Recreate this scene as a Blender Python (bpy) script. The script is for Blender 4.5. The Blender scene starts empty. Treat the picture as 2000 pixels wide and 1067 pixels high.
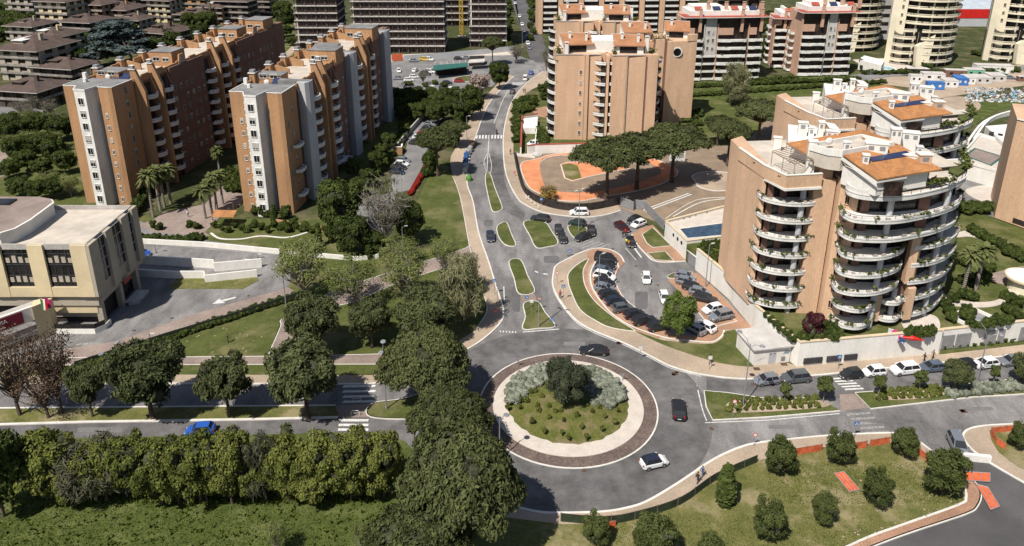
import bpy, math, random
from mathutils import Vector, Matrix, noise
from mathutils.geometry import tessellate_polygon
R = math.radians
SC = bpy.context.scene
COL = SC.collection
rnd = random.Random(7)

# ---------------- camera, sky, sun, exposure ----------------
CAM_H = 72.0
cd = bpy.data.cameras.new("camera"); cam = bpy.data.objects.new("camera", cd); COL.objects.link(cam)
cam.location = (0, 0, CAM_H); cam.rotation_euler = (R(70), 0, 0)
cd.sensor_width = 36; cd.lens = 27.0; cd.shift_y = -0.10825; cd.clip_start = 1; cd.clip_end = 4000
SC.camera = cam
w = bpy.data.worlds.new("World"); SC.world = w; w.use_nodes = True
nt = w.node_tree; bg = nt.nodes['Background']
sky = nt.nodes.new('ShaderNodeTexSky'); sky.sky_type = 'NISHITA'; sky.sun_disc = False
sky.sun_elevation = R(55); sky.sun_rotation = R(216.9)
nt.links.new(sky.outputs[0], bg.inputs[0]); bg.inputs[1].default_value = 0.068
sd = bpy.data.lights.new("sun", 'SUN'); sun = bpy.data.objects.new("sun", sd); COL.objects.link(sun)
sd.energy = 4.9; sd.angle = R(0.5); sd.color = (1.0, 0.95, 0.87)
sun.rotation_euler = (R(35), 0, R(-36.9)); sun.location = (0, 0, 200)
SC.view_settings.view_transform = 'Standard'; SC.view_settings.look = 'None'
SC.view_settings.exposure = 0.42; SC.view_settings.gamma = 1

# ---------------- geometry helpers ----------------
_c, _s = math.cos(R(20)), math.sin(R(20))
def G(x, y, z=0.0):
    """photo pixel -> the point of the horizontal plane at height z that it shows"""
    a = (x - 1000) / 1500; b = (y - 317) / 1500
    t = (z - CAM_H) / (-_s - b * _c)
    return Vector((a * t, (_c - b * _s) * t, z))
def G2(p, z=0.0):
    v = G(p[0], p[1], z); return (v.x, v.y)
def prj(X, Y, Z):
    z = Z - CAM_H; zc = Y * _c - z * _s
    return (1000 + 1500 * X / zc, 317 - 1500 * (Y * _s + z * _c) / zc)
def zat(X, Y, y):
    lo, hi = -5.0, 71.0
    for i in range(40):
        m = (lo + hi) / 2
        if prj(X, Y, m)[1] > y: lo = m
        else: hi = m
    return lo
def cr(pts, n=5, closed=True):
    out = []; N = len(pts)
    for i in range(N if closed else N - 1):
        if closed: p = [pts[(i + k - 1) % N] for k in range(4)]
        else: p = [pts[max(0, min(N - 1, i + k - 1))] for k in range(4)]
        for j in range(n):
            t = j / n
            out.append(tuple(0.5 * (2 * p[1][d] + (p[2][d] - p[0][d]) * t + (2 * p[0][d] - 5 * p[1][d] + 4 * p[2][d] - p[3][d]) * t * t
                       + (3 * p[1][d] - p[0][d] - 3 * p[2][d] + p[3][d]) * t ** 3) for d in (0, 1)))
    if not closed: out.append(tuple(pts[-1]))
    return out
def area2(p): return sum(p[i][0] * p[(i + 1) % len(p)][1] - p[(i + 1) % len(p)][0] * p[i][1] for i in range(len(p))) / 2
def ccw(p): return list(p) if area2(p) > 0 else list(reversed(p))

class MB:
    def __init__(s): s.v = []; s.f = []; s.m = []
    def add(s, vs, fs, mi=0):
        o = len(s.v); s.v += [tuple(v) for v in vs]; s.f += [tuple(i + o for i in f) for f in fs]; s.m += [mi] * len(fs); return s
    def poly(s, pts, mi=0): return s.add(pts, [tuple(range(len(pts)))], mi)
    def flat(s, p2, z, mi=0):
        p2 = ccw(p2); tr = tessellate_polygon([[Vector((a, b, 0)) for a, b in p2]])
        fs = []
        for t in tr:
            q = [p2[i] for i in t]; fs.append(t if area2(q) > 0 else t[::-1])
        return s.add([(a, b, z) for a, b in p2], fs, mi)
    def prism(s, p2, z0, z1, mi=0, mtop=None, bottom=False):
        p2 = ccw(p2); n = len(p2)
        s.add([(a, b, z0) for a, b in p2] + [(a, b, z1) for a, b in p2], [(i, (i + 1) % n, n + (i + 1) % n, n + i) for i in range(n)], mi)
        s.flat(p2, z1, mi if mtop is None else mtop)
        if bottom:
            k = len(s.f); s.flat(p2, z0, mi)
            for i in range(k, len(s.f)): s.f[i] = s.f[i][::-1]
        return s
    def box(s, x0, y0, z0, x1, y1, z1, mi=0):
        x0, x1 = min(x0, x1), max(x0, x1); y0, y1 = min(y0, y1), max(y0, y1); z0, z1 = min(z0, z1), max(z0, z1)
        return s.prism([(x0, y0), (x1, y0), (x1, y1), (x0, y1)], z0, z1, mi, bottom=True)
    def wall(s, p, q, z0, z1, t, mi=0, off=0.0):
        p = Vector(p[:2]); q = Vector(q[:2]); d = (q - p).normalized(); n = Vector((-d.y, d.x))
        a = n * (off + t / 2); b = n * (off - t / 2)
        return s.prism([tuple(p + a), tuple(p + b), tuple(q + b), tuple(q + a)], z0, z1, mi, bottom=True)
    def ribbon(s, path, w, z0, z1, mi=0, closed=False, off=0.0):
        P = [Vector(p[:2]) for p in path]; n = len(P); L = []; Rr = []
        for i in range(n):
            a = P[(i - 1) % n] if (closed or i) else P[i]; b = P[(i + 1) % n] if (closed or i < n - 1) else P[i]
            d = (b - a); d = d.normalized() if d.length > 1e-6 else Vector((1, 0)); nn = Vector((-d.y, d.x))
            L.append(P[i] + nn * (off + w / 2)); Rr.append(P[i] + nn * (off - w / 2))
        vs = [(v.x, v.y, z0) for v in L] + [(v.x, v.y, z1) for v in L] + [(v.x, v.y, z1) for v in Rr] + [(v.x, v.y, z0) for v in Rr]
        fs = []
        for i in range(n if closed else n - 1):
            j = (i + 1) % n
            fs += [(i, n + i, n + j, j), (n + i, 2 * n + i, 2 * n + j, n + j), (2 * n + i, 3 * n + i, 3 * n + j, 2 * n + j)]
        if not closed: fs += [(0, 3 * n, 2 * n, n), (n - 1, 2 * n - 1, 3 * n - 1, 4 * n - 1)]
        return s.add(vs, fs, mi)
    def tube(s, pts, r, n=6, mi=0, cap=True):
        P = [Vector(p) for p in pts]; rr = r if isinstance(r, (list, tuple)) else [r] * len(P); vs = []
        for i, p in enumerate(P):
            d = (P[min(i + 1, len(P) - 1)] - P[max(i - 1, 0)]).normalized()
            u = d.cross(Vector((0.13, 0.31, 1)) if abs(d.z) < .9 else Vector((1, 0.2, 0))).normalized(); v = d.cross(u)
            for k in range(n):
                a = 2 * math.pi * k / n; vs.append(p + (u * math.cos(a) + v * math.sin(a)) * rr[i])
        fs = [(i * n + k, i * n + (k + 1) % n, (i + 1) * n + (k + 1) % n, (i + 1) * n + k) for i in range(len(P) - 1) for k in range(n)]
        if cap: fs += [tuple(range(n))[::-1], tuple((len(P) - 1) * n + k for k in range(n))]
        return s.add(vs, fs, mi)
    def cyl(s, c, r, z0, z1, n=12, mi=0, r2=None):
        r2 = r if r2 is None else r2
        a = [(c[0] + r * math.cos(2 * math.pi * k / n), c[1] + r * math.sin(2 * math.pi * k / n), z0) for k in range(n)]
        b = [(c[0] + r2 * math.cos(2 * math.pi * k / n), c[1] + r2 * math.sin(2 * math.pi * k / n), z1) for k in range(n)]
        return s.add(a + b, [(k, (k + 1) % n, n + (k + 1) % n, n + k) for k in range(n)] + [tuple(range(n))[::-1], tuple(n + k for k in range(n))], mi)
    def ball(s, c, r, mi=0, seg=10, rings=6, jit=0.0, rd=rnd):
        rx, ry, rz = r if isinstance(r, (list, tuple)) else (r, r, r); vs = []
        for i in range(rings + 1):
            t = math.pi * i / rings
            for k in range(seg):
                a = 2 * math.pi * k / seg; j = 1 + rd.uniform(-jit, jit)
                vs.append((c[0] + rx * math.sin(t) * math.cos(a) * j, c[1] + ry * math.sin(t) * math.sin(a) * j, c[2] + rz * math.cos(t) * j))
        fs = [(i * seg + k, (i + 1) * seg + k, (i + 1) * seg + (k + 1) % seg, i * seg + (k + 1) % seg) for i in range(rings) for k in range(seg)]
        return s.add(vs, fs, mi)
    def build(s, name, mats, parent=None, smooth=False, world=True):
        me = bpy.data.meshes.new(name)
        v = s.v
        if parent is not None and world:
            mi = INV[parent.name]; v = [tuple(mi @ Vector(q)) for q in v]
        me.from_pydata(v, [], s.f)
        for m in (mats if isinstance(mats, (list, tuple)) else [mats]): me.materials.append(m)
        if s.m and max(s.m): me.polygons.foreach_set('material_index', s.m)
        if smooth: me.polygons.foreach_set('use_smooth', [True] * len(s.f))
        me.update()
        o = bpy.data.objects.new(name, me); COL.objects.link(o); o.parent = parent
        return o
INV = {}; KIDS = {}
def thing(name, label, cat, loc=(0, 0, 0), rz=0.0, group=None):
    o = bpy.data.objects.new(name, None); COL.objects.link(o); o.location = loc; o.rotation_euler = (0, 0, rz)
    o.empty_display_size = 0.5
    INV[o.name] = (Matrix.Translation(Vector(loc)) @ Matrix.Rotation(rz, 4, 'Z')).inverted()
    o['label'] = label; o['category'] = cat
    if group: o['group'] = group
    return o
def sub(mb, name, mats, part, root, smooth=False):
    """a sub-part: child of a part (parts sit at their root's origin)"""
    o = mb.build(name, mats, root, smooth); o.parent = part; return o
def struct(mb, name, m, smooth=False, kind='structure', label=None, cat=None):
    o = mb.build(name, m, None, smooth); o['kind'] = kind
    if label: o['label'] = label
    if cat: o['category'] = cat
    return o
def tag(o, label, cat, group=None, kind=None):
    o['label'] = label; o['category'] = cat
    if group: o['group'] = group
    if kind: o['kind'] = kind
    return o
def kids(o):
    k = KIDS.get(o.name)
    if k is None: k = KIDS[o.name] = list(o.children)
    return k
def dup(root, loc, rz=0.0, scale=(1, 1, 1), label=None, group=None, swap=None):
    """copy of a thing with copies of its parts and sub-parts; swap = {material name: material}"""
    def one(o, par):
        c = o.copy(); COL.objects.link(c)
        if par is not None: c.parent = par
        if swap and o.type == 'MESH':
            for i, sl in enumerate(o.material_slots):
                if sl.material and sl.material.name in swap:
                    c.material_slots[i].link = 'OBJECT'; c.material_slots[i].material = swap[sl.material.name]
        for ch in kids(o): one(ch, c)
        return c
    r = one(root, None); r.location = loc; r.rotation_euler = (0, 0, rz); r.scale = scale
    INV[r.name] = (Matrix.Translation(Vector(loc)) @ Matrix.Rotation(rz, 4, 'Z')).inverted()
    if label: r['label'] = label
    if group: r['group'] = group
    return r

# ---------------- materials ----------------
def mat(name, c, rough=0.85, var=0.18, sc=1.5, fine=0.12, fsc=14.0, c2=None, bump=0.0, metal=0.0, spec=0.3, stretch=(1, 1, 1), big=0.0):
    """colour broken up by two sizes of noise (dirt, wear, grain)"""
    m = bpy.data.materials.new(name); m.use_nodes = True; N = m.node_tree.nodes; L = m.node_tree.links
    b = N['Principled BSDF']; b.inputs['Roughness'].default_value = rough; b.inputs['Metallic'].default_value = metal
    b.inputs['Specular IOR Level'].default_value = spec
    tc = N.new('ShaderNodeTexCoord'); mp = N.new('ShaderNodeMapping'); mp.inputs['Scale'].default_value = stretch
    L.new(tc.outputs['Object'], mp.inputs[0])
    n1 = N.new('ShaderNodeTexNoise'); n1.inputs['Scale'].default_value = sc * 0.3; n1.inputs['Detail'].default_value = 6; n1.inputs['Roughness'].default_value = .65
    n2 = N.new('ShaderNodeTexNoise'); n2.inputs['Scale'].default_value = fsc; n2.inputs['Detail'].default_value = 3
    L.new(mp.outputs[0], n1.inputs[0]); L.new(mp.outputs[0], n2.inputs[0])
    r = N.new('ShaderNodeValToRGB'); r.color_ramp.elements[0].position = 0.34; r.color_ramp.elements[1].position = 0.66
    d = c2 if c2 else tuple(x * (1 - 2 * var) for x in c)
    r.color_ramp.elements[0].color = (*d, 1); r.color_ramp.elements[1].color = (*(c if c2 else tuple(min(1, x * (1 + var)) for x in c)), 1)
    L.new(n1.outputs[0], r.inputs[0])
    mx = N.new('ShaderNodeMix'); mx.data_type = 'RGBA'; mx.blend_type = 'MULTIPLY'; mx.inputs[0].default_value = 1
    r2 = N.new('ShaderNodeMapRange'); r2.inputs[1].default_value = .3; r2.inputs[2].default_value = .7; r2.inputs[3].default_value = 1 - fine * 2; r2.inputs[4].default_value = 1 + fine
    L.new(n2.outputs[0], r2.inputs[0]); L.new(r.outputs[0], mx.inputs[6]); L.new(r2.outputs[0], mx.inputs[7])
    last = mx.outputs[2]
    if big:
        n3 = N.new('ShaderNodeTexNoise'); n3.inputs['Scale'].default_value = 0.045; n3.inputs['Detail'].default_value = 4
        L.new(tc.outputs['Object'], n3.inputs[0])
        r3 = N.new('ShaderNodeMapRange'); r3.inputs[1].default_value = .35; r3.inputs[2].default_value = .65; r3.inputs[3].default_value = 1 - big; r3.inputs[4].default_value = 1 + big * .6
        m3 = N.new('ShaderNodeMix'); m3.data_type = 'RGBA'; m3.blend_type = 'MULTIPLY'; m3.inputs[0].default_value = 1
        L.new(n3.outputs[0], r3.inputs[0]); L.new(last, m3.inputs[6]); L.new(r3.outputs[0], m3.inputs[7]); last = m3.outputs[2]
    L.new(last, b.inputs['Base Color'])
    if bump:
        bp = N.new('ShaderNodeBump'); bp.inputs['Strength'].default_value = bump; bp.inputs['Distance'].default_value = .1
        L.new(n2.outputs[0], bp.inputs['Height']); L.new(bp.outputs[0], b.inputs['Normal'])
    return m
def courses(m, axis_scale, depth=0.12, tint=(0.9, 0.9, 0.9), axis='z'):
    """horizontal courses (brick rows, roof tiles) laid into a material's own colour"""
    N = m.node_tree.nodes; L = m.node_tree.links; b = N['Principled BSDF']; src = b.inputs['Base Color'].links[0].from_socket
    wv = N.new('ShaderNodeTexWave'); wv.bands_direction = axis.upper(); wv.inputs['Scale'].default_value = axis_scale; wv.inputs['Distortion'].default_value = .6
    wv.inputs['Detail'].default_value = 2
    tc = N.new('ShaderNodeTexCoord'); L.new(tc.outputs['Object'], wv.inputs[0])
    mr = N.new('ShaderNodeMapRange'); mr.inputs[3].default_value = 1 - depth; mr.inputs[4].default_value = 1
    mx = N.new('ShaderNodeMix'); mx.data_type = 'RGBA'; mx.blend_type = 'MULTIPLY'; mx.inputs[0].default_value = 1
    L.new(wv.outputs[1] if len(wv.outputs) > 1 else wv.outputs[0], mr.inputs[0]); L.new(src, mx.inputs[6]); L.new(mr.outputs[0], mx.inputs[7]); L.new(mx.outputs[2], b.inputs['Base Color'])
    return m
def leafmat(name, dark, light, trans=0.25):
    m = bpy.data.materials.new(name); m.use_nodes = True; N = m.node_tree.nodes; L = m.node_tree.links
    N.remove(N['Principled BSDF']); out = N['Material Output']
    ge = N.new('ShaderNodeNewGeometry'); oi = N.new('ShaderNodeObjectInfo'); tc = N.new('ShaderNodeTexCoord')
    nz = N.new('ShaderNodeTexNoise'); nz.inputs['Scale'].default_value = 0.7; nz.inputs['Detail'].default_value = 3; L.new(tc.outputs['Object'], nz.inputs[0])
    a = N.new('ShaderNodeMath'); a.operation = 'MULTIPLY'; a.inputs[1].default_value = .45; L.new(ge.outputs['Random Per Island'], a.inputs[0])
    b = N.new('ShaderNodeMath'); b.operation = 'MULTIPLY_ADD'; b.inputs[1].default_value = .9; L.new(nz.outputs[0], b.inputs[0]); L.new(a.outputs[0], b.inputs[2])
    c = N.new('ShaderNodeMath'); c.operation = 'MULTIPLY_ADD'; c.inputs[1].default_value = .3; L.new(oi.outputs['Random'], c.inputs[0]); L.new(b.outputs[0], c.inputs[2])
    r = N.new('ShaderNodeValToRGB'); r.color_ramp.elements[0].position = .42; r.color_ramp.elements[0].color = (*dark, 1)
    r.color_ramp.elements[1].position = 1.15 if False else 1.0; r.color_ramp.elements[1].color = (*light, 1); L.new(c.outputs[0], r.inputs[0])
    df = N.new('ShaderNodeBsdfDiffuse'); tr = N.new('ShaderNodeBsdfTranslucent'); mx = N.new('ShaderNodeMixShader'); mx.inputs[0].default_value = trans
    L.new(r.outputs[0], df.inputs[0]); L.new(r.outputs[0], tr.inputs[0]); L.new(df.outputs[0], mx.inputs[1]); L.new(tr.outputs[0], mx.inputs[2]); L.new(mx.outputs[0], out.inputs[0])
    return m
def grassmat(name, a, b, c, sc=1.0):
    """three-tone turf: green, dry and worn patches"""
    m = mat(name, a, .95, c2=b, sc=sc, fine=.28, fsc=9, spec=.1, bump=.5)
    N = m.node_tree.nodes; L = m.node_tree.links; bs = N['Principled BSDF']; src = bs.inputs['Base Color'].links[0].from_socket
    n = N.new('ShaderNodeTexNoise'); n.inputs['Scale'].default_value = .12 * sc; n.inputs['Detail'].default_value = 8; n.inputs['Roughness'].default_value = .7
    tc = N.new('ShaderNodeTexCoord'); L.new(tc.outputs['Object'], n.inputs[0])
    r = N.new('ShaderNodeMapRange'); r.inputs[1].default_value = .5; r.inputs[2].default_value = .62; L.new(n.outputs[0], r.inputs[0])
    mx = N.new('ShaderNodeMix'); mx.data_type = 'RGBA'; mx.inputs[7].default_value = (*c, 1)
    k = N.new('ShaderNodeMath'); k.operation = 'MULTIPLY'; k.inputs[1].default_value = .7; L.new(r.outputs[0], k.inputs[0])
    L.new(k.outputs[0], mx.inputs[0]); L.new(src, mx.inputs[6]); L.new(mx.outputs[2], bs.inputs['Base Color'])
    return m
M = {}
M['asphalt'] = mat('asphalt', (.205, .194, .189), .9, .2, 1.1, .15, 8, big=.28, stretch=(1, .35, 1))
M['asphalt_dark'] = mat('asphalt_dark', (.098, .093, .093), .9, .12, .5, .10, 8, big=.2)
M['asphalt_mid'] = mat('asphalt_mid', (.138, .131, .129), .9, .20, 1.1, .15, 8, big=.28)
M['asphalt_pale'] = mat('asphalt_pale', (.20, .192, .188), .9, .12, .6, .10, 8, big=.18)
M['pave'] = mat('pave', (.37, .29, .215), .9, .08, .6, .12, 6, big=.12)
M['pave_pink'] = mat('pave_pink', (.36, .21, .135), .9, .1, .8, .14, 5, big=.1)
M['pave_brown'] = mat('pave_brown', (.27, .21, .18), .9, .12, .8, .14, 5, big=.1)
M['cobble'] = mat('cobble', (.165, .122, .102), .9, .18, 1.5, .25, 5, c2=(.10, .074, .064))
M['gravel'] = mat('gravel', (.52, .46, .40), .95, .06, 2, .12, 9)
M['kerb'] = mat('kerb', (.60, .57, .52), .85, .08, 2, .08)
M['paint'] = mat('road_paint', (.62, .61, .58), .8, .12, 6, .16, 5)
M['paint_old'] = mat('road_paint_old', (.36, .34, .31), .85, .2, 8, .25, 5, c2=(.17, .165, .165))
M['earth'] = mat('earth', (.28, .205, .145), .95, .12, .8, .18, 5, c2=(.19, .145, .105), bump=.4)
M['scrub'] = grassmat('scrub', (.075, .085, .03), (.04, .05, .018), (.14, .115, .07))
M['grass'] = grassmat('grass', (.105, .118, .036), (.064, .078, .022), (.165, .145, .072))
M['grass_wild'] = grassmat('grass_wild', (.092, .112, .030), (.050, .070, .017), (.125, .135, .05), 2.2)
M['grass_dry'] = grassmat('grass_dry', (.165, .155, .055), (.10, .108, .032), (.27, .22, .13), 1.4)
M['island'] = grassmat('island_turf', (.14, .13, .042), (.075, .098, .02), (.19, .145, .085), 3)
M['orange_floor'] = mat('orange_floor', (.58, .23, .11), .9, .1, 1.2, .08, big=.1)
M['white'] = mat('white_render', (.70, .67, .62), .85, .06, 1.2, .05, 6, big=.05, stretch=(1.4, 1.4, .3))
M['cream_cap'] = mat('cream_coping', (.58, .47, .32), .85, .06, 1)
M['water'] = mat('pool_cover', (.05, .085, .13), .35, .3, 4, .2, spec=.5)
# ---------------- the ground, roads and pavements ----------------
def sheet(name, pts, m, z, smooth=True, n=5, skirt=0.25, closed=True):
    p = cr(pts, n) if smooth else pts
    return struct(MB().prism([G2(q) for q in p], z - skirt, z, 0), name, M[m])
def kerb(pts, closed=False, smooth=True, wd=.28, z=.15, n=5):
    p = [G2(q) for q in (cr(pts, n, closed) if smooth else pts)]
    return struct(MB().ribbon(p, wd, -.1, z, 0, closed), 'kerb', M['kerb'])
def stripe(path, wd=.14, z=.016, m='paint', smooth=True, closed=False):
    p = [G2(q) for q in (cr(path, 6, closed) if smooth else path)]
    n = len(p); mb = MB().ribbon(p, wd, z - .01, z, 0, closed)
    return struct(mb, 'road_marking', M[m])
def bars(a, b, wv, n, frac=.5, m='paint', z=.016):
    """zebra: n bars from a to b (pixels), each reaching along the pixel vector wv"""
    mb = MB()
    for i in range(n):
        t0 = i / n; t1 = (i + frac) / n
        q = [(a[0] + (b[0] - a[0]) * t + wv[0] * k, a[1] + (b[1] - a[1]) * t + wv[1] * k) for t, k in ((t0, 0), (t1, 0), (t1, 1), (t0, 1))]
        mb.prism([G2(p) for p in q], z - .008, z)
    return struct(mb, 'road_marking', M[m])

struct(MB().prism([(-1500, -100), (1500, -100), (1500, 1800), (-1500, 1800)], -3, -.02), 'ground', M['scrub'])
# asphalt under the whole junction
sheet('road', [(-160, 745), (0, 750), (360, 750), (640, 752), (760, 735), (860, 690), (930, 640), (905, 480), (880, 340), (905, 300), (940, 200), (985, 150), (1020, 120), (1075, 118),
               (1090, 150), (1030, 170), (1002, 220), (998, 330), (1050, 395), (1140, 412), (1205, 405), (1245, 420), (1300, 480), (1345, 515), (1480, 640), (1480, 740), (2120, 680), (2120, 830), (1900, 835), (2000, 940),
               (2100, 1000), (2100, 1180), (1750, 1150), (1500, 1000), (1300, 1030), (1050, 1040), (900, 1000), (760, 870), (300, 870), (-160, 875)], 'asphalt', 0.0, smooth=False)
# darker newer carriageways
C0 = (8.19, 93.66)
def ringpts(r, n=72, c=C0, a0=0, a1=360): return [(c[0] + r * math.cos(R(a0 + (a1 - a0) * k / n)), c[1] + r * math.sin(R(a0 + (a1 - a0) * k / n))) for k in range(n)]
struct(MB().prism(ringpts(20.6, 96), -.2, .006), 'road', M['asphalt_mid'])
sheet('road', [(920, 330), (948, 330), (985, 412), (1020, 432), (1026, 418), (1000, 392), (985, 355), (982, 310), (960, 305)], 'asphalt_mid', .004, False)
sheet('road', [(-160, 818), (300, 816), (560, 812), (800, 812), (800, 870), (400, 875), (-160, 880)], 'asphalt_mid', .007, False)
sheet('road', [(1380, 720), (1500, 742), (1700, 727), (2120, 680), (2120, 745), (2000, 745), (1650, 778), (1500, 780), (1380, 762)], 'asphalt_mid', .007, False)
sheet('road', [(1800, 892), (1830, 890), (1905, 888), (1960, 905), (2100, 985), (2200, 1200), (1500, 1200), (1600, 1090), (1760, 1045), (1880, 1010), (1912, 985), (1890, 945)], 'asphalt_dark', .008, False)
sheet('road', [(1004, 0), (1030, 0), (1052, 60), (1068, 112), (1075, 122), (1038, 122), (1030, 100), (1018, 60), (1003, -30)], 'asphalt_dark', .006, False)
struct(MB().prism([G2(p) for p in [(985, -40), (1022, -40), (1075, 122), (1038, 122)]], -.1, .004), 'road', M['asphalt_dark'])
# ------------ roundabout ------------
struct(MB().prism(ringpts(13.1), -.1, .10), 'kerb', M['kerb'])
struct(MB().prism(ringpts(12.88), -.1, .105), 'cobbled_ring', M['cobble'])
struct(MB().prism(ringpts(11.0), -.1, .20), 'gravel_ring', M['gravel'])
isl = MB(); rr = [8.85, 7.5, 5.5, 3, .01]; hh = [.22, .45, .75, 1.0, 1.05]; n = 64; vs = []; wob = [1 + .012 * math.sin(k * 1.7) + .01 * math.sin(k * 3.1) for k in range(n)]
for r_, h_ in zip(rr, hh): vs += [(C0[0] + r_ * wob[k] * math.cos(2 * math.pi * k / n), C0[1] + .3 + r_ * wob[k] * math.sin(2 * math.pi * k / n), h_) for k in range(n)]
isl.add(vs, [(i * n + k, i * n + (k + 1) % n, (i + 1) * n + (k + 1) % n, (i + 1) * n + k) for i in range(4) for k in range(n)])
struct(isl, 'roundabout_island', M['island'], True)
# ------------ pavement north of the roundabout and round the car park ------------
outer = [(1219, 513), (1211, 500), (1192, 489), (1166, 486), (1140, 492), (1114, 504), (1087, 519), (1081, 534), (1080, 560), (1095, 590), (1125, 626), (1162, 648), (1219, 671), (1275, 699), (1312, 717), (1369, 732), (1454, 741), (1580, 735), (1780, 715), (2000, 693), (2120, 680)]
noses = [(1470, 641), (1414, 646), (1410, 657), (1391, 669), (1350, 667), (1297, 660), (1237, 640), (1200, 618), (1180, 598), (1166, 579), (1157, 563), (1153, 545), (1155, 529), (1167, 508), (1186, 498), (1203, 508), (1208, 524)]
oc = cr(outer, 5, False)
nc = cr(noses[1:], 5, False)
sheet('pavement', oc + [(2120, 640), (1829, 688), (1556, 716), (1500, 700), (1470, 641)] + nc, 'pave', .12, False)
kerb(outer); kerb(noses[1:])
stripe([(x, y + 3.2) for x, y in outer[7:16]], .12)
sheet('pavement', [(1208, 524), (1219, 513), (1211, 500), (1192, 489), (1166, 486), (1150, 490), (1146, 512), (1155, 516), (1167, 503), (1186, 494), (1203, 503)], 'pave_pink', .124)
sheet('lawn', [(1149, 507), (1125, 520), (1110, 537), (1110, 552), (1114, 567), (1132, 605), (1162, 627), (1192, 641), (1234, 648), (1237, 645), (1200, 622), (1162, 590), (1143, 560), (1139, 530)], 'grass', .16)
kerb([(1149, 507), (1125, 520), (1110, 537), (1110, 552), (1114, 567), (1132, 605), (1162, 627), (1192, 641), (1234, 648), (1237, 645), (1200, 622), (1162, 590), (1143, 560), (1139, 530)], True, wd=.16, z=.175)
struct(MB().ribbon([G2(p) for p in cr([(1152, 512), (1143, 530), (1147, 560), (1166, 590), (1203, 622), (1240, 643), (1290, 660)], 5, False)], .9, .05, .13), 'pavement', M['pave_pink'])
sheet('lawn', [(1240, 648), (1290, 665), (1310, 668), (1350, 672), (1391, 673), (1412, 661), (1417, 649), (1466, 643), (1462, 660), (1475, 712), (1455, 717), (1420, 713), (1387, 706), (1320, 684), (1280, 668)], 'grass', .16, True, 3)
# parking bays (brick) and the lane between them
sheet('parking_bays', [(1208, 524), (1186, 498), (1160, 515), (1153, 545), (1166, 579), (1200, 618), (1250, 645), (1297, 660), (1350, 667), (1391, 669), (1412, 655), (1470, 641), (1392, 560), (1362, 533), (1310, 536), (1300, 548), (1260, 560)], 'pave_pink', .010, False)
sheet('road', [(1208, 524), (1201, 540), (1202, 552), (1219, 582), (1256, 612), (1285, 640), (1320, 656), (1370, 655), (1384, 635), (1365, 612), (1342, 590), (1324, 567), (1304, 547), (1318, 540), (1352, 534), (1345, 512), (1300, 512), (1250, 490), (1230, 480), (1215, 500)], 'asphalt', .016, False)
kerb([(1204, 530), (1201, 540), (1202, 552), (1219, 582), (1256, 612), (1275, 628)], wd=.15, z=.03)
kerb([(1365, 612), (1384, 635), (1392, 640), (1440, 628), (1428, 622)], wd=.15, z=.14, smooth=False)
sheet('lawn', [(1304, 543), (1312, 536), (1330, 532), (1352, 533), (1340, 540), (1320, 544)], 'grass', .15)
kerb([(1304, 543), (1312, 536), (1330, 532), (1352, 533), (1340, 540), (1320, 544)], True, wd=.2)
# island right of the lane
is4 = [(1234, 459), (1245, 479), (1260, 496), (1275, 509), (1297, 513), (1339, 511), (1318, 486), (1275, 440), (1250, 447)]
sheet('pavement', is4, 'pave_pink', .12, False); kerb(is4[:6])
for q in ([(1254, 459), (1275, 446), (1311, 481), (1275, 485), (1263, 476)], [(1264, 496), (1299, 492), (1316, 511), (1279, 509)]):
    sheet('lawn', q, 'grass', .16, False); kerb(q, True, False, .18, .17)
# medians
MED = [[(950, 339), (957, 341), (966, 368), (979, 402), (978, 411), (964, 414), (958, 400), (949, 358)], [(971, 446), (978, 438), (989, 436), (998, 458), (1006, 480), (988, 479), (975, 464)],
       [(995, 512), (1016, 509), (1030, 540), (1043, 571), (1014, 574), (1005, 545)], [(1024, 594), (1050, 591), (1064, 612), (1083, 638), (1052, 642), (1022, 643), (1027, 620)],
       [(1024, 434), (1062, 435), (1076, 452), (1089, 476), (1068, 483), (1048, 484), (1036, 462)], [(1110, 443), (1138, 443), (1146, 451), (1136, 459), (1121, 464)],
       [(1376, 765), (1420, 769), (1500, 781), (1600, 779), (1640, 803), (1500, 815), (1392, 821), (1380, 795)],
       [(1671, 769), (1850, 756), (2120, 728), (2120, 763), (1900, 776), (1700, 799)]]
for i, q in enumerate(MED):
    p = cr(q, 4) if i < 6 else q
    c = (sum(a[0] for a in q) / len(q), sum(a[1] for a in q) / len(q))
    struct(MB().prism([G2(a) for a in p], -.1, .16), 'lawn', M['grass'])
    kerb(p, True, False, .34, .15)
sheet('pavement', [(1640, 771), (1672, 769), (1695, 797), (1642, 803)], 'pave_brown', .03, False)
for a, b in (((1014, 580), (1044, 588)), ((975, 425), (985, 433))): pass
sheet('pavement', [(1015, 577), (1044, 574), (1049, 589), (1021, 592)], 'pave_brown', .10, False)
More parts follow.
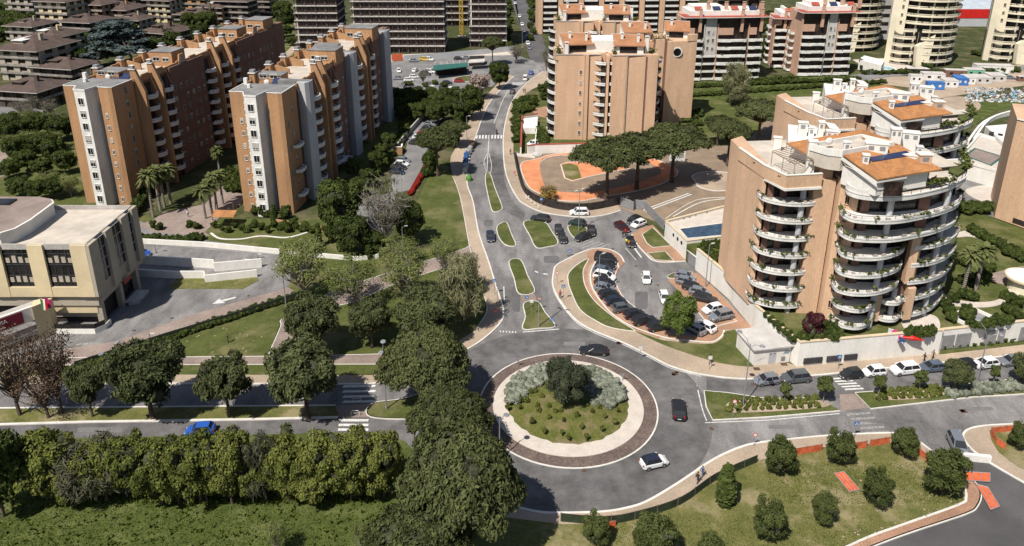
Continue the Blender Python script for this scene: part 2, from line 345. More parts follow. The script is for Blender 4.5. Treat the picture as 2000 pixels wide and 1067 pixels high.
# bottom pavement (south side) and the park
bot = [(985, 985), (1040, 999), (1076, 1003), (1177, 1001), (1235, 991), (1269, 978), (1315, 951), (1353, 926), (1376, 910), (1413, 889), (1463, 870), (1526, 861), (1618, 852), (1735, 847), (1770, 850), (1794, 863), (1827, 888), (1850, 905)]
botb = [(1868, 920), (1845, 912), (1800, 888), (1770, 868), (1735, 866), (1618, 874), (1550, 885), (1475, 903), (1395, 940), (1330, 985), (1250, 1012), (1180, 1024), (1100, 1026), (985, 1012)]
sheet('pavement', cr(bot, 4, False) + cr(botb, 4, False), 'pave', .12, False); kerb(bot)
stripe([(x - 1, y - 3) for x, y in bot[1:12]], .12)
park = [(700, 1200), (930, 1040), (985, 1012), (1100, 1026), (1180, 1024), (1250, 1012), (1330, 985), (1395, 940), (1475, 903), (1550, 885), (1618, 874), (1735, 866), (1770, 868), (1800, 888), (1850, 920), (1888, 948), (1900, 968), (1885, 986), (1750, 1032), (1640, 1070), (1500, 1140), (1400, 1200)]
sheet('lawn', park, 'grass_dry', .14, False)
ob = [(1868, 915), (1900, 940), (1915, 965), (1908, 990), (1885, 1005), (1780, 1040), (1700, 1070), (1560, 1130)]
oi_ = [(1540, 1125), (1680, 1058), (1760, 1028), (1872, 988), (1886, 975), (1884, 958), (1868, 930)]
sheet('pavement', cr(ob, 4, False) + cr(oi_, 4, False), 'pave_pink', .15, False); kerb(ob); kerb(oi_, z=.2)
# right-hand corner pavement
rc = [(2120, 818), (2000, 828), (1930, 832), (1896, 838), (1882, 848), (1884, 862), (1905, 885), (1950, 915), (2040, 965), (2120, 1000)]
sheet('pavement', cr(rc, 4, False), 'pave', .12, False); kerb(rc)
sheet('lawn', [(1932, 842), (2120, 830), (2120, 960), (1990, 915), (1950, 885), (1936, 862)], 'grass_dry', .15, False)
# west side: meadow, median strip, paths, lawns
sheet('meadow', [(-300, 862), (0, 860), (400, 852), (735, 845), (790, 862), (840, 915), (905, 965), (985, 1012), (930, 1040), (700, 1200), (-300, 1250)], 'grass_wild', .10, False)
sheet('lawn', [(-200, 802), (0, 800), (300, 797), (655, 794), (662, 815), (300, 823), (-200, 831)], 'grass_dry', .14, False)
kerb([(-200, 832), (0, 830), (172, 825), (500, 820), (660, 816)], smooth=False, wd=.4); kerb([(-200, 800), (300, 796), (655, 793)], smooth=False, wd=.3)
sheet('pavement', [(655, 794), (727, 789), (724, 816), (662, 815)], 'pave_brown', .08, False)
sheet('lawn', [(727, 790), (785, 781), (850, 762), (880, 770), (850, 800), (815, 818), (724, 815)], 'grass', .15); kerb([(727, 790), (785, 781), (850, 762), (880, 770), (850, 800), (815, 818), (724, 815)], True)
wk = [(-200, 752), (300, 750), (640, 751), (740, 749), (795, 739), (850, 715), (916, 681), (950, 658), (978, 630), (983, 606), (969, 560), (954, 511), (935, 455), (924, 395), (912, 356), (918, 302), (931, 262), (951, 210), (981, 172), (1004, 150)]
wb = [(990, 145), (968, 168), (935, 205), (915, 240), (902, 262), (890, 290), (880, 310), (884, 345), (899, 387), (916, 477), (922, 500), (939, 560), (949, 590), (950, 612), (931, 642), (905, 661), (850, 690), (780, 722), (740, 733), (640, 734), (300, 733), (-200, 735)]
sheet('pavement', cr(wk, 4, False) + cr(wb, 4, False), 'pave', .12, False); kerb(wk)
struct(MB().ribbon([G2(p) for p in cr(wb[7:15], 4, False)], .14, .1, .17), 'kerb', M['kerb'])
sheet('lawn', [(-200, 735), (300, 733), (640, 734), (740, 733), (780, 722), (850, 690), (880, 676), (850, 700), (760, 713), (300, 714), (-200, 716)], 'grass', .14, False)
sheet('path', [(-200, 716), (300, 714), (760, 713), (870, 697), (860, 690), (590, 697), (340, 699), (-200, 702)], 'pave_brown', .15, False)
kerb([(-200, 716), (300, 714), (760, 713)], smooth=False, wd=.14, z=.17); kerb([(-200, 702), (340, 699), (590, 697), (860, 690)], smooth=False, wd=.14, z=.17)
pu = [(920, 482), (875, 498), (819, 515), (740, 540), (660, 567), (612, 590), (552, 624), (548, 640), (523, 698)]
pl = [(590, 698), (600, 640), (635, 606), (695, 590), (762, 560), (849, 530), (927, 508)]
sheet('path', cr(pu, 4, False) + cr(pl, 4, False), 'pave_brown', .14, False); kerb(pu, wd=.14, z=.17); kerb(pl, wd=.14, z=.17)
sheet('lawn', [(590, 697), (600, 640), (635, 606), (695, 590), (762, 560), (849, 530), (927, 508), (939, 560), (949, 590), (950, 612), (931, 642), (905, 661), (860, 690)], 'grass', .13, False)
sheet('lawn', [(545, 640), (523, 698), (340, 699), (100, 701), (150, 716), (337, 657), (600, 575), (612, 585), (552, 624)], 'grass', .13, False)
sheet('lawn', [(886, 345), (899, 387), (916, 477), (905, 488), (875, 498), (819, 515), (740, 540), (660, 567), (612, 590), (560, 560), (620, 520), (740, 500), (800, 425), (835, 350), (850, 300)], 'grass', .13, False)
sheet('verge', [(566, 562), (375, 615), (225, 668), (0, 700), (-200, 722), (-200, 745), (100, 735), (150, 718), (337, 658), (600, 576), (620, 560)], 'pave_brown', .05, False)
M['gravel_grey'] = M['pave_brown']
sheet('driveway', [(240, 470), (277, 477), (547, 500), (562, 512), (568, 530), (566, 564), (375, 616), (225, 669), (0, 702), (-250, 725), (-250, 600)], 'asphalt', .02, False)
sheet('lawn', [(345, 545), (503, 543), (506, 548), (474, 565), (330, 565)], 'grass_dry', .1, False)
# playground and earth
sheet('bare_earth', [(1005, 298), (1135, 292), (1300, 300), (1390, 215), (1560, 190), (1560, 400), (1420, 470), (1300, 440), (1205, 405), (1142, 410), (1055, 396), (1017, 360)], 'earth', .03, False)
pg = [(1017, 322), (1045, 312), (1087, 301), (1135, 300), (1250, 305), (1320, 330), (1312, 350), (1260, 370), (1170, 387), (1130, 394), (1087, 391), (1050, 377), (1030, 362)]
sheet('playground_floor', pg, 'orange_floor', .08); kerb(pg, True, wd=.22, z=.16)
pi = [(1055, 317), (1080, 306), (1130, 305), (1240, 312), (1290, 332), (1275, 347), (1200, 368), (1130, 377), (1075, 372), (1062, 360)]
sheet('bare_earth', pi, 'earth', .10); kerb(pi[:4], wd=.2, z=.16)
p3 = [(1095, 322), (1108, 318), (1210, 316), (1230, 330), (1150, 346), (1118, 355), (1103, 349)]
sheet('playground_floor', p3, 'orange_floor', .115, False); kerb(p3, True, False, wd=.25, z=.18)
sheet('bare_earth', [(1097, 323), (1112, 320), (1128, 324), (1136, 348), (1118, 353), (1105, 348)], 'grass_dry', .13, False)
kerb([(1478 - 120, 355), (1352, 345), (1375, 337), (1420, 338), (1445, 347), (1445, 368), (1400, 374), (1365, 366)], True, wd=.3, z=.2)
sheet('bare_earth', [(1358, 355), (1352, 345), (1375, 337), (1420, 338), (1445, 347), (1445, 368), (1400, 374), (1365, 366)], 'pave', .1)
struct(MB().ribbon([G2(p) for p in [(1262, 415), (1350, 382)]], .35, 0, .3).ribbon([G2(p) for p in [(1258, 412), (1345, 380)]], .35, 0, .3), 'kerb', M['kerb'])
kerb([(1315, 424), (1370, 396), (1432, 388)], wd=.3); kerb([(1300, 428), (1360, 392), (1432, 386)], wd=.2)
sheet('pavement', cr([(994, 357), (1011, 388), (1025, 400), (1055, 414), (1092, 421), (1140, 425), (1180, 421), (1212, 412), (1205, 402)], 4, False) + cr([(1192, 402), (1142, 410), (1092, 407), (1055, 396), (1030, 380), (1017, 360), (1005, 307), (1003, 290), (1003, 235), (1012, 200), (1040, 175), (1075, 160), (1075, 140)], 4, False)
      + cr([(1060, 140), (1026, 165), (1000, 199), (989, 232), (983, 270), (985, 322)], 4, False), 'pave', .12, False)
kerb([(1060, 140), (1026, 165), (1000, 199), (989, 232), (983, 270), (985, 322), (994, 357), (1011, 388), (1025, 400), (1055, 414), (1092, 421), (1140, 425), (1180, 421), (1212, 412)])
# road markings
bars((930, 264), (984, 264), (-1, 7), 9, .55)
bars((1002, 161), (1026, 161), (-5, 5), 7, .5)
stripe([(1004, 165), (985, 190), (969, 230), (957, 262), (953, 300), (951, 335)], .16)
stripe([(951, 300), (945, 318), (947, 337)], .12); stripe([(955, 300), (960, 322), (958, 338)], .12)
stripe([(947, 318), (948, 335)], .5, m='paint_old', smooth=False)
bars((1104, 478), (1160, 492), (36, -13), 6, .55, 'paint_old', .02)
bars((1622, 739), (1655, 765), (-38, 3) if False else (36, -2), 5, .5, z=.02)
mbz = MB()
for k in range(6):
    y = 812 + k * 9 - 4; x = 1655 + k * 9
    mbz.prism([G2(p) for p in [(x - 2, y), (x + 44, y - 3), (x + 46, y + 1), (x, y + 4)]], 0, .014)
struct(mbz, 'road_marking', M['paint_old'])
mbz = MB()
for k in range(4):
    y = 819 + k * 9
    mbz.prism([G2(p) for p in [(663 - k, y), (720, y), (719, y + 4.5), (662 - k, y + 4.5)]], 0, .016)
for k in range(4):
    y = 753 + k * 10; mbz.prism([G2(p) for p in [(672, y), (735, y - 1), (732, y + 3), (668, y + 4)]], 0, .016)
struct(mbz, 'road_marking', M['paint'])
bars((1340 + 15, 727), (1360, 757), (4, 0), 8, .45, 'paint_old', .02)
bars((976, 646), (1012, 648), (0, 3), 6, .4, 'paint', .02)
bars((1006, 472), (1014, 506), (12, 0), 7, .4, 'paint_old', .014); bars((983, 560), (984, 590), (2, 0), 1, .9, 'paint', .014)
stripe([(1377, 826), (1500, 821), (1640, 808)], .14, smooth=False); stripe([(1363, 762), (1372, 800), (1380, 822)], .14)
stripe([(1021, 649), (1092, 643)], .22, smooth=False)
ar = MB()
for pts in ([(415, 594), (428, 584), (432, 587), (460, 580), (461, 582), (434, 590), (440, 592)], [(475, 505), (480, 508), (505, 509), (512, 512), (512, 510), (505, 507), (480, 506)], [(1237, 485), (1241, 490), (1252, 504), (1254, 503), (1243, 488), (1243, 485)]):
    ar.prism([G2(p) for p in pts], 0, .026)
struct(ar, 'road_marking', M['paint'])
stripe([(1222, 485), (1242, 508)], .12, smooth=False, z=.024)
for i in range(9):
    x = 150 + i * 13; 
    struct(MB().prism([G2(p) for p in [(x, 672 + i), (x + 34, 668 + i), (x + 30, 671 + i), (x - 4, 675 + i)]], 0, .025), 'road_marking', M['paint_old'])
# manhole covers and patches
M['iron'] = mat('rusty_iron', (.10, .06, .045), .8, .2, 6)
mc = MB()
for x, y in [(1141, 919), (1208, 670), (1322, 727), (1316, 732), (1278, 664), (1110, 500), (1285, 557), (1242, 520), (1197, 486), (1390, 838), (1445, 818), (1880, 803), (1470, 751), (1540, 757), (336, 622), (262, 646), (486, 578), (1336, 530), (980, 735)]:
    c = G(x, y); mc.cyl((c.x, c.y), .33, 0, .022, 10)
for x, y in [(1318, 730), (1881, 803), (1209, 671), (1478, 722), (1531, 713)]:
    c = G(x, y); mc.box(c.x - .5, c.y - .4, 0, c.x + .5, c.y + .4, .13 if y in (722, 713) else .022)
struct(mc, 'manhole_covers', M['iron'])

rp = random.Random(4)
M['patch_dark'] = mat('asphalt_patch_dark', (.118, .114, .116), .9, .12, .8, .14, 7); M['patch_pale'] = mat('asphalt_patch_pale', (.168, .162, .160), .9, .12, .8, .14, 7)
for (x0, y0, w_, h_, m) in [(925, 240, 44, 24, 'patch_dark'), (930, 320, 16, 40, 'patch_pale'), (1000, 560, 16, 50, 'patch_dark'), (1030, 520, 12, 44, 'patch_pale'), (945, 430, 18, 12, 'patch_dark'), (1062, 500, 30, 14, 'patch_dark'), (1180, 440, 34, 10, 'patch_pale'), (1060, 560, 10, 46, 'patch_pale'),
                            (1120, 940, 60, 10, 'patch_dark'), (1300, 830, 26, 34, 'patch_dark'), (1240, 570, 26, 34, 'patch_dark'), (1500, 830, 70, 8, 'patch_pale'), (1700, 820, 90, 7, 'patch_dark'), (1880, 795, 60, 7, 'patch_pale'), (960, 720, 30, 16, 'patch_dark'), (1100, 668, 44, 8, 'patch_pale'), (150, 835, 90, 10, 'patch_pale'), (470, 838, 60, 9, 'patch_dark'), (300, 600, 70, 14, 'patch_pale'), (450, 560, 40, 9, 'patch_dark')]:
    q = []
    for k in range(14):
        a = 6.2832 * k / 14; sg = lambda v: math.copysign(abs(v) ** .28, v); q.append((x0 + w_ / 2 + w_ / 2 * sg(math.cos(a)) * rp.uniform(.93, 1.03), y0 + h_ / 2 + h_ / 2 * sg(math.sin(a)) * rp.uniform(.93, 1.03)))
    struct(MB().flat([G2(p) for p in q], .0185 if y0 > 560 and x0 > 900 else .0185), 'road_patch', M[m])
# dark joint lines and cracks
ck = MB()
for k in range(46):
    x, y = [(rp.uniform(935, 985), rp.uniform(200, 420)), (rp.uniform(960, 1060), rp.uniform(440, 640)), (rp.uniform(1180, 1340), rp.uniform(490, 620)), (rp.uniform(1300, 1380), rp.uniform(720, 900)), (rp.uniform(1420, 1950), rp.uniform(800, 835)), (rp.uniform(980, 1300), rp.uniform(925, 990))][k % 6]
    P = [G2((x, y))]; a = rp.uniform(0, 6.28)
    for j in range(7): a += rp.gauss(0, .5); P.append((P[-1][0] + .7 * math.cos(a), P[-1][1] + .7 * math.sin(a)))
    ck.ribbon(P, .05, .015, .0215)
struct(ck, 'road_cracks', M['asphalt_dark'])
# ---------------- building materials ----------------
M['brick'] = courses(mat('orange_brick', (.42, .235, .12), .9, .10, .9, .12, 7, stretch=(1.6, 1.6, .22), big=.10), 1.55, .10)
M['peach'] = courses(mat('peach_brick', (.61, .40, .26), .9, .07, .9, .10, 7, stretch=(1.6, 1.6, .22), big=.09), 1.55, .07)
M['redbrick_shaded'] = courses(mat('red_brick_shaded', (.20, .11, .08), .9, .09, .6, .12, 7), 1.55, .12)  # red brick, darkened so its colour carries the slab sides' shade
M['grey'] = mat('grey_render', (.42, .42, .43), .85, .05, .7, .06, 8)
M['white2'] = mat('white_painted', (.66, .64, .60), .75, .09, 1.6, .07, 6, stretch=(1, 1, .3))
M['roofgrey'] = mat('roof_membrane', (.21, .205, .20), .9, .16, .9, .14, 5)
M['terrace'] = mat('terrace_floor', (.50, .44, .37), .9, .1, 1, .1)
M['glass'] = mat('dark_glass', (.022, .019, .020), .22, .4, 1.4, .2, 3, spec=.35)
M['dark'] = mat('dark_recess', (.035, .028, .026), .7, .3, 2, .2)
M['brownglass'] = mat('brown_glazing', (.045, .028, .024), .4, .4, 1.5, .3, 2, spec=.3)
M['shutter'] = mat('shutter', (.40, .37, .33), .7, .1, 3)
M['metal'] = mat('grey_metal', (.30, .30, .31), .5, .1, 3, metal=.3)
M['darkmetal'] = mat('dark_metal', (.05, .05, .055), .5, .2, 3)
M['tile'] = courses(mat('orange_tile', (.44, .20, .078), .85, .14, 1.6, .18, 6), 2.2, .20, axis='y')
M['tile2'] = courses(mat('terracotta_tile', (.38, .18, .09), .85, .1, 1.2, .12, 8), 2.2, .16, axis='y')
M['browntile'] = courses(mat('brown_tile', (.10, .07, .058), .9, .14, 1.2, .16, 6), 1.8, .14, axis='y')
M['redroof'] = mat('red_metal_roof', (.36, .075, .05), .7, .12, 1)
M['cream'] = mat('cream_render', (.68, .61, .46), .85, .05, .6, .05, 6, big=.05)
M['ochre'] = mat('ochre_render', (.60, .49, .31), .85, .07, .5, .06, 6, big=.08)
M['tan'] = mat('tan_render', (.38, .33, .26), .85, .06, .6, .08, 6)
M['concrete'] = mat('concrete', (.42, .39, .36), .9, .12, .9, .14, 5)
M['raw'] = mat('raw_brickwork', (.085, .058, .05), .95, .2, 2.0, .25, 3)
M['solar'] = mat('solar_panel', (.03, .04, .09), .25, .1, 3, spec=.6)
M['plantleaf'] = leafmat('balcony_plants', (.03, .045, .012), (.11, .13, .035))
M['bandgrey'] = mat('weathered_band', (.30, .27, .24), .9, .2, 1, .2, 4); M['wood'] = mat('wood', (.20, .11, .06), .8, .15, 4)

M['planterbox'] = mat('planter_box', (.42, .36, .30), .8, .15, 5)
M['red'] = mat('red_paint', (.55, .02, .015), .5, .08, 2)
M['metalroof'] = mat('pale_metal_roof', (.42, .46, .50), .5, .08, 1)
M['teal'] = mat('teal_paint', (.03, .12, .10), .7, .1, 2)
M['turq'] = mat('turquoise_water', (.12, .42, .48), .15, .1, 3, spec=.5)
M['netting'] = mat('orange_netting', (.60, .13, .05), .8, .15, 4, .3, 12)
M['mesh'] = mat('green_mesh', (.035, .05, .025), .9, .2, 3, .3, 10)
def win_mb(w=1.0, h=1.3, fr=.07, d=.10, sill=True, blind=0):
    """window on the local plane y=0 facing -y: projecting frame round a recessed dark pane"""
    mb = MB()
    mb.box(-w / 2, -.012, 0, w / 2, .03, h, 1)
    for a in ((-w / 2 - fr, -d, -fr, -w / 2, .05, h + fr), (w / 2, -d, -fr, w / 2 + fr, .05, h + fr), (-w / 2, -d, h, w / 2, .05, h + fr), (-w / 2, -d - (.06 if sill else 0), -fr, w / 2, .05, 0)): mb.box(*a, 0)
    mb.box(-.03, -.05, 0, .03, .02, h, 0)
    if blind: mb.box(-w / 2 + .02, -.06, h * (1 - blind), w / 2 - .02, -.02, h, 2)
    return mb
def put(o, parent, loc, rz=0.0):
    """copy of a part (with its sub-parts) at another place of the same thing"""
    c = o.copy(); COL.objects.link(c); c.parent = parent; c.location = loc; c.rotation_euler = (0, 0, rz)
    for ch in list(o.children):
        d = ch.copy(); COL.objects.link(d); d.parent = c; d.location = ch.location
    return c
def wins(root, spots, w=.9, h=1.3, frame='white2', pane='glass', name='window'):
    """spots = list of ((x, y, z), rz)"""
    o = {}
    for i, (loc, rz) in enumerate(spots[:100]):
        b = (0, .45, 0, 0, .8, .3, 0)[(i * 5 + i // 7) % 7]
        if b not in o:
            o[b] = win_mb(w, h, blind=b).build(name, [M[frame], M[pane], M['shutter']], root, world=False); o[b].location = loc; o[b].rotation_euler = (0, 0, rz)
        else: put(o[b], root, loc, rz)
def part(root, name, mb, mats, smooth=False):
    return mb.build(name, [M[x] for x in (mats if isinstance(mats, (list, tuple)) else [mats])], root, smooth, world=False)
def plants(mb, path, z, n, h=.45, w=.4, rd=rnd, mi=0):
    """tufts of small leaves along a path"""
    for i in range(n):
        k = rd.random() * (len(path) - 1.001); a = path[int(k)]; b = path[int(k) + 1]; t = k % 1
        cx, cy = a[0] + (b[0] - a[0]) * t, a[1] + (b[1] - a[1]) * t; hh = h * rd.uniform(.5, 1.3)
        for j in range(14):
            x = cx + rd.gauss(0, w * .5); y = cy + rd.gauss(0, w * .4); zz = z + rd.random() * hh; s = rd.uniform(.08, .18)
            a1 = rd.uniform(0, 6.28); d = Vector((math.cos(a1), math.sin(a1), rd.uniform(-.5, .9))) * s; e = d.cross(Vector((rd.uniform(-1, 1), rd.uniform(-1, 1), 1))).normalized() * s
            p = Vector((x, y, zz)); mb.add([p - d - e, p + d - e, p + d + e, p - d + e], [(0, 1, 2, 3)], mi)
    return mb
def balcony(root, path, z, depth_pts, kind='white', band=.62, rail=1.05, white='white2', railmat='darkmetal', posts=1.4, plant=0, lip=True, name='balcony'):
    """slab with a rounded white fascia following path, and a railing above it (sub-part); path + depth_pts close the floor"""
    mb = MB(); mb.prism(list(path) + list(depth_pts), z, z + .25, 0, bottom=True)
    mb.ribbon(path, .16, z - .02, z + band * .55, 0)
    if lip: mb.ribbon(path, .30, z + band * .62, z + band, 0)
    else: mb.ribbon(path, .16, z + band * .55, z + band, 0)
    o = part(root, name, mb, white)
    if rail:
        r = MB(); pz = z + rail + band * .3
        P3 = [(p[0], p[1], pz) for p in path]; r.tube(P3, .035, 4)
        r.tube([(p[0], p[1], pz - .3) for p in path], .02, 3, cap=False)
        acc = 0
        for i in range(len(path) - 1):
            a = Vector(path[i]); b = Vector(path[i + 1]); acc += (b - a).length
            if acc > posts: acc = 0; r.box(b.x - .025, b.y - .025, z + band, b.x + .025, b.y + .025, pz)
        q = r.build('railing', M[railmat], root, world=False); q.parent = o
        if rail >= 1.0:
            rp_ = MB(); n_ = len(path)
            for i in range(1, n_ - 2, 2):
                if (i * 7 + int(z)) % 3: rp_.ribbon([path[i], path[i + 1]], .28, z + band - .02, z + band + .26)
            if rp_.v: q = rp_.build('planter_box', M['planterbox'], root, world=False); q.parent = o; q['kind'] = 'stuff'; del q['kind']
    if plant:
        pl = plants(MB(), path, z + band + .05, plant); q = pl.build('planter_greenery', M['plantleaf'], root, world=False); q.parent = o
    return o
def chimney(mb, x, y, z, h=2.2, w=.9, mi=0, cap=1, lv=2):
    mb.box(x - w / 2, y - w / 2, z, x + w / 2, y + w / 2, z + h, mi)
    mb.box(x - w / 2 + .12, y - w / 2 + .12, z + h, x + w / 2 - .12, y + w / 2 - .12, z + h + .35, lv)
    mb.box(x - w / 2 - .08, y - w / 2 - .08, z + h + .35, x + w / 2 + .08, y + w / 2 + .08, z + h + .47, cap)

# ================= the two long orange-brick slabs, west =================
def arc(x0, x1, y, bulge, n=7):
    return [(x0 + (x1 - x0) * i / n, y - bulge * math.sin(math.pi * i / n)) for i in range(n + 1)]
def side_bal(root, y0, y1, zs, x=12.4, out=2.6, plant=0):
    """rounded balconies on the slab's east side"""
    dz = []
    n = 6
    path = [(x + out * math.sin(math.pi * (i + .6) / (n + 1.2)) ** .6, y0 + (y1 - y0) * i / n) for i in range(n + 1)]
    first = None
    for z in zs:
        if first is None: first = balcony(root, path, z, [(x - 1.5, y1), (x - 1.5, y0)], band=1.0, rail=.9, plant=plant)
        else: put(first, root, (0, 0, z - zs[0]))
    first.location = (0, 0, 0)
def front_module(root, H, dark_windows_left):
    mb = MB(); mb.prism([(0, 0), (3.2, 0), (3.2, 4), (0, 4)], 0, H, 0).prism([(8.7, 0), (11.2, -.25), (12.1, 0), (12.1, 7.7), (8.7, 7.7)], 0, H, 0)
    mb.prism([(0, 4), (8.7, 4), (8.7, 7.7), (0, 7.7)], 0, H - .01, 0)
    part(root, 'brick_wall', mb, 'brick')
    part(root, 'stair_bay', MB().prism([(3.2, .1), (4.5, -2.5), (7.3, -2.6), (8.0, 1.6), (8.7, 1.6), (8.7, 4), (3.2, 4)], 0, H - .3, 0), 'white2')
    sp = [((5.9, -2.58, z), R(-2)) for z in [1.6 + 2.95 * k for k in range(9)]]
    wins(root, sp, 1.25, 1.5); wins(root, [((3.85, -1.2, z), R(-63)) for z in [1.6 + 2.95 * k for k in range(9)]], .8, 1.5)
    sx = 2.2 if dark_windows_left else 9.9
    wins(root, [((sx, 0 if dark_windows_left else -.13, z), 0 if dark_windows_left else R(-5)) for z in [.9 + 2.95 * k for k in range(8)]], .55, 1.05)
    rf = MB().prism([(.2, .2), (3.2, .2), (4.6, -2.2), (7.2, -2.3), (8.1, 1.8), (8.8, .2), (11.9, .0), (11.9, 7.6), (.2, 7.6)], H - .25, H + .06, 0)
    part(root, 'flat_roof', rf, 'roofgrey')
    cp = MB().ribbon([(3.3, .0), (.05, .05), (.05, 7.5)], .22, H + .0, H + .18).ribbon([(8.6, 0), (11.2, -.2), (12.1, .05), (12.1, 7.7)], .22, H, H + .18).ribbon([(3.2, .1), (4.5, -2.5), (7.3, -2.6), (8.0, 1.6)], .22, H - .3, H + .1)
    cp.box(2.6, 3.4, H, 3.3, 4.1, H + .9); cp.box(.6, 6, H, 1.4, 6.8, H + 1.6)
    part(root, 'coping', cp, 'white2')
def slab(name, label, origin, ang, H, L, piers, stacks, fins, facades, boxes, leftwin, group):
    root = thing(name, label, 'apartment block', (origin[0], origin[1], 0), ang, group)
    front_module(root, H, leftwin)
    W = 12.2
    mb = MB(); mb.box(0, 7.7, 0, W - .4, L, H - 1.2, 0)
    for (a, b) in facades: mb.box(W - .4, a, 0, W + .55, b, H - .4, 1)
    mb.box(W - 1.5, L - 6, 0, W + .6, L, H + .2, 1)
    part(root, 'long_wall', mb, ['redbrick_shaded', 'redbrick_shaded'])  # darker brick on the side walls paints in their shade
    # west parapets, terraces
    part(root, 'roof_terrace', MB().box(.3, 7.8, H - 1.3, W - .6, L - .3, H - 1.1), 'terrace')
    pr = MB(); pw = MB()
    for k in range(int(L / 3)):
        y = 8 + k * 3
        if y > L - 3: break
        hh = (.9, 1.6, 1.0, 1.7, .8)[k % 5]; pr.box(W - .35, y, H - 1.2, W + .0, y + 2.9, H - .4 + hh * .5)
        pw.box(-.05, y, H - 1.2, .3, y + 2.9, H - .9 + hh)
    part(root, 'parapet', pr, 'brick'); part(root, 'parapet', pw, 'brick')
    # gable decorations (concentric arches) on the parapet
    for (a, b) in facades[:2]:
        ym = (a + b) / 2 - 1.5
        g = MB()
        g.add([(W + .3, ym - 1.6, H - .4), (W + .3, ym + 1.6, H - .4), (W + .3, ym + .9, H + 1.9), (W + .3, ym - .9, H + 1.9), (W - .1, ym - 1.6, H - .4), (W - .1, ym + 1.6, H - .4), (W - .1, ym + .9, H + 1.9), (W - .1, ym - .9, H + 1.9)],
              [(0, 1, 2, 3), (5, 4, 7, 6), (1, 5, 6, 2), (4, 0, 3, 7), (3, 2, 6, 7)], 0)
        for rr_, t in ((1.15, .12), (.75, .12), (.35, .12)):
            g.tube([(W + .34, ym + rr_ * math.cos(a_), H - .2 + rr_ * 1.5 * math.sin(a_)) for a_ in [math.pi * i / 8 for i in range(9)]], .07, 4, 1)
        part(root, 'arched_gable', g, ['brick', 'white2'])
    for (y0, y1) in piers:
        part(root, 'pier', MB().prism([(W - .3, y0 + 1.0), (W + 1.9, y0), (W + 2.6, y0 + .8), (W + 2.6, y1), (W - .3, y1)], 0, H + .4, 0), 'grey')
        part(root, 'flat_roof', MB().box(W - 5, y0 + 1.2, H - 1, W + 2.3, y1 - .2, H + .5), 'roofgrey')
    zs = [2.6 + 2.95 * k for k in range(8)]
    for (y0, y1) in stacks:
        side_bal(root, y0, y1, zs, W - .3)
        part(root, 'glazing', MB().box(W - .45, y0 + .3, 1, W - .3, y1 - .3, H - 2), 'dark')
    for i, y in enumerate(fins):
        part(root, 'fin_wall', MB().add([(W - .3, y, 0), (W + 2.3, y, 0), (W + 2.3, y, H - 3), (W + .4, y, H + 2.2), (W - .9, y, H + 2.2), (W - .9, y, 0),
             (W - .3, y + .8, 0), (W + 2.3, y + .8, 0), (W + 2.3, y + .8, H - 3), (W + .4, y + .8, H + 2.2), (W - .9, y + .8, H + 2.2), (W - .9, y + .8, 0)],
             [(5, 0, 1, 2, 3, 4), (11, 10, 9, 8, 7, 6), (1, 7, 8, 2), (2, 8, 9, 3), (3, 9, 10, 4), (4, 10, 11, 5)], 0), 'brick')
        c = MB(); c.box(W - 1.2, y - .2, H + 2.2, W + .5, y + 1.1, H + 2.35, 1); c.box(W - .8, y, H + 2.35, W + .1, y + .8, H + 3.1, 2); c.box(W - .9, y - .1, H + 3.1, W + .2, y + .9, H + 3.2, 1)
        part(root, 'chimney', c, ['brick', 'white2', 'metal'])
    cw = None
    for k in range(int(L / 9)):
        y = 11 + k * 9
        if y > L - 4: break
        c = MB(); c.box(-.4, y, H - 2, .9, y + 1.4, H + 1.5, 0); c.box(-.6, y - .2, H + 1.5, 1.1, y + 1.6, H + 1.65, 1); c.box(-.3, y + .1, H + 1.65, .8, y + 1.3, H + 2.3, 2)
        part(root, 'chimney', c, ['brick', 'white2', 'metal'])
        part(root, 'dividing_wall', MB().add([(-.1, y + 1.5, H - 1.2), (5, y + 1.5, H - 1.2), (5, y + 1.5, H + .3), (1.5, y + 1.5, H + 1.2), (-.1, y + 1.5, H + .2), (-.1, y + 1.9, H - 1.2), (5, y + 1.9, H - 1.2), (5, y + 1.9, H + .3), (1.5, y + 1.9, H + 1.2), (-.1, y + 1.9, H + .2)],
             [(0, 1, 2, 3, 4), (9, 8, 7, 6, 5), (1, 6, 7, 2), (2, 7, 8, 3), (3, 8, 9, 4), (4, 9, 5, 0)], 0), 'brick')
    for (x0, y0, x1, y1, h) in boxes:
        b = part(root, 'penthouse', MB().box(x0, y0, H - 1.2, x1, y1, H + h), 'brick')
        q = MB().box(x0 - .15, y0 - .15, H + h, x1 + .15, y1 + .15, H + h + .14).build('penthouse_roof', M['roofgrey'], root, world=False); q.parent = b
        wins(root, [((x0 + 1.6, y0, H + .3), 0), ((x0 + 4.2, y0, H + .3), 0)], 1.7, .9)
    sp = []
    for (a, b) in facades:
        n = max(2, int((b - a) / 2.4))
        for i in range(n):
            for k in range(8):
                if (i * 3 + k) % 5 == 4: continue
                sp.append(((W + .56, a + (b - a) * (i + .5) / n, 1.6 + 2.95 * k), R(90)))
    wins(root, sp[:100], .8, 1.25, frame='shutter', name='side_window')
    a = MB(); a.tube([(3, 10, H - 1), (3, 10, H + 2.6)], .04, 4)
    for k in range(5): a.tube([(2.5, 10, H + 1.6 + k * .22), (3.5, 10, H + 1.6 + k * .22)], .02, 3)
    part(root, 'aerial', a, 'metal')
    d = MB(); d.ball((4.5, 9.5, H - .1), (.7, .25, .7), 0, 10, 6); d.tube([(4.5, 9.8, H - 1.1), (4.5, 9.7, H)], .06, 4)
    part(root, 'satellite_dish', d, 'white2', True)
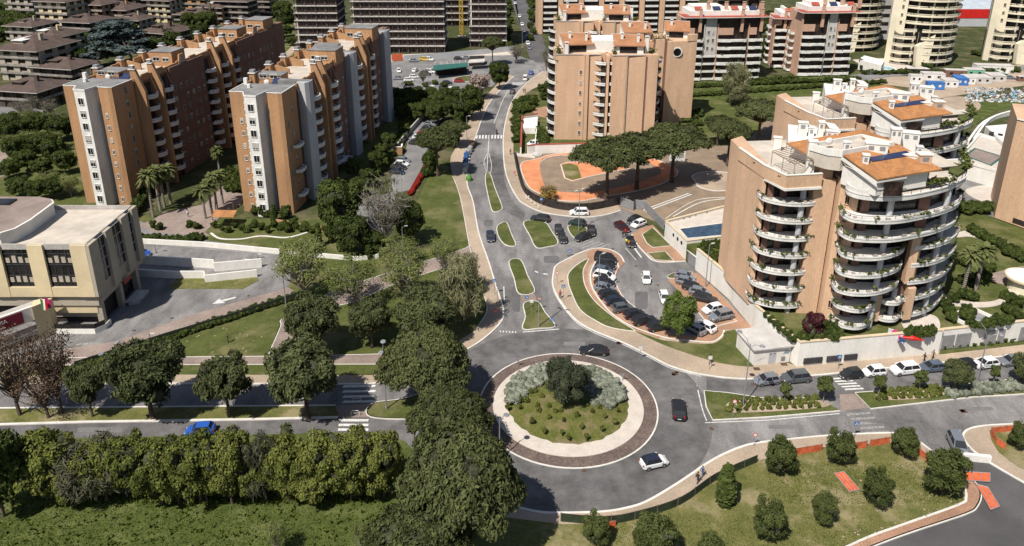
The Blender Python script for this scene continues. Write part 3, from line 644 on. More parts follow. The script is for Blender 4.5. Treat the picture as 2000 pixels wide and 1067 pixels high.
    part(root, 'solar_panel', MB().add([(5.5, 9, H - .7), (9.5, 9, H - .7), (9.5, 11.5, H + .5), (5.5, 11.5, H + .5)], [(0, 1, 2, 3)]), 'solar')
    return root
G1 = 'long orange brick apartment blocks'
slC = slab('apartment_block', 'orange brick block with blue-grey piers, right of its twin beside the palm path', (-62.37, 164.36), R(-7.1), 28.7, 82,
           [(8.2, 11.5), (40.5, 44), (73, 77)], [(13, 18.5), (25.5, 31), (46, 51.5), (58, 63.5)], [19.5, 23, 53, 56], [(32.5, 39), (65, 72)], [(5.6, 33, 12.9, 39, 2.6), (4.5, 65, 12.9, 71.5, 2.6), (1, 12, 7, 16, .9), (2, 46, 8, 51, .9)], True, G1)
part(slC, 'ground_canopy', MB().prism([(12, 27), (16, 27), (16, 32), (12, 32)], 3, 3.2), 'grey')
wins(slC, [((12.12, 1.8 + 2.6 * (k % 2), 2.6 + 2.95 * k), R(90)) for k in range(8)], .6, 1.4, 'shutter', name='flank_window')
for z in (3, 9, 15): balcony(slC, [(12.2, 3), (13.4, 3.5), (13.6, 5), (13.3, 6.6), (12.2, 7)], z, [], rail=.8, band=.7)
slA = slab('apartment_block', 'orange brick block with shaded red windowed side, left of its twin', (-101.95, 169.72), R(-9), 28.7, 87,
           [], [(10, 14.5), (16.5, 21), (38, 41.5), (44.5, 49), (50.5, 55)], [8.2, 15, 42.5, 49.3], [(21.5, 37.5), (56, 84)], [(5, 26, 11, 32, 2.6), (5, 60, 11, 66, 2.4), (6, 75, 12, 82, 2.6), (1, 10, 7, 15, .9)], False, G1)
wins(slA, [((12.12, 4.5, 2.6 + 2.95 * k), R(90)) for k in range(9)], .7, 1.5, 'shutter', name='flank_window')

# ================= municipal building, far left =================
def muni():
    root = thing('municipal_building', 'ochre and beige office block with dark glass bays, flat roof and red lettered entrance sign', 'office building', (-74, 113, 0), 0)
    def W(px, py, z): v = G(px, py, z); return (v.x + 74, v.y - 113)
    H = 16.0
    c0 = W(165, 480, H); far = W(258, 402, H)
    cx, cy = c0
    d = Vector((far[0] - cx, far[1] - cy)).normalized() ; L = (Vector(far) - Vector(c0)).length
    e = Vector((-d.y, d.x)) if d.y > 0 else Vector((d.y, -d.x))   # toward the west
    e = Vector((-1, .0)); 
    def Q(a, b): return (cx + e.x * a + d.x * b, cy + e.y * a + d.y * b)
    A = MB(); A.prism([Q(0, 0), Q(0, L), Q(30, L), Q(30, 0)], 6.2, H - .9, 0)
    part(root, 'upper_wall', MB().prism([Q(-.02, .6), Q(-.02, L), Q(30, L), Q(30, .6)], 4.4, H - .8), 'tan')
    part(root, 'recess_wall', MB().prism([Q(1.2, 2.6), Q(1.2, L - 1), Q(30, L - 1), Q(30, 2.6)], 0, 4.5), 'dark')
    part(root, 'ground_wall', MB().prism([Q(1.5, 2.3), Q(1.5, 2.6), Q(9, 2.6), Q(9, 2.3)], 1.2, 4.4, bottom=True), 'tan')
    fr = MB()
    for a0, a1 in ((0, 2.6), (7.1, 9.7), (14.2, 16.8), (21.3, 24)): fr.prism([Q(a0, 0), Q(a0, 1.0), Q(a1, 1.0), Q(a1, 0)], 6.4, H, 0, bottom=True)
    fr.prism([Q(0, .06), Q(0, 1.0), Q(30, 1.0), Q(30, .06)], 6.4, 8.2, 0, bottom=True)
    fr.prism([Q(.6, .9), Q(.6, 1.6), Q(8.4, 1.6), Q(8.4, .9)], 2.8, 5.0, 0, bottom=True)
    fr.prism([Q(.8, .9), Q(.8, 1.6), Q(1.5, 1.6), Q(1.5, .9)], 5, 6.5, 0, bottom=True)
    part(root, 'front_wall', fr, 'ochre')
    part(root, 'parapet', MB().ribbon([Q(30, .5), Q(.2, .5), Q(.2, L), Q(30, L)], .3, H - .9, H + .05), 'concrete')
    part(root, 'flat_roof', MB().prism([Q(.3, .6), Q(.3, L - .2), Q(30, L - .2), Q(30, .6)], H - .9, H - .7), 'terrace')
    for a0 in (2.65, 9.75, 16.85):
        w = 4.4
        g = MB().prism([Q(a0, .5), Q(a0, .7), Q(a0 + w, .7), Q(a0 + w, .5)], 8.2, H - .9, 0, bottom=True)
        gl = part(root, 'window_bay', g, 'glass')
        mu = MB()
        for i in range(5): mu.prism([Q(a0 + w * i / 4 - .05, .42), Q(a0 + w * i / 4 - .05, .52), Q(a0 + w * i / 4 + .05, .52), Q(a0 + w * i / 4 + .05, .42)], 8.2, H - .9)
        for z in (8.2, 10.2, 12.2, 14.2, H - 1): mu.prism([Q(a0, .42), Q(a0, .52), Q(a0 + w, .52), Q(a0 + w, .42)], z, z + .12, bottom=True)
        q = mu.build('mullions', M['darkmetal'], root, world=False); q.parent = gl
        bl = MB()
        for i in range(4):
            for z in (9.0, 12.6):
                bl.prism([Q(a0 + w * i / 4 + .2, .46), Q(a0 + w * i / 4 + .2, .49), Q(a0 + w * (i + 1) / 4 - .2, .49), Q(a0 + w * (i + 1) / 4 - .2, .46)], z, z + .9 + .4 * ((i * 7 + int(z)) % 3) / 2)
        q = bl.build('blinds', M['tan'], root, world=False); q.parent = gl
    for a0, a1 in ((1.2, 7.2), (9.6, 15.6), (16.6, 24)):
        part(root, 'strip_window', MB().prism([Q(a0, .84), Q(a0, 1.0), Q(a1, 1.0), Q(a1, .84)], 5.0, 6.3, bottom=True), 'glass')
    # east side: projecting piers and tall glazing
    for b0, b1 in ((0, .17 * L), (.33 * L, .46 * L), (.66 * L, .8 * L), (.9 * L, L + .4)):
        part(root, 'side_pier', MB().prism([Q(.6, b0 + .03), Q(-.6, b0 + .03), Q(-.6, b1), Q(.6, b1)], 6.4 if b0 == 0 else 5.4, H - .1, bottom=True), 'tan')
    for b0, b1 in ((.17 * L, .33 * L), (.46 * L, .66 * L), (.8 * L, .9 * L)):
        gl = part(root, 'side_glazing', MB().prism([Q(.2, b0), Q(-.12, b0), Q(-.12, b1), Q(.2, b1)], 7.5, H - .4, bottom=True), 'glass')
        mu = MB()
        for i in range(5):
            z = 7.5 + i * 2; mu.prism([Q(-.12, b0), Q(-.2, b0), Q(-.2, b1), Q(-.12, b1)], z, z + .1, bottom=True)
        mu.prism([Q(-.12, (b0 + b1) / 2), Q(-.2, (b0 + b1) / 2), Q(-.2, (b0 + b1) / 2 + .1), Q(-.12, (b0 + b1) / 2 + .1)], 7.5, H - .4)
        q = mu.build('mullions', M['grey'], root, world=False); q.parent = gl
    for b in (1.0, 7.5, 13.5):
        part(root, 'column', MB().prism([Q(.9, b), Q(-.1, b), Q(-.1, b + .9), Q(.9, b + .9)], 0, 5.5), 'tan')
    part(root, 'entrance_steps', MB().prism([Q(-.8, 8), Q(-2.2, 8.5), Q(-2.2, 13), Q(-.8, 13)], 0, .5).prism([Q(-.2, 8), Q(-1.5, 8.5), Q(-1.5, 12.5), Q(-.2, 12.5)], .5, .8), 'concrete')
    part(root, 'side_sign', MB().prism([Q(-.7, 8), Q(-.78, 8), Q(-.78, 10.5), Q(-.7, 10.5)], 4.3, 5.1, bottom=True), 'redroof')
    t = MB().ribbon([Q(9.5, -1.2), Q(.5, -1.2), Q(-.6, .2), Q(-.6, 2)], .12, .0, 1.0, 0); part(root, 'ramp_wall', t, 'white')
    t = MB().ribbon([Q(9.5, -1.2), Q(.5, -1.2), Q(-.6, .2)], .05, 1.0, 1.9, 0); part(root, 'ramp_glass', t, 'glass')
    # stepped roof block (west) with curved edge and brown top
    def W2(px, py): return W(px, py, H + 1.9)
    up = [W2(-60, 385), W2(80, 386), W2(102, 390), W2(106, 396), W2(60, 430), W2(30, 447), W2(0, 456), W2(-60, 458)]
    part(root, 'roof_pavilion', MB().prism([(x * 1 - .6, y + .6) for x, y in up], H - .8, H + 1.6, 0), 'white')
    part(root, 'pavilion_roof', MB().prism(up, H + 1.6, H + 1.95, 0, bottom=True), 'white')
    part(root, 'pavilion_roof_top', MB().prism([(x - .4, y + .15) for x, y in up], H + 1.95, H + 2.0), 'pave_brown')
    part(root, 'rooflight', MB().box(*W2(-20, 402), H + 2.0, W2(34, 392)[0], W2(34, 392)[1], H + 2.3), 'glass')
    # entrance block with lettered sign
    s0 = W(62, 600, 6.2); s1 = W(0, 622, 6.2)
    ev = (Vector(s1) - Vector(s0)).normalized()
    part(root, 'porch_wall', MB().prism([W(62, 600, 6.5), W(92, 588, 6.5), (W(92, 588, 6.5)[0] + .3, W(92, 588, 6.5)[1] + 1), (W(62, 600, 6.5)[0] - 1, W(62, 600, 6.5)[1] + 2.2)], 0, 6.5), 'ochre')
    E1 = [tuple(Vector(s0) + ev * k) for k in (0, 1.6, 12)]
    part(root, 'porch_beam', MB().ribbon([E1[0], E1[2]], .5, 3.9, 6.4), 'white')
    sg = MB().ribbon([E1[1], E1[2]], .1, 4.1, 6.2, off=.32); sgo = part(root, 'sign', sg, 'signred')
    part(root, 'porch_floor', MB().prism([E1[0], E1[2], (E1[2][0], E1[2][1] + 7), (E1[0][0], E1[0][1] + 7)], .1, .5), 'dark')
    part(root, 'porch_roof', MB().prism([E1[0], E1[2], (E1[2][0], E1[2][1] + 3), (E1[0][0], E1[0][1] + 3)], 6.0, 6.2), 'concrete')
    st = MB()
    for k in range(4):
        a = W(92 - k * 2, 645 + k * 4, 0); b = W(-20, 690 + k * 4, 0); st.ribbon([a, b], .45, 0, .7 - .16 * k)
    part(root, 'stone_steps', st, 'white')
    return root, s0, ev, sgo
M['signred'] = mat('sign_red', (.16, .012, .025), .6, .05, 2)
mroot, ms0, mev, msign = muni()
def text(name, body, size, loc, rot, m, parent=None, ext=.02, align='CENTER', world=True):
    cu = bpy.data.curves.new(name, 'FONT'); cu.body = body; cu.size = size; cu.extrude = ext; cu.align_x = align; cu.align_y = 'CENTER'
    t = bpy.data.objects.new(name, cu); COL.objects.link(t)
    dg = bpy.context.evaluated_depsgraph_get(); me = bpy.data.meshes.new_from_object(t.evaluated_get(dg)); bpy.data.objects.remove(t)
    me.materials.clear(); me.materials.append(m); o = bpy.data.objects.new(name, me); COL.objects.link(o)
    mw = Matrix.Translation(Vector(loc)) @ rot.to_4x4()
    if parent is not None:
        o.parent = parent; o.matrix_local = INV.get(parent.name, Matrix()) @ mw if world else mw
    else: o.matrix_world = mw
    return o
ang = math.atan2(-mev.y, -mev.x)
rotm = Matrix.Rotation(ang, 3, 'Z') @ Matrix.Rotation(R(90), 3, 'X')
for body, size, dist, z in (('ROMA', .95, 5.2, 5.45), ('Municipio', .55, 5.4, 4.55)):
    p = Vector((ms0[0], ms0[1])) + mev * dist + Vector((mev.y, -mev.x)) * (-.42 if Vector((mev.y, -mev.x)).y > 0 else .42)
    t = text('lettering', body, size, (p.x, p.y, z), rotm, M['white2'], None); t.parent = msign; t.matrix_local = Matrix.Translation(Vector((p.x, p.y, z))) @ rotm.to_4x4()

# ================= villas and low blocks, upper left =================
def villa(px, py, w, d, floors, rz, roof, wallm, label, roofm='browntile', bands=True):
    """px,py = pixel of the near roof corner seen on the ground plane of its eaves"""
    H = floors * 3.0; v = G(px, py, H); root = thing('low_apartment_building', label, 'apartment building', (v.x, v.y, 0), R(rz), 'low apartment buildings in the upper left')
    part(root, 'wall', MB().box(0, 0, 0, w, d, H - .2), wallm)
    bm_ = MB(); gl = MB()
    for k in range(floors):
        z = k * 3.0
        gl.box(-.12, -.12, z + 1.1, w + .12, d + .12, z + 2.4)
        if bands: bm_.box(-1.1, -1.1, z + 2.8, w + 1.1, d + .3, z + 3.0); bm_.ribbon([(-1.1, d), (-1.1, -1.1), (w + 1.1, -1.1), (w + 1.1, d)], .14, z + 3.0, z + 3.75 if k < floors - 1 else z + 3.05)
    part(root, 'window_band', gl, 'glass')
    if bands: part(root, 'balcony_band', bm_, 'bandgrey')
    bay = MB()
    for i in range(3): bay.box(w * (i + .1) / 3, -.5, 0, w * (i + .55) / 3, .2, H - .3); bay.box(w - .2, d * (i + .1) / 3, 0, w + .5, d * (i + .5) / 3, H - .3)
    part(root, 'wall_bay', bay, wallm)
    o = 1.8; r0 = [(-o, -o), (w + o, -o), (w + o, d + o), (-o, d + o)]; hi = min(w, d) * .22
    if w > d: r1 = [(d * .5, d / 2), (w - d * .5, d / 2)]
    else: r1 = [(w / 2, w * .5), (w / 2, d - w * .5)]
    mb = MB(); vs = [(a, b, H) for a, b in r0] + [(a, b, H + hi) for a, b in r1]
    if w > d: fs = [(0, 1, 5, 4), (1, 2, 5), (2, 3, 4, 5), (3, 0, 4)]
    else: fs = [(0, 1, 4), (1, 2, 5, 4), (2, 3, 5), (3, 0, 4, 5)]
    mb.add(vs, fs + [(3, 2, 1, 0)]); rf = part(root, 'roof', mb, roofm)
    dm = MB(); dm.box(w * .3, d * .15, H + .2, w * .55, d * .6, H + hi * .75, 0); dm.box(w * .28, d * .12, H + hi * .75, w * .57, d * .62, H + hi * .75 + .15, 1); dm.box(w * .7, d * .4, H + .5, w * .75, d * .47, H + hi + 1.0, 0)
    q = dm.build('dormer', [M[wallm], M[roofm if roof else 'white2']], root, world=False); q.parent = rf
    g = MB().ribbon(r0 + [r0[0]], .16, H - .12, H + .12); part(root, 'gutter', g, 'concrete')
    return root
for a in [
    (65, 130, 17, 13, 2, -14, 1, 'raw', 'low dark villa with hipped roof, nearest the left end of the brick slab'),
    (-8, 96, 18, 20, 4, -12, 0, 'tan', 'grey block with white balcony bands cut by the left edge of the photo'),
    (50, 72, 14, 16, 4, -14, 0, 'ochre', 'yellow block with roof windows, in front of the tallest yellow block'),
    (120, 42, 15, 14, 4, -14, 1, 'raw', 'dark-roofed block left of the blue-grey cedar'),
    (195, 18, 15, 15, 4, -14, 1, 'brick', 'brick block with white balcony rims, behind the blue-grey cedar'),
    (275, 62, 16, 16, 2, -20, 1, 'raw', 'dark villa with broad brown roof, right of the blue-grey cedar'),
    (345, 28, 17, 14, 2, -14, 1, 'raw', 'small villa with brown roof and white windows, above the left slab'),
    (72, 2, 16, 14, 6, -14, 0, 'ochre', 'tallest yellow block, top left of the photo'),
    (285, 0, 14, 12, 4, -14, 0, 'ochre', 'block with yellow balcony fronts at the top edge, above the brown villas'),
    (-8, 175, 16, 14, 2, -12, 1, 'raw', 'dark villa roof cut by the left edge, lowest of the villas'),
    (420, 2, 18, 12, 4, -10, 0, 'raw', 'dark block by the bare poplars at the top edge'),
    (345, -22, 18, 14, 4, -14, 1, 'brick', 'brick block cut by the top edge above the villas'),
    (10, -15, 16, 14, 6, -14, 0, 'tan', 'shaded grey tower block in the top left corner'),
    (150, 8, 14, 12, 5, -14, 1, 'brick', 'brick block with brown roof at the top edge, right of the tallest yellow block'),
    (225, 38, 13, 12, 3, -14, 1, 'tan', 'low block squeezed between the brick block and the broad-roofed villa'),
    (392, 14, 12, 12, 3, -14, 0, 'brick', 'brick flat-roofed block left of the bare poplars'),
    (15, 50, 13, 13, 4, -14, 1, 'tan', 'brown-roofed block in front of the shaded grey tower'),
    (225, -14, 15, 12, 5, -14, 1, 'raw', 'dark-walled block cut by the top edge, left of centre of the villas'),
    (470, -18, 16, 12, 5, -10, 1, 'raw', 'dark-walled block at the top edge beyond the estate road'),
]: villa(*a)

# ================= concrete frames under construction =================
def frame_building(px0, px1, pyb, H, depth, floors, label, stepped=0, side=1):
    a = G(px0, pyb, 0); b = G(px1, pyb, 0); w = b.x - a.x
    root = thing('building_under_construction', label, 'construction site', (a.x, a.y, 0), 0, 'concrete frames under construction')
    part(root, 'infill_wall', MB().box(1.2, 1.2, 0, w - 1.2, depth, H - 1.0), 'raw')
    fh = H / floors
    for k in range(1, floors + 1):
        ins = stepped * 2.5 if (k > floors - 2 and stepped) else 0
        z = k * fh
        part(root, 'floor_slab', MB().box(ins, ins - .3, z - .34, w - ins, depth, z), 'concrete2')
        rl = MB().box(ins, ins - .25, z + .9, w - ins, ins - .18, z + .98).box(ins, ins - .25, z + .45, w - ins, ins - .18, z + .5); part(root, 'guard_rail', rl, 'darkconc')
        if k >= floors - 1:
            u = MB()
            for i in range(int(w / 2.4)):
                x = ins + 1 + i * 2.4
                if x < w - ins - 1.2: u.box(x, ins + .4, z, x + (1.6 if k < floors else .5), ins + .7, z + (1.6 if k < floors else 1.0))
            part(root, 'blockwork', u, 'palebrick')
    n = max(3, int(w / 4)); cmb = MB(); sc = MB()
    for i in range(n + 1):
        x = .5 + (w - 1) * i / n; cmb.box(x - .2, .5, 0, x + .2, .9, H - .3)
    for i in range(int(w / 2)):
        sc.tube([(i * 2 + .3, -.7, 0), (i * 2 + .3, -.7, H + .8)], .05, 4, cap=False)
    for i in range(1, int(depth / 3)): cmb.box(w - .8 if side > 0 else .3, i * 3, 0, w - .4 if side > 0 else .7, i * 3 + .4, H - .3)
    part(root, 'columns', cmb, 'darkconc'); part(root, 'scaffolding', sc, 'darkconc')
    br = MB().box(w * .1, .35, 0, w * .14, .5, H - 1)
    for i in range(floors - 1):
        for j in range(n):
            if (i * 5 + j * 3) % 4 == 0: br.box(.9 + (w - 1) * j / n, .9, i * fh + .3, .9 + (w - 1) * (j + .55) / n, 1.1, (i + 1) * fh - .5)
    return root
M['darkconc'] = mat('dark_scaffold', (.12, .095, .085), .9, .1, 2); M['concrete2'] = mat('pale_concrete', (.50, .47, .44), .9, .08, 1.4, .1); M['palebrick'] = mat('pale_blockwork', (.50, .37, .29), .9, .12, 2, .2, 3)
frame_building(580, 664, 96, 33, 22, 10, 'unfinished concrete frame with raw brick infill, smallest and leftmost of the three', 1)
frame_building(690, 870, 104, 33, 18, 10, 'wide unfinished concrete frame with white slab edges, behind the green-roofed parking area')
frame_building(917, 990, 93, 30, 26, 9, 'unfinished concrete frame beside the dark asphalt street', 1)
frame_building(866, 915, 52, 32, 14, 9, 'unfinished frame furthest back, behind the yellow crane')
v = G(902, 74); cr_ = thing('tower_crane', 'yellow lattice crane mast standing between the unfinished frames', 'crane', (v.x, v.y, 0))
t = MB()
for z in range(0, 44, 2):
    for a, b in (((-.8, -.8), (.8, -.8)), ((.8, -.8), (.8, .8)), ((.8, .8), (-.8, .8)), ((-.8, .8), (-.8, -.8))):
        t.tube([(a[0], a[1], z), (b[0], b[1], z + 2)], .09, 4, cap=False); t.tube([(a[0], a[1], z), (b[0], b[1], z)], .07, 4, cap=False)
for a in ((-.8, -.8), (.8, -.8), (.8, .8), (-.8, .8)): t.tube([(a[0], a[1], 0), (a[0], a[1], 44)], .14, 4)
M['yellow'] = mat('crane_yellow', (.62, .42, .06), .6, .08, 2)
part(cr_, 'mast', t, 'yellow'); part(cr_, 'base', MB().box(-2, -2, 0, 2, 2, .8), 'concrete')
# ================= curved-balcony tower, right foreground =================
def Q2(pts, z, o): return [(G(x, y, z).x - o[0], G(x, y, z).y - o[1]) for x, y in pts]
TO = (50.0, 115.0)
def tower():
    o = TO
    root = thing('apartment_tower', 'nearest tall peach tower with curved white balconies and orange roof, above the white street wall', 'apartment tower', (o[0], o[1], 0), 0, 'peach brick towers with curved balconies')
    q = lambda pts, z: Q2(pts, z, o)
    LV = [4.8 + 3.1 * k for k in range(8)]
    H = 29.0
    A, B = (39.2 - 50, 125.1 - 115), (40.75 - 50, 116.5 - 115)
    # blank west wall, solid corner
    part(root, 'blank_wall', MB().prism([A, B, (-8.6, 1.3), (-8.4, 2.6), (-8.4, 17), (-11, 15)], 3.5, H, 0), 'peach')
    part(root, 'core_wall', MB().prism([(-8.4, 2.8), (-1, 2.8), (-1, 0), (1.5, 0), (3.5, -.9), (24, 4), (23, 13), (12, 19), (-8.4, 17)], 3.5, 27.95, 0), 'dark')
    part(root, 'roof_paving', MB().prism([(-8.3, 2.9), (-1, 2.9), (-1, .1), (1.5, .1), (3.5, -.8), (23.8, 4.2), (22.9, 12.9), (12, 18.8), (-8.3, 16.9)], 27.95, 28.02), 'terrace')
    # upper-left terrace band (over the balconies)
    band = [A, B, (-7.35, -3.4), (-1.4, -2.5), (-.6, 3), (-.6, 12)]
    part(root, 'terrace_parapet', MB().ribbon([(-10.8, 10), (-9.15, 1.5), (-7.2, -3.25), (-1.3, -2.4)], .35, 27.0, H + .1), 'peach')
    part(root, 'parapet_coping', MB().ribbon([(-10.8, 10), (-9.15, 1.5), (-7.2, -3.25), (-1.3, -2.4)], .5, H + .1, H + .22).ribbon([(-9, 1.2), (-7.25, -3.45), (-1.2, -2.6)], .3, 26.6, 27.0), 'white')
    part(root, 'roof_terrace', MB().prism([(-10.6, 10), (-9, 1.5), (-7.2, -3), (-1.4, -2.2), (-.6, 12)], 27.0, 28.1, bottom=True), 'terrace')
    # glazing behind balconies, stack one
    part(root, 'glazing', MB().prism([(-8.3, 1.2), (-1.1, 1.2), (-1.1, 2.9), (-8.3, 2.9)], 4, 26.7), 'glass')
    pw = MB().box(-6.2, .9, 4, -5.2, 1.3, 26.7); part(root, 'brown_panel', pw, 'redbrick_shaded')
    pw = MB().box(-8.3, .9, 4, -7.4, 1.3, 26.7); part(root, 'brown_panel', pw, 'redbrick_shaded')
    for z in LV[:7]: pass
    part(root, 'column', MB().cyl((-3.4, -1.3), .45, 3.5, 26.7, 14), 'grey')
    s1 = cr([(-8.7, 4.2), (-9.45, 2.0), (-8.9, -.2), (-6.7, -1.75), (-4, -2.2), (-1.7, -1.75), (.0, -.3)], 5, False)
    for i, z in enumerate(LV[:7]):
        balcony(root, s1, z, [(0, 2), (-8.5, 3.2)], band=.7, rail=1.0, plant=(14 if i in (2, 3, 0) else 5))
    # diagonal fin between the stacks
    fin = MB()
    fin.prism([(-2.0, -1.7), (1.3, -1.9), (1.5, 4), (-.6, 10), (-1.2, 4)], 3.5, 27.8, 0)
    fin.prism([(-.9, -1.1), (.9, -1.2), (1.0, 6), (-.7, 6)], 27.8, 30.2, 0)
    part(root, 'fin_wall', fin, 'peach')
    part(root, 'chimney_wall', MB().prism([(3.4, 8.2), (4.6, 7.4), (5.0, 10.4), (4.0, 11.4)], 27, 33.2), 'peach')
    part(root, 'parapet_coping', MB().prism([(-1.0, -1.3), (1.0, -1.4), (1.1, 6.1), (-.8, 6.1)], 30.2, 30.32, bottom=True).prism([(3.3, 8.1), (4.7, 7.3), (5.1, 10.5), (3.9, 11.5)], 33.2, 33.32, bottom=True), 'white')
    part(root, 'window_strip_wall', MB().prism([(1.6, -3.0), (3.7, -5.0), (4.4, -4), (4.0, 2), (1.6, 2)], 3.5, 28.4, 0), 'peach')
    part(root, 'recess_strip', MB().box(1.3, -1.5, 3.5, 1.62, 2, 28), 'redbrick_shaded')
    wins(root, [((2.55, -3.95, z + 1.2), R(-43.6)) for z in LV], .6, 1.3, 'peach')
    # stack two
    tp = [(1640, 345), (1650, 365), (1656, 377), (1675, 385), (1703, 389), (1731, 390), (1769, 388), (1806, 381.6), (1844, 372), (1872, 360), (1885, 350), (1884, 336), (1872, 322)]
    top = cr(q(tp, 27.0), 4, False)
    full = cr(q([(1634, 440), (1637, 452), (1646, 461), (1666, 469), (1712, 472), (1750, 470), (1787, 463), (1825, 454), (1860, 439), (1868, 425), (1866, 412)], 20.5), 4, False)
    ll = cr(q([(1634, 482), (1637, 493), (1647, 502.5), (1675, 509), (1712, 509), (1741, 503.4), (1763, 493), (1766, 480)], 17.2), 4, False)
    low = cr([(2.0, -5.2), (2.1, -7.2), (3.9, -8.6), (6.0, -8.5), (8.3, -6.6), (8.8, -4.8)], 4, False)
    lr = cr(q([(1785, 489), (1806, 487), (1825, 484), (1853, 474), (1870, 459), (1872, 446)], 17.2), 4, False)
    back = [(22, 8), (4, 4)]
    # the core of the big round part
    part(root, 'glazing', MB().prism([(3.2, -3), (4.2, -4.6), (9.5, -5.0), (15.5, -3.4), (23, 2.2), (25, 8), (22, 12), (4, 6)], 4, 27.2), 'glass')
    bp = MB()
    for (x, y, w_) in ((4.9, -4.85, 1.2), (14.6, -3.8, 1.7), (20.0, -.4, 1.4)): part(root, 'brown_panel', MB().box(x - w_ / 2, y - .4, 4, x + w_ / 2, y + .6, 27), 'redbrick_shaded')
    for (x, y, z1) in ((8.2, -6.4, 27), (19.0, -2.6, 27), (12.4, -4.4, 10)): part(root, 'column', MB().cyl((x, y), .45, 3.5, z1, 14), 'grey')
    for i, z in enumerate(LV):
        if i == 7:
            mb = MB(); mb.prism(top + [(28, 10), (4, 6)], z + .0 + .3, z + .75, 0, bottom=True); mb.ribbon(top, .2, z + .25, z + .85); mb.ribbon(top, .34, z + .95, z + 1.15); mb.ribbon(top[:20], .22, z + .9, z + 1.9)
            t = part(root, 'terrace', mb, 'white2')
            part(root, 'terrace_paving', MB().prism(top[1:-1] + [(27, 9), (4, 5)], z + .75, z + .9), 'terrace')
            r = MB(); r.tube([(p[0], p[1], z + 2.0) for p in top[19:]], .035, 4)
            for p in top[19::2]: r.box(p[0] - .03, p[1] - .03, z + 1.1, p[0] + .03, p[1] + .03, z + 2)
            part(root, 'terrace_railing', r, 'darkmetal')
        elif i >= 5: balcony(root, full, z, back, band=.75, rail=1.0, plant=16)
        else:
            if i >= 2: balcony(root, ll, z, [(13, -3), (4, -3)], band=.75, rail=1.0, plant=12)
            else:
                balcony(root, low, z, [(8, -3), (3, -3)], band=.75, rail=1.0, plant=12)
                mid = cr([(9.4, -4.6), (10.3, -6.2), (12.2, -6.4), (13.6, -5.2), (13.9, -4.2)], 4, False)
                balcony(root, mid, z, [(13, -3), (9.6, -3)], band=.7, rail=1.0)
            balcony(root, [(x * 1 - (.0 if i > 1 else .5), y) for x, y in lr], z, [(22, 3), (15, -1)], band=.75, rail=1.0, plant=7)
    part(root, 'fin_wall', MB().prism([(13.2, -5.4), (14.6, -5.2), (15.6, -4), (14.6, -3), (13.4, -3.4)], 11.2, 19.4), 'peach')
    part(root, 'fin_wall', MB().prism([(14.0, -5.6), (15.4, -5.3), (15.5, -3.5), (14.2, -3.6)], 4.6, 10.4), 'peach')
    part(root, 'fin_wall', MB().prism([(8.6, -6.0), (9.8, -5.9), (9.8, -4), (8.4, -4)], 4.6, 9.4), 'peach')
    # penthouse: orange roofs
    def roofplane(pts, zs, name='tiled_roof', t=.22, m='tile'):
        P = [G(x, y, z) - Vector((o[0], o[1], 0)) for (x, y), z in zip(pts, zs)]; n = len(P)
        mb = MB().add([tuple(p) for p in P] + [(p.x, p.y, p.z - t) for p in P], [tuple(range(n)), tuple(range(2 * n - 1, n - 1, -1))] + [(i, n + i, n + (i + 1) % n, (i + 1) % n) for i in range(n)])
        r = part(root, name, mb, m); e = MB().ribbon([(p.x, p.y) for p in P[:0]] or [(P[0].x, P[0].y), (P[1].x, P[1].y)], .1, P[0].z - .5, P[0].z - .5)
        return P
    f = lambda x, y: (1500 + x / 4.445, 140 + y / 4.445)
    def onplane(px, z0, slope):
        # pixel rays cut with a plane through the eave (first two pixels, height z0) rising away from it
        a, b = G(*px[1], z0), G(*px[2], z0); e = (b - a).normalized(); up = Vector((-e.y, e.x, 0)); up = up if up.y > 0 else -up
        nrm = e.cross(up + Vector((0, 0, slope))).normalized(); c = Vector((0, 0, CAM_H)); out = []
        for p in px:
            d = G(p[0], p[1], 0) - c; t = (a - c).dot(nrm) / d.dot(nrm); out.append((c + d * t).z)
        return out
    mp_ = [f(640, 712), f(955, 935), f(1205, 893), f(1512, 845), f(1140, 632)]
    P = roofplane(mp_, onplane(mp_, 30.8, .30))
    P = [P[0], P[1], P[2], P[2], P[2], P[3], P[3], P[4]]
    wl = [(P[0].x + .5, P[0].y), (P[1].x + .3, P[1].y + .7), (P[2].x - .3, P[2].y + .7), (P[6].x - 2.0, P[6].y), (P[7].x, P[7].y)]
    part(root, 'penthouse_wall', MB().prism(wl, 27.8, 30.75), 'white')
    part(root, 'verge_board', MB().add([tuple(P[0] + Vector((-.15, -.1, -.3))), tuple(P[1] + Vector((-.15, -.15, -.3))), tuple(P[1] + Vector((-.15, -.15, -.9))), tuple(P[0] + Vector((-.15, -.1, -.9)))], [(3, 2, 1, 0)]).add([tuple(P[1] + Vector((-.15, -.15, -.3))), tuple(P[2] + Vector((0, -.15, -.3))), tuple(P[2] + Vector((0, -.15, -.6))), tuple(P[1] + Vector((-.15, -.15, -.6)))], [(3, 2, 1, 0)]), 'white')
    part(root, 'sliding_door', MB().box(P[1].x + 1.5, P[1].y + .5, 27.9, P[1].x + 4.2, P[1].y + .8, 30.2), 'brownglass')
    ql = [f(160, 620), f(330, 712), f(450, 775), f(560, 630), f(820, 560), f(820, 502), f(500, 560)]
    roofplane([ql[0], ql[2], ql[4], ql[5], ql[6]], [31.0, 30.6, 33.0, 33.4, 32.4], m='tile')
    roofplane([f(820, 502), f(820, 575), f(1090, 640), f(1150, 622), f(1000, 565)], [33.4, 33.0, 31.6, 31.2, 32.0], m='tile')
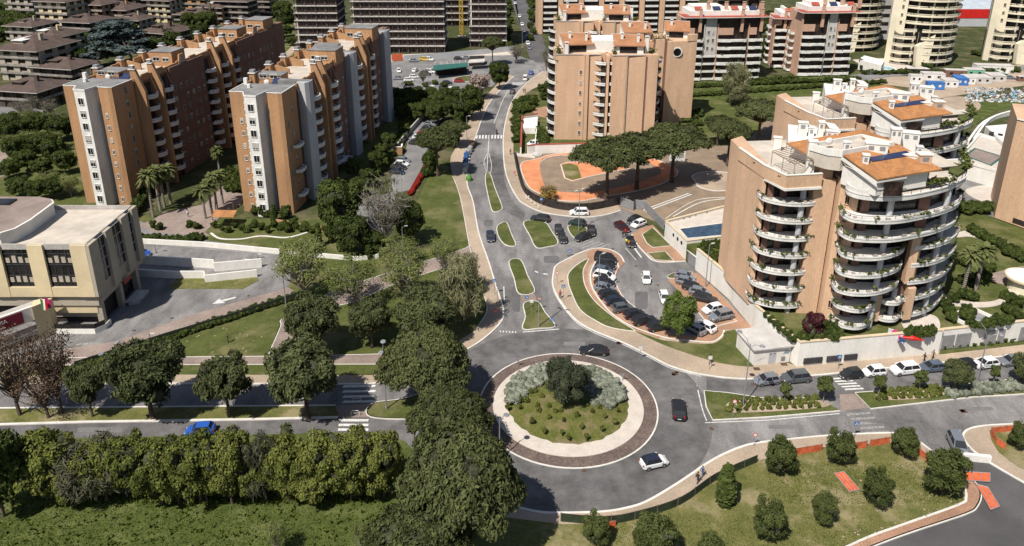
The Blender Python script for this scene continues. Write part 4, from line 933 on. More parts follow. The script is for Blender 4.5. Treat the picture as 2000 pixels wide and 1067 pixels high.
    part(root, 'penthouse_wall', MB().prism([(q([f(160, 640)], 30)[0][0] + .4, q([f(160, 640)], 30)[0][1] + .6), (q([f(440, 790)], 29)[0][0], q([f(440, 790)], 29)[0][1] + 1.2), (4, 8), (8, 14), (0, 18)], 27.5, 30.9), 'white')
    # flat service roof in the middle, low walls
    fl = q([f(365, 655), f(815, 575), f(1090, 640), f(640, 715), f(520, 700)], 32.8)
    part(root, 'service_roof', MB().prism(fl, 30, 32.7), 'terrace'); part(root, 'service_parapet', MB().ribbon(fl + [fl[0]], .3, 32.3, 33.4), 'white')
    # ventilation towers: white boxes with grilles
    def vent(px, py, z, w, d, h, m='white', n=2, rz=-15, hood=True):
        v = G(*f(px, py), z); x, y = v.x - o[0], v.y - o[1]; mb = MB()
        c, s = math.cos(R(rz)), math.sin(R(rz)); T = lambda a, b: (x + a * c - b * s, y + a * s + b * c)
        mb.prism([T(0, 0), T(w, 0), T(w, d), T(0, d)], z - 3.2, z + h, 0)
        mb.prism([T(-.1, -.1), T(w + .1, -.1), T(w + .1, d + .1), T(-.1, d + .1)], z + h, z + h + .14, 1, bottom=True)
        for i in range(n):
            a = w * (i + .25) / n; b = w * (i + .75) / n; mb.prism([T(a, -.02), T(b, -.02), T(b, .05), T(a, .05)], z + h - 1.0, z + h - .3, 2, bottom=True)
        part(root, 'ventilation_tower', mb, [m, 'white2', 'metal'])
    for a in [(340, 745, 31, 1.3, 1.2, 2.6), (500, 600, 31.5, 1.8, 1.0, 1.6), (845, 690, 32.6, 3.2, 1.3, 1.2), (1060, 615, 31.5, 1.6, 1.5, 2.2), (1280, 740, 31.0, .9, .9, 1.6, 'white', 1), (815, 815, 31.6, .9, .9, 1.6, 'white', 1),
              (1155, 640, 30.5, 2.6, 1.6, 2.2, 'white', 2, -20), (1120, 850, 29.6, 3.0, 1.8, 2.5, 'white', 3, -28), (1285, 940, 28.6, 1.9, 1.6, 4.0, 'peach', 1, 0), (250, 590, 30.3, 1.5, 1, 3.0, 'white', 1), (345, 585, 30.5, .9, .9, 2, 'white', 1), (430, 560, 31, .9, 1.2, 2.4, 'white', 1), (655, 670, 32.8, 1, .8, 1.0, 'white', 1), (40, 690, 28.0, 1.3, .9, 2.4, 'white', 0)]: vent(*a)
    pz = onplane(mp_ + [f(865, 755), f(910, 788), f(1260, 730), f(1195, 695)], 30.8, .30)[5:]
    P2 = [G(*f(x, y), z) - Vector((o[0], o[1], 0)) for (x, y), z in zip(((865, 755), (910, 788), (1260, 730), (1195, 695)), pz)]
    up = Vector((0, 0, .16)); part(root, 'solar_panel', MB().add([tuple(p + up) for p in P2] + [tuple(p) for p in P2], [(0, 1, 2, 3), (0, 4, 5, 1), (1, 5, 6, 2), (2, 6, 7, 3), (3, 7, 4, 0)]), 'solar')
    # pergola on the left terrace
    pg_ = MB(); c = q([f(40, 690), f(235, 800), f(395, 770), f(205, 655)], 31.0)
    for p in c + [((c[0][0] + c[1][0]) / 2, (c[0][1] + c[1][1]) / 2)]: pg_.tube([(p[0], p[1], 28), (p[0], p[1], 31)], .06, 4)
    for k in range(11):
        t = k / 10; a = [c[0][i] * (1 - t) + c[1][i] * t for i in (0, 1)]; b = [c[3][i] * (1 - t) + c[2][i] * t for i in (0, 1)]
        pg_.tube([(a[0], a[1], 31), (b[0], b[1], 31.2)], .07, 4)
    for s_, e_ in ((c[0], c[1]), (c[3], c[2])): pg_.tube([(s_[0], s_[1], 30.9), (e_[0], e_[1], 30.9)], .08, 4)
    part(root, 'pergola', pg_, 'wood2')
    an = MB(); v = q([f(1320, 655)], 32)[0]
    an.tube([(7, 12, 32), (7, 12, 35.5)], .04, 4)
    for k in range(5): an.tube([(6.3, 12, 34.2 + k * .25), (7.7, 12, 34.2 + k * .25)], .02, 3)
    part(root, 'aerial', an, 'metal')
    d_ = MB(); v = q([f(530, 620)], 33.6)[0]; d_.ball((v[0], v[1], 33.9), (.6, .2, .6), 0, 10, 6); part(root, 'satellite_dish', d_, 'white2', True)
    # greenery and furniture on the roof terraces
    g = MB(); plants(g, [(-10.2, 9), (-9, 3), (-7.5, -2), (-4, -2)], 28.2, 26, .7, .5); plants(g, [(-.3, 0), (.2, 3)], 30.2, 6, 1.0, .5); plants(g, [(4, -2), (4.6, -4.5)], 28.6, 8, 1.6, .7)
    plants(g, [(14, -4.6), (18, -3.8), (23, -1)], 28.2, 18, 1.0, .6); plants(g, [(24, 2), (26, 6), (27, 9)], 28.2, 30, 1.0, .8)
    part(root, 'terrace_greenery', g, 'plantleaf')
    fu = MB(); fu.box(9, -4.5, 27.9, 11, -3.6, 28.5, 0); fu.box(13.2, -4.2, 27.9, 14.4, -3.2, 28.5, 0); fu.box(16, -3, 27.9, 18, -2.2, 28.4, 1); fu.ball((6.6, -4.0, 28.6), (1.6, 1.0, .5), 2, 14, 6)
    part(root, 'terrace_furniture', fu, ['darkmetal', 'wood', 'white2'], False)
    part(root, 'terrace_turf', MB().prism([(9, -5), (15, -4.6), (15, -3), (9, -3)], 27.8, 27.93).prism([(21.5, 0), (26, 4), (24, 6), (21, 2)], 27.8, 27.93), 'grass')
    return root
M['wood2'] = mat('grey_wood', (.22, .17, .14), .8, .1, 4)
T1 = tower()
KIDS.clear()
v2 = G(1533.7, 198, 29); dx, dy = v2.x - 39.2, v2.y - 125.1
T2 = dup(T1, (TO[0] + dx, TO[1] + dy, 0.0), R(0), label='peach tower with orange roofs directly behind the nearest balcony tower')
for i in range(3):
    p_ = [G(*p, 29.6) for p in ((1749 + i * 20, 227 - i * 1.5), (1763 + i * 20, 236 - i * 2), (1779 + i * 20, 232 - i * 2), (1765 + i * 20, 224 - i * 1.5))]
    MB().add([tuple(p) for p in p_] + [(p.x, p.y, p.z - .12) for p in p_], [(0, 1, 2, 3), (0, 4, 5, 1), (1, 5, 6, 2), (2, 6, 7, 3), (3, 7, 4, 0)]).build('glass_roof', M['white2'], T2)
    MB().tube([(p_[1].x, p_[1].y, 27.8), tuple(p_[1])], .08, 5).build('roof_post', M['darkmetal'], T2)
# right-edge tower: blank brick wall
v = G(2003, 300, 19); r3 = thing('apartment_tower', 'blank peach brick tower wall cut by the right edge of the photo', 'apartment tower', (v.x, v.y, 0), R(-8), 'peach brick towers with curved balconies')
part(r3, 'blank_wall', MB().prism([(-2.6, 1), (3.0, -6.5), (3.6, -6.2), (3.9, -7.4), (16, -4), (16, 12), (2, 14)], 3.8, 26), 'peach')
part(r3, 'basement_window', MB().prism([(-.4, -2.1), (1.6, -4.7), (1.5, -4.85), (-.5, -2.2)], 4.4, 5.3), 'dark')
part(r3, 'parapet_coping', MB().ribbon([(-2.6, 1), (3.0, -6.5), (3.9, -7.4), (16, -4)], .4, 26, 26.15), 'white')

# ================= peach towers in the middle distance =================
def pent(root, x, y, z, w, d, rz=0, m='tile2', lowx=True, vents=2):
    """sloping tiled penthouse roof with white walls and chimneys"""
    c, s = math.cos(R(rz)), math.sin(R(rz)); T = lambda a, b: (x + a * c - b * s, y + a * s + b * c)
    a, b, e, f_ = T(0, 0), T(w, 0), T(w, d), T(0, d)
    part(root, 'penthouse_wall', MB().prism([T(.6, .8), T(w - .4, .8), T(w - .4, d), T(.6, d)], z - .2, z + 2.5), 'white')
    z0, z1 = z + 2.5, z + 4.6; P = [(*a, z0), (*b, z0), (*e, z1), (*f_, z1)]
    part(root, 'tiled_roof', MB().add(P + [(p[0], p[1], p[2] - .25) for p in P], [(0, 1, 2, 3), (7, 6, 5, 4), (0, 4, 5, 1), (1, 5, 6, 2), (2, 6, 7, 3), (3, 7, 4, 0)]), m)
    part(root, 'verge_board', MB().add([(p[0] - .06, p[1] - .06, p[2] - .1) for p in (P[0], P[3])] + [(p[0] - .06, p[1] - .06, p[2] - .6) for p in (P[3], P[0])], [(0, 3, 2, 1)]).add([(P[3][0], P[3][1] + .1, z), (P[2][0], P[2][1] + .1, z), (P[2][0], P[2][1] + .1, z1 + .1), (P[3][0], P[3][1] + .1, z1 + .1)], [(3, 2, 1, 0)]), 'white')
    for i in range(vents):
        q = T(w * (.28 + .5 * i), d * (.6 - .25 * i)); mb = MB(); chimney(mb, q[0], q[1], z + 2.8, 2.2, .7, 0, 0, 1)
        part(root, 'chimney', mb, ['white', 'dark'])
    part(root, 'terrace_window', MB().prism([T(w * .2, .7), T(w * .75, .7), T(w * .75, .85), T(w * .2, .85)], z + .2, z + 2.0), 'glass')
def curved(root, cx, cy, r, a0, a1, zs, plant=2, inner=1.4):
    path = [(cx + r * math.cos(R(a0 + (a1 - a0) * i / 7)), cy + r * math.sin(R(a0 + (a1 - a0) * i / 7))) for i in range(8)]
    inn = [(cx + (r - inner) * math.cos(R(a1 + (a0 - a1) * i / 3)), cy + (r - inner) * math.sin(R(a1 + (a0 - a1) * i / 3))) for i in range(4)]
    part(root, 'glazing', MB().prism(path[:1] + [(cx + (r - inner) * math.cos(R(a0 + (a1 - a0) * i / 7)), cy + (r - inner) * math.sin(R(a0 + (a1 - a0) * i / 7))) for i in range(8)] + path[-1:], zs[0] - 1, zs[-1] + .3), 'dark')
    for z in zs: balcony(root, path, z, inn, band=.85, rail=.9, plant=plant, posts=2)
def mid_tower(label, px, py, H, mirrored=False, second=True):
    v = G(px, py, H); o = (v.x, v.y)
    root = thing('apartment_tower', label, 'apartment tower', (o[0], o[1], 0), 0, 'peach brick towers with tiled penthouses')
    w1 = 13.2
    zs = [1.6 + 3.05 * k for k in range(int(H / 3.05))]
    part(root, 'brick_wall', MB().prism([(0, 0), (8.2, 0), (8.2, .35), (w1, -.1), (w1 - .3, 10), (0, 12)], 0, H), 'peach')
    part(root, 'pilaster', MB().box(8.6, -.45, 0, 9.6, .2, H + .1).box(8.0, -.2, 0, 8.5, .2, H), 'peach')
    wins(root, [((7.4, 0, z), 0) for z in zs[:-1]], .6, 1.2)
    curved(root, 3.5, 4.4, 5.4, 168, 235, zs)
    curved(root, w1 + 1.9, 3.2, 4.8, 176, 262, zs)
    part(root, 'brick_wall', MB().prism([(w1 + 1.3, -1.2), (w1 + 2.2, -1.4), (w1 + 2.2, 3), (w1 + 1.3, 3)], 0, H), 'peach')
    X = w1 + 3.0
    if second:
        part(root, 'brick_wall', MB().prism([(X, -1.5), (X + 4.2, -1.2), (X + 4.2, -.9), (X + 9.6, -1.0), (X + 9.6, .2), (X + 10.2, .2), (X + 10.2, -.8), (X + 13.3, -.5), (X + 13.0, 8), (X + 8, 14), (X - 5, 13), (X - 3, 2), (X, 2)], 0, H), 'peach')
        part(root, 'recess_strip', MB().box(X + 9.5, -.75, 0, X + 10.3, .3, H - .6), 'redbrick_shaded')
        part(root, 'pilaster', MB().box(X + 4.1, -1.35, 0, X + 4.5, -.8, H + .2), 'pave')
        curved(root, X + 10, 4, 5.0, -42, 20, zs)
        curved(root, X + .6, .3, 1.5, 200, 300, zs, 0, .5)
        part(root, 'parapet_coping', MB().ribbon([(X, -1.5), (X + 4.2, -1.2), (X + 9.6, -1.0)], .3, H, H + .15).ribbon([(0, 0), (8.2, 0), (w1, -.1)], .3, H, H + .15), 'grey')
        pent(root, X + .5, .8, H, 9, 6.5, -4)
        pent(root, 2.5, 1.5, H, 9, 7, 8)
        part(root, 'service_block', MB().box(w1 - 2.5, 3.5, H - 1, X + 10, 12, H + 3.4), 'white')
        mb = MB(); chimney(mb, 3.2, .9, H, 3.0, 1.0, 0, 0, 1); part(root, 'chimney', mb, ['white', 'dark'])
        mb = MB(); chimney(mb, X + 10.2, 2.6, H, 4.4, 1.0, 0, 0, 1); part(root, 'chimney', mb, ['white', 'dark'])
        g = plants(MB(), [(1, .6), (1, 5)], H, 16, 2.0, 1.0); plants(g, [(X + .6, 0), (X + 1, 2)], H, 8, 2.0, .6); plants(g, [(X + 11, 1), (X + 13, 5)], H, 14, 1.2, .8); part(root, 'terrace_greenery', g, 'plantleaf')
    return root
mid_tower('front peach tower with blank walls and tiled penthouses, right of the avenue bend', 1085, 107, 25.7)
mid_tower('similar peach tower standing half hidden directly behind the one at the avenue bend', 1085, 42, 27.0)
v = G(1278, 74, 26.8); r4 = thing('apartment_tower', 'peach brick tower with a round window high in its blank wall, by the fenced lawn', 'apartment tower', (v.x, v.y, 0), 0, 'peach brick towers with tiled penthouses')
part(r4, 'brick_wall', MB().prism([(0, -3), (2.8, -3), (2.8, 6), (0, 6)], 9, 26.8).prism([(3.6, -3.4), (13.0, -1.6), (12.4, 9), (3.6, 11)], 0, 26.2).prism([(10, -2.4), (13.0, -1.7), (13.0, -.8), (10, -1)], 26.2, 28.2), 'peach')
part(r4, 'recess_strip', MB().box(2.7, -2.8, 4, 3.7, 4, 26.4), 'redbrick_shaded')
part(r4, 'core_wall', MB().box(-12, 1, 0, 5, 14, 25.5), 'peach')
part(r4, 'round_window', MB().tube([(6.8, -2.62, 22.9), (6.8, -3.0, 22.9)], 1.55, 20, 0).tube([(6.8, -2.9, 22.9), (6.8, -3.05, 22.9)], 1.2, 20, 1), ['white2', 'glass'])
curved(r4, -1.5, 5, 8.0, 215, 262, [3 + 3.05 * k for k in range(8)])
pent(r4, -9, 2, 25.5, 9, 7, 4, 'tile2'); pent(r4, 3.5, 3, 26, 8, 6, -10, 'tile2', vents=1)
g = plants(MB(), [(-3, -2), (0, -2), (4, -1)], 26, 30, 2.2, 1.2); part(r4, 'terrace_greenery', g, 'plantleaf')

# ================= salmon and white apartment blocks =================
def white_block(px, py, label, segs, H=24.5, rz=0, bottom=True):
    """segs: (width, kind) from left to right; kinds: b wide balconies, n narrow balconies, g grey stair strip"""
    v = G(px, py, 0); root = thing('apartment_block', label, 'apartment block', (v.x, v.y, 0), R(rz), 'salmon and white apartment blocks')
    Wt = sum(s[0] for s in segs); D = 15
    part(root, 'core_wall', MB().box(.5, 1.5, 0, Wt - .5, D, H - .5), 'salmon')
    part(root, 'glazing', MB().box(.6, 1.2, .5, Wt - .6, 1.5, H - 1), 'brownglass')
    x = 0; fl = 7; fh = 2.95
    for i, (w_, k) in enumerate(segs):
        if k == 'g':
            part(root, 'stair_wall', MB().add([(x + .2, .6, 10), (x + w_ - .2, .6, 10), (x + w_ - .6, .6, H - .4), (x + .6, .6, H - .4), (x + .2, 1.6, 10), (x + w_ - .2, 1.6, 10), (x + w_ - .6, 1.6, H - .4), (x + .6, 1.6, H - .4)], [(0, 1, 2, 3), (1, 5, 6, 2), (4, 0, 3, 7), (3, 2, 6, 7)]), 'concrete2')
            wins(root, [((x + w_ * t, .6, z), 0) for t in (.32, .68) for z in (12, 15, 18)], .8, 1.4)
            for f in range(4): balcony(root, [(x + .2, 1.2), (x + .3, .2), (x + w_ - .3, .2), (x + w_ - .2, 1.2)], .5 + f * fh, [], band=.8, rail=0, lip=False)
            part(root, 'downpipe', MB().box(x - .1, .3, 0, x + .1, .6, H - 3), 'white2')
        else:
            bay = .9 if k == 'b' else .3
            for f in range(fl):
                z = .5 + f * fh
                if f >= fl - 1: continue
                pth = [(x + .2, 1.3), (x + .3, -bay * .5), (x + w_ * .35, -bay), (x + w_ * .9, -bay), (x + w_ - .1, 1.3)]
                o = balcony(root, pth, z, [], band=1.15, rail=0, lip=False, plant=2)
                q = MB().box(x + w_ * .4, -bay - .25, z + .2, x + w_ * .8, -bay + .1, z + 1.0).build('planter', M['white2'], root, world=False); q.parent = o
            part(root, 'salmon_wall', MB().box(x + .3, .4, .5 + 6 * fh - .4, x + w_ * .5, 1.6, .5 + 6 * fh + 2.2).box(x - .15, .5, 0, x + .25, 1.6, H - 3), 'salmon')
            mb = MB(); chimney(mb, x + w_ * .75, .4, H - 6, 8.2, 1.0, 0, 0, 1); part(root, 'chimney', mb, ['salmon', 'metal'])
        x += w_
    # side walls with balconies
    for f in range(6):
        z = .5 + f * fh; balcony(root, [(0.2, 12), (-.9, 11.5), (-.9, 8), (.2, 7.5)], z, [], band=.9, rail=0, lip=False)
        balcony(root, [(Wt - .2, 4), (Wt + .9, 4.5), (Wt + .9, 8.5), (Wt - .2, 9)], z, [], band=.9, rail=0, lip=False)
    rf = [(-1.2, -1.0), (Wt * .5, -1.6), (Wt + 1.4, -.8), (Wt + 1.2, D * .5), (-1.2, D * .5)]
    part(root, 'roof', MB().prism(rf, H - .5, H - .3, 0, bottom=True), 'white2'); part(root, 'red_roof', MB().prism([(p[0] * .985 + .2, p[1] * .9) for p in rf], H - .3, H - .15), 'redroof')
    part(root, 'penthouse_wall', MB().box(2, 2.2, H - .4, Wt - 2, D - 1, H + 1.6).box(4, 5, H + 1.6, Wt * .5, D - 2, H + 3), 'white')
    for i in range(int(Wt / 7)):
        xx = 4 + i * 7; P = [(xx, 2.6, H + 2.0), (xx + 2.8, 2.6, H + 2.0), (xx + 2.8, 4.6, H + 3.0), (xx, 4.6, H + 3.0)]
        part(root, 'solar_panel' if i % 2 else 'red_rooflet', MB().add(P + [(a, b, c - .2) for a, b, c in P], [(0, 1, 2, 3), (7, 6, 5, 4), (0, 4, 5, 1), (1, 5, 6, 2), (3, 7, 4, 0)]), 'solar' if i % 2 else 'redroof')
        mb = MB(); chimney(mb, xx + 5.6, 5, H + .5, 3.6, 1.1, 0, 0, 1); part(root, 'chimney', mb, ['salmon', 'metal'])
    return root
M['salmon'] = mat('salmon_render', (.50, .31, .22), .85, .06, .7, .06, big=.05)
white_block(1331, 160, 'long white balconied block with pale grey stair strip, behind the round-windowed tower', [(7.5, 'b'), (5.2, 'g'), (12, 'b'), (6, 'n')], 25, 4)
white_block(1556, 150, 'shorter white balconied block between its long twin and the cream round towers', [(10, 'b'), (4.2, 'g'), (7, 'n')], 25.5, 3)
white_block(1505, 134, 'narrow wing with small white corner balconies, left part of the shorter balconied block', [(5, 'n'), (5, 'n')], 21, -6)
white_block(1395, 96, 'white balconied wing showing dark side balconies between the two larger balconied blocks', [(6, 'n'), (10, 'b'), (5, 'n')], 23, 6)
# peach block across the top edge
v = G(1050, 66, 0); r5 = thing('apartment_block', 'long peach block with cream balconies along the top edge of the photo', 'apartment block', (v.x, v.y, 0), R(3))
part(r5, 'core_wall', MB().box(0, 1.5, 0, 82, 14, 22), 'peach'); part(r5, 'glazing', MB().box(.5, 1.1, 0, 81.5, 1.5, 21), 'brownglass')
for i in range(8):
    x = i * 10.3
    part(r5, 'brick_pier', MB().box(x, -.6, 0, x + 2.4, 1.8, 23 + (i % 3)), 'peach')
    for f in range(7): balcony(r5, [(x + 2.6, 1), (x + 3, -.4), (x + 9.4, -.4), (x + 9.9, 1)], 1 + f * 3, [], band=1.0, rail=0, lip=False, plant=2 if f % 2 else 0)
    part(r5, 'penthouse_wall', MB().box(x + 2, 4, 22, x + 7, 10, 24.5), 'white')
# ================= cream round towers =================
def cream(px, py, label, R0=13.5, floors=9, mirror=1, H0=0):
    v = G(px, py, 0); root = thing('round_tower', label, 'apartment tower', (v.x, v.y, 0), 0, 'cream towers with curved balcony bands')
    H = floors * 3.1 + 2
    C = (0, 9)
    part(root, 'glazing', MB().cyl(C, R0 - 1.4, .2, H - 1, 40), 'glass')
    pl = MB()
    for a in range(206, 345, 26): pl.prism([(C[0] + (R0 - 1.3) * math.cos(R(a + k)), C[1] + (R0 - 1.3) * math.sin(R(a + k))) for k in (-1.6, 1.6)] + [(C[0] + (R0 - 1.9) * math.cos(R(a + k)), C[1] + (R0 - 1.9) * math.sin(R(a + k))) for k in (1.6, -1.6)], 0, H - 1)
    part(root, 'pier_wall', pl, 'cream')
    for f in range(floors):
        z = 1.8 + f * 3.1; a0 = 245 if f < floors - 4 else 205
        path = [(C[0] + R0 * math.cos(R(a0 + (372 - a0) * i / 26)), C[1] + R0 * math.sin(R(a0 + (372 - a0) * i / 26))) for i in range(27)]
        mb = MB(); mb.ribbon(path, .35, z, z + .75, 0); mb.ribbon(path, .22, z + 1.0, z + 1.25, 0); mb.ribbon(path, 1.6, z + .1, z + .3, 0, off=.8)
        o = part(root, 'balcony', mb, 'cream')
        q = plants(MB(), path, z + .9, 10, .5, .4).build('planter_greenery', M['plantleaf'], root, world=False); q.parent = o
    # sloping blank wall and lesser stack to the left
    part(root, 'blank_wall', MB().add([(-6.2, -3.6, 0), (-1.8, -4.6, 0), (-.6, -4.4, 13.5), (-6.8, -3.4, 8.5), (-6.2, 2, 0), (-1.8, 2, 0), (-.6, 2, 13.5), (-6.8, 2, 8.5)], [(0, 1, 2, 3), (1, 5, 6, 2), (4, 0, 3, 7), (3, 2, 6, 7)]), 'cream')
    part(root, 'blank_wall', MB().prism([(-14, 3), (-11.4, .6), (-10.2, 4), (-10, 10), (-12, 12)], 12, H + 1).prism([(-15.5, 5), (-14, 3), (-12, 5), (-13, 10)], 0, H + 1), 'cream')
    part(root, 'recess_wall', MB().prism([(-12, 4), (-6, -1.5), (-4, 5), (-8, 12)], 0, 14), 'tan')
    for f in range(5):
        z = 1.8 + f * 3.1; path = arcp(-9.3, 3.6, 5.6, 195, 292, 8)
        mb = MB(); mb.ribbon(path, .3, z, z + .75); mb.ribbon(path, .2, z + 1.0, z + 1.25); part(root, 'balcony', mb, 'cream')
    wins(root, [((-12.7, 1.7, z), R(-43)) for z in (17, 20.2, 23.4, 26.5)], .8, 1.3, 'cream')
    part(root, 'roof', MB().cyl(C, R0 - 1.0, H - 1, H - .6, 40), 'terrace'); part(root, 'penthouse_wall', MB().cyl((0, 10), R0 - 5, H - .6, H + 2.4, 28), 'cream')
    g = plants(MB(), arcp(0, 9, R0 - 1, 200, 350, 20), H - .5, 40, 1.2, .8); part(root, 'terrace_greenery', g, 'plantleaf')
    return root
def arcp(cx, cy, r, a0, a1, n): return [(cx + r * math.cos(R(a0 + (a1 - a0) * i / n)), cy + r * math.sin(R(a0 + (a1 - a0) * i / n))) for i in range(n + 1)]
cream(1808, 127, 'cream round tower with curved balcony bands, middle one, behind the turquoise pool')
cream(2002, 122, 'cream round tower cut by the right edge of the photo, beyond the white path')
cream(1668, 98, 'cream round tower partly hidden behind the shorter white balconied block', floors=9)
v = G(1735, 90, 0); r6 = thing('grey_office_block', 'grey concrete block with bare trees in front, between two cream round towers', 'building', (v.x, v.y, 0))
part(r6, 'wall', MB().box(-8, 16, 0, 10, 30, 22), 'concrete'); part(r6, 'window_band', MB().box(-8.2, 15.8, 3, 6, 16, 4.5).box(-8.2, 15.8, 7, 6, 16, 8.5).box(-8.2, 15.8, 11, 6, 16, 12.5).box(-8.2, 15.8, 15, 6, 16, 16.5), 'glass')
v = G(1912, 60, 0); r7 = thing('warehouse', 'pale grey warehouse with a bright red band, between the cream round towers', 'warehouse', (v.x, v.y, 0))
part(r7, 'wall', MB().box(-14, 12, 0, 22, 40, 9), 'grey'); part(r7, 'red_band', MB().box(-14.2, 11.8, 4.5, 22.2, 12, 9.2), 'red'); part(r7, 'roof', MB().add([(-14, 12, 9.2), (22, 12, 9.2), (22, 40, 14), (-14, 40, 14)], [(0, 1, 2, 3)]), 'metalroof')
# ---------------- raised garden of the curved-balcony towers and its walls ----------------
def gp(pts, z=0): return [G2(p, z) for p in pts]
street_wall = [(1359, 526), (1425, 584), (1474, 644), (1556, 716), (1829.6, 690.6)]
pod = gp([(1340, 512)] + street_wall + [(1833, 684), (2140, 650)]) + [(230, 190), (150, 215), (100, 200), (58, 190), G2((1436, 399), 4.2), G2((1425, 460), 4.2), G2((1342, 471), 4.2)]
struct(MB().prism(pod, -.5, 3.6, 0), 'raised_garden', M['grass'])
def wallthing(name, label, path, h, t=.35, m='white', cap='cream_cap', z0=-.2, cat='wall', group=None, extras=None):
    p0 = path[len(path) // 2]; root = thing(name, label, cat, (p0[0], p0[1], 0), 0, group)
    M_ = MB().ribbon(path, t, z0, h); M_.build('wall_face', M[m], root)
    if cap: MB().ribbon(path, t + .16, h, h + .16).build('coping', M[cap], root)
    if extras:
        for nm, mb, mm in extras: mb.build(nm, M[mm], root)
    return root
def slit(a, b, z0, z1, off=.05):
    return MB().ribbon(gp([a, b]), .12, z0, z1, off=off)
pw_ = gp(street_wall)
ex = []
for x0, x1 in ((1567, 1603), (1612, 1640), (1646, 1671)):
    t0, t1 = (x0 - 1556) / 273.6, (x1 - 1556) / 273.6
    y0, y1 = 716 - 25.4 * t0, 716 - 25.4 * t1
    ex.append(('vent_grille', MB().ribbon(gp([(x0, y0 + 1), (x1, y1 + 1)]), .5, .55, 1.55, off=-.0), 'darkmetal'))
wallthing('retaining_wall', 'white retaining wall with cream coping and three dark vent grilles, under the nearest balcony tower', pw_, 4.45, .4, extras=ex)
ex = []
for x0, x1 in ((1835, 1858), (1862, 1890), (1918, 1940), (1944, 1956), (1986, 1999)):
    y0, y1 = 684 - (x0 - 1833) * .1107, 684 - (x1 - 1833) * .1107
    ex.append(('metal_door', MB().ribbon(gp([(x0, y0 + 1), (x1, y1 + 1)]), .5, .35, 2.9, off=0), 'metal'))
wallthing('retaining_wall', 'lower white retaining wall with row of grey metal doors, right end of the street', gp([(1829.6, 690.0), (1833, 684), (2140, 650)]), 3.9, .4, extras=ex)
struct(MB().prism(gp([(1834, 694), (1836, 683), (2120, 652), (2120, 660)]), 0, .2), 'verge', M['grass'])
# pool enclosure
P4 = [(1301, 432), (1342, 471), (1425, 460), (1452, 457)]
enc = thing('pool_enclosure', 'white walled terrace holding a blue covered pool, left of the nearest balcony tower', 'swimming pool', (*G2((1342, 471), 4), 0))
tp = gp(P4, 4.2) + [G2((1470, 400), 4.2), G2((1430, 399), 4.2)]
MB().ribbon(tp[:3] + [tp[3]], .35, 0, 4.2).ribbon([tp[0], tp[5]], .35, 2, 4.2).build('wall_face', M['white'], enc)
MB().ribbon(tp[:4], .5, 4.2, 4.34).ribbon([tp[0], tp[5]], .5, 4.2, 4.34).build('coping', M['cream_cap'], enc)
MB().prism(tp, 0, 3.68).build('pool_deck', M['gravel'], enc)
wt = gp([(1326, 447), (1424, 434), (1440, 440), (1436, 458), (1424, 459), (1343, 466)], 3.75); MB().prism(wt, 3.6, 3.75).build('pool_cover', M['water'], enc)
MB().ribbon(wt + [wt[0]], .35, 3.6, 3.8).build('pool_edge', M['kerb'], enc)
for i, t in enumerate((.42, .62, .8)):
    a = Vector(tp[0]) * (1 - t) + Vector(tp[1]) * t; d = (Vector(tp[1]) - Vector(tp[0])).normalized(); n = Vector((d.y, -d.x)); n = n if n.y < 0 else -n
    MB().tube([(a.x, a.y, 2.9), (a.x + n.x * .22, a.y + n.y * .22, 2.9)], .38, 14).build('porthole', M['dark'], enc)
for t in (.25, .34, .43, .6):
    a = Vector(tp[0]) * (1 - t) + Vector(tp[5]) * t; MB().tube([(a.x, a.y - .3, 3.95 - .2), (a.x, a.y + .1, 3.75)], .3, 12).build('porthole', M['metal'], enc)
gt = thing('gate', 'grey metal gate between the pool enclosure and the white street wall', 'gate', (*G2((1343, 514)), 0))
MB().ribbon(gp([(1341, 512), (1359, 527)]), .12, .1, 2.6).build('gate_leaf', M['metal'], gt); MB().ribbon(gp([(1341, 512), (1359, 527)]), .3, 2.6, 2.75).build('gate_beam', M['white'], gt)
# service booth with graffiti
bt = thing('service_booth', 'small white service booth with double door and blue graffiti, beside the street wall', 'booth', (*G2((1471, 716)), 0))
bb = gp([(1471, 716), (1541, 707), (1504, 670), (1437, 679)]); bH = 3.05
bb = [bb[0], bb[1], (bb[1][0] + (bb[2][0] - bb[1][0]), bb[2][1]), bb[3]]
MB().prism(bb, 0, bH).build('wall', M['white'], bt)
ro = [(bb[0][0] - .35, bb[0][1] - .45), (bb[1][0] + .4, bb[1][1] - .4), (bb[2][0] + .4, bb[2][1] + .3), (bb[3][0] - .3, bb[3][1] + .3)]
MB().prism(ro, bH, bH + .22, bottom=True).build('flat_roof', M['concrete2'], bt)
d_ = (Vector(bb[1]) - Vector(bb[0])); L_ = d_.length; d_.normalize(); nn_ = Vector((d_.y, -d_.x))
def onb(t0, t1, off): return [tuple(Vector(bb[0]) + d_ * (L_ * t) + nn_ * off) for t in (t0, t1)]
db = MB().ribbon(onb(.40, .60, .03), .05, .1, 2.3).build('double_door', M['grey'], bt)
MB().ribbon(onb(.42, .47, .07), .03, 1.9, 2.0).ribbon(onb(.53, .58, .07), .03, 1.9, 2.0).build('door_vent', M['dark'], bt)
MB().ribbon(onb(.76, .86, .05), .1, .5, 1.2).build('cabinet', M['metal'], bt)
M['blue'] = mat('blue_paint', (.05, .16, .42), .6, .1, 4); M['spray'] = mat('blue_spray', (.16, .30, .42), .8, .2, 8)
gf = MB(); rg = random.Random(3)
for i in range(9):
    u = .80 + i * .018; q = Vector(bb[0]) + d_ * (L_ * u) + nn_ * .03
    gf.tube([(q.x, q.y, 1.5 + rg.random() * .3), (q.x + .15, q.y, 1.8 + rg.random() * .4), (q.x + .05, q.y, 2.1 + rg.random() * .3), (q.x + .3, q.y, 1.7 + rg.random() * .3)], .025, 3)
gf.build('graffiti', M['spray'], bt)
gf = MB()
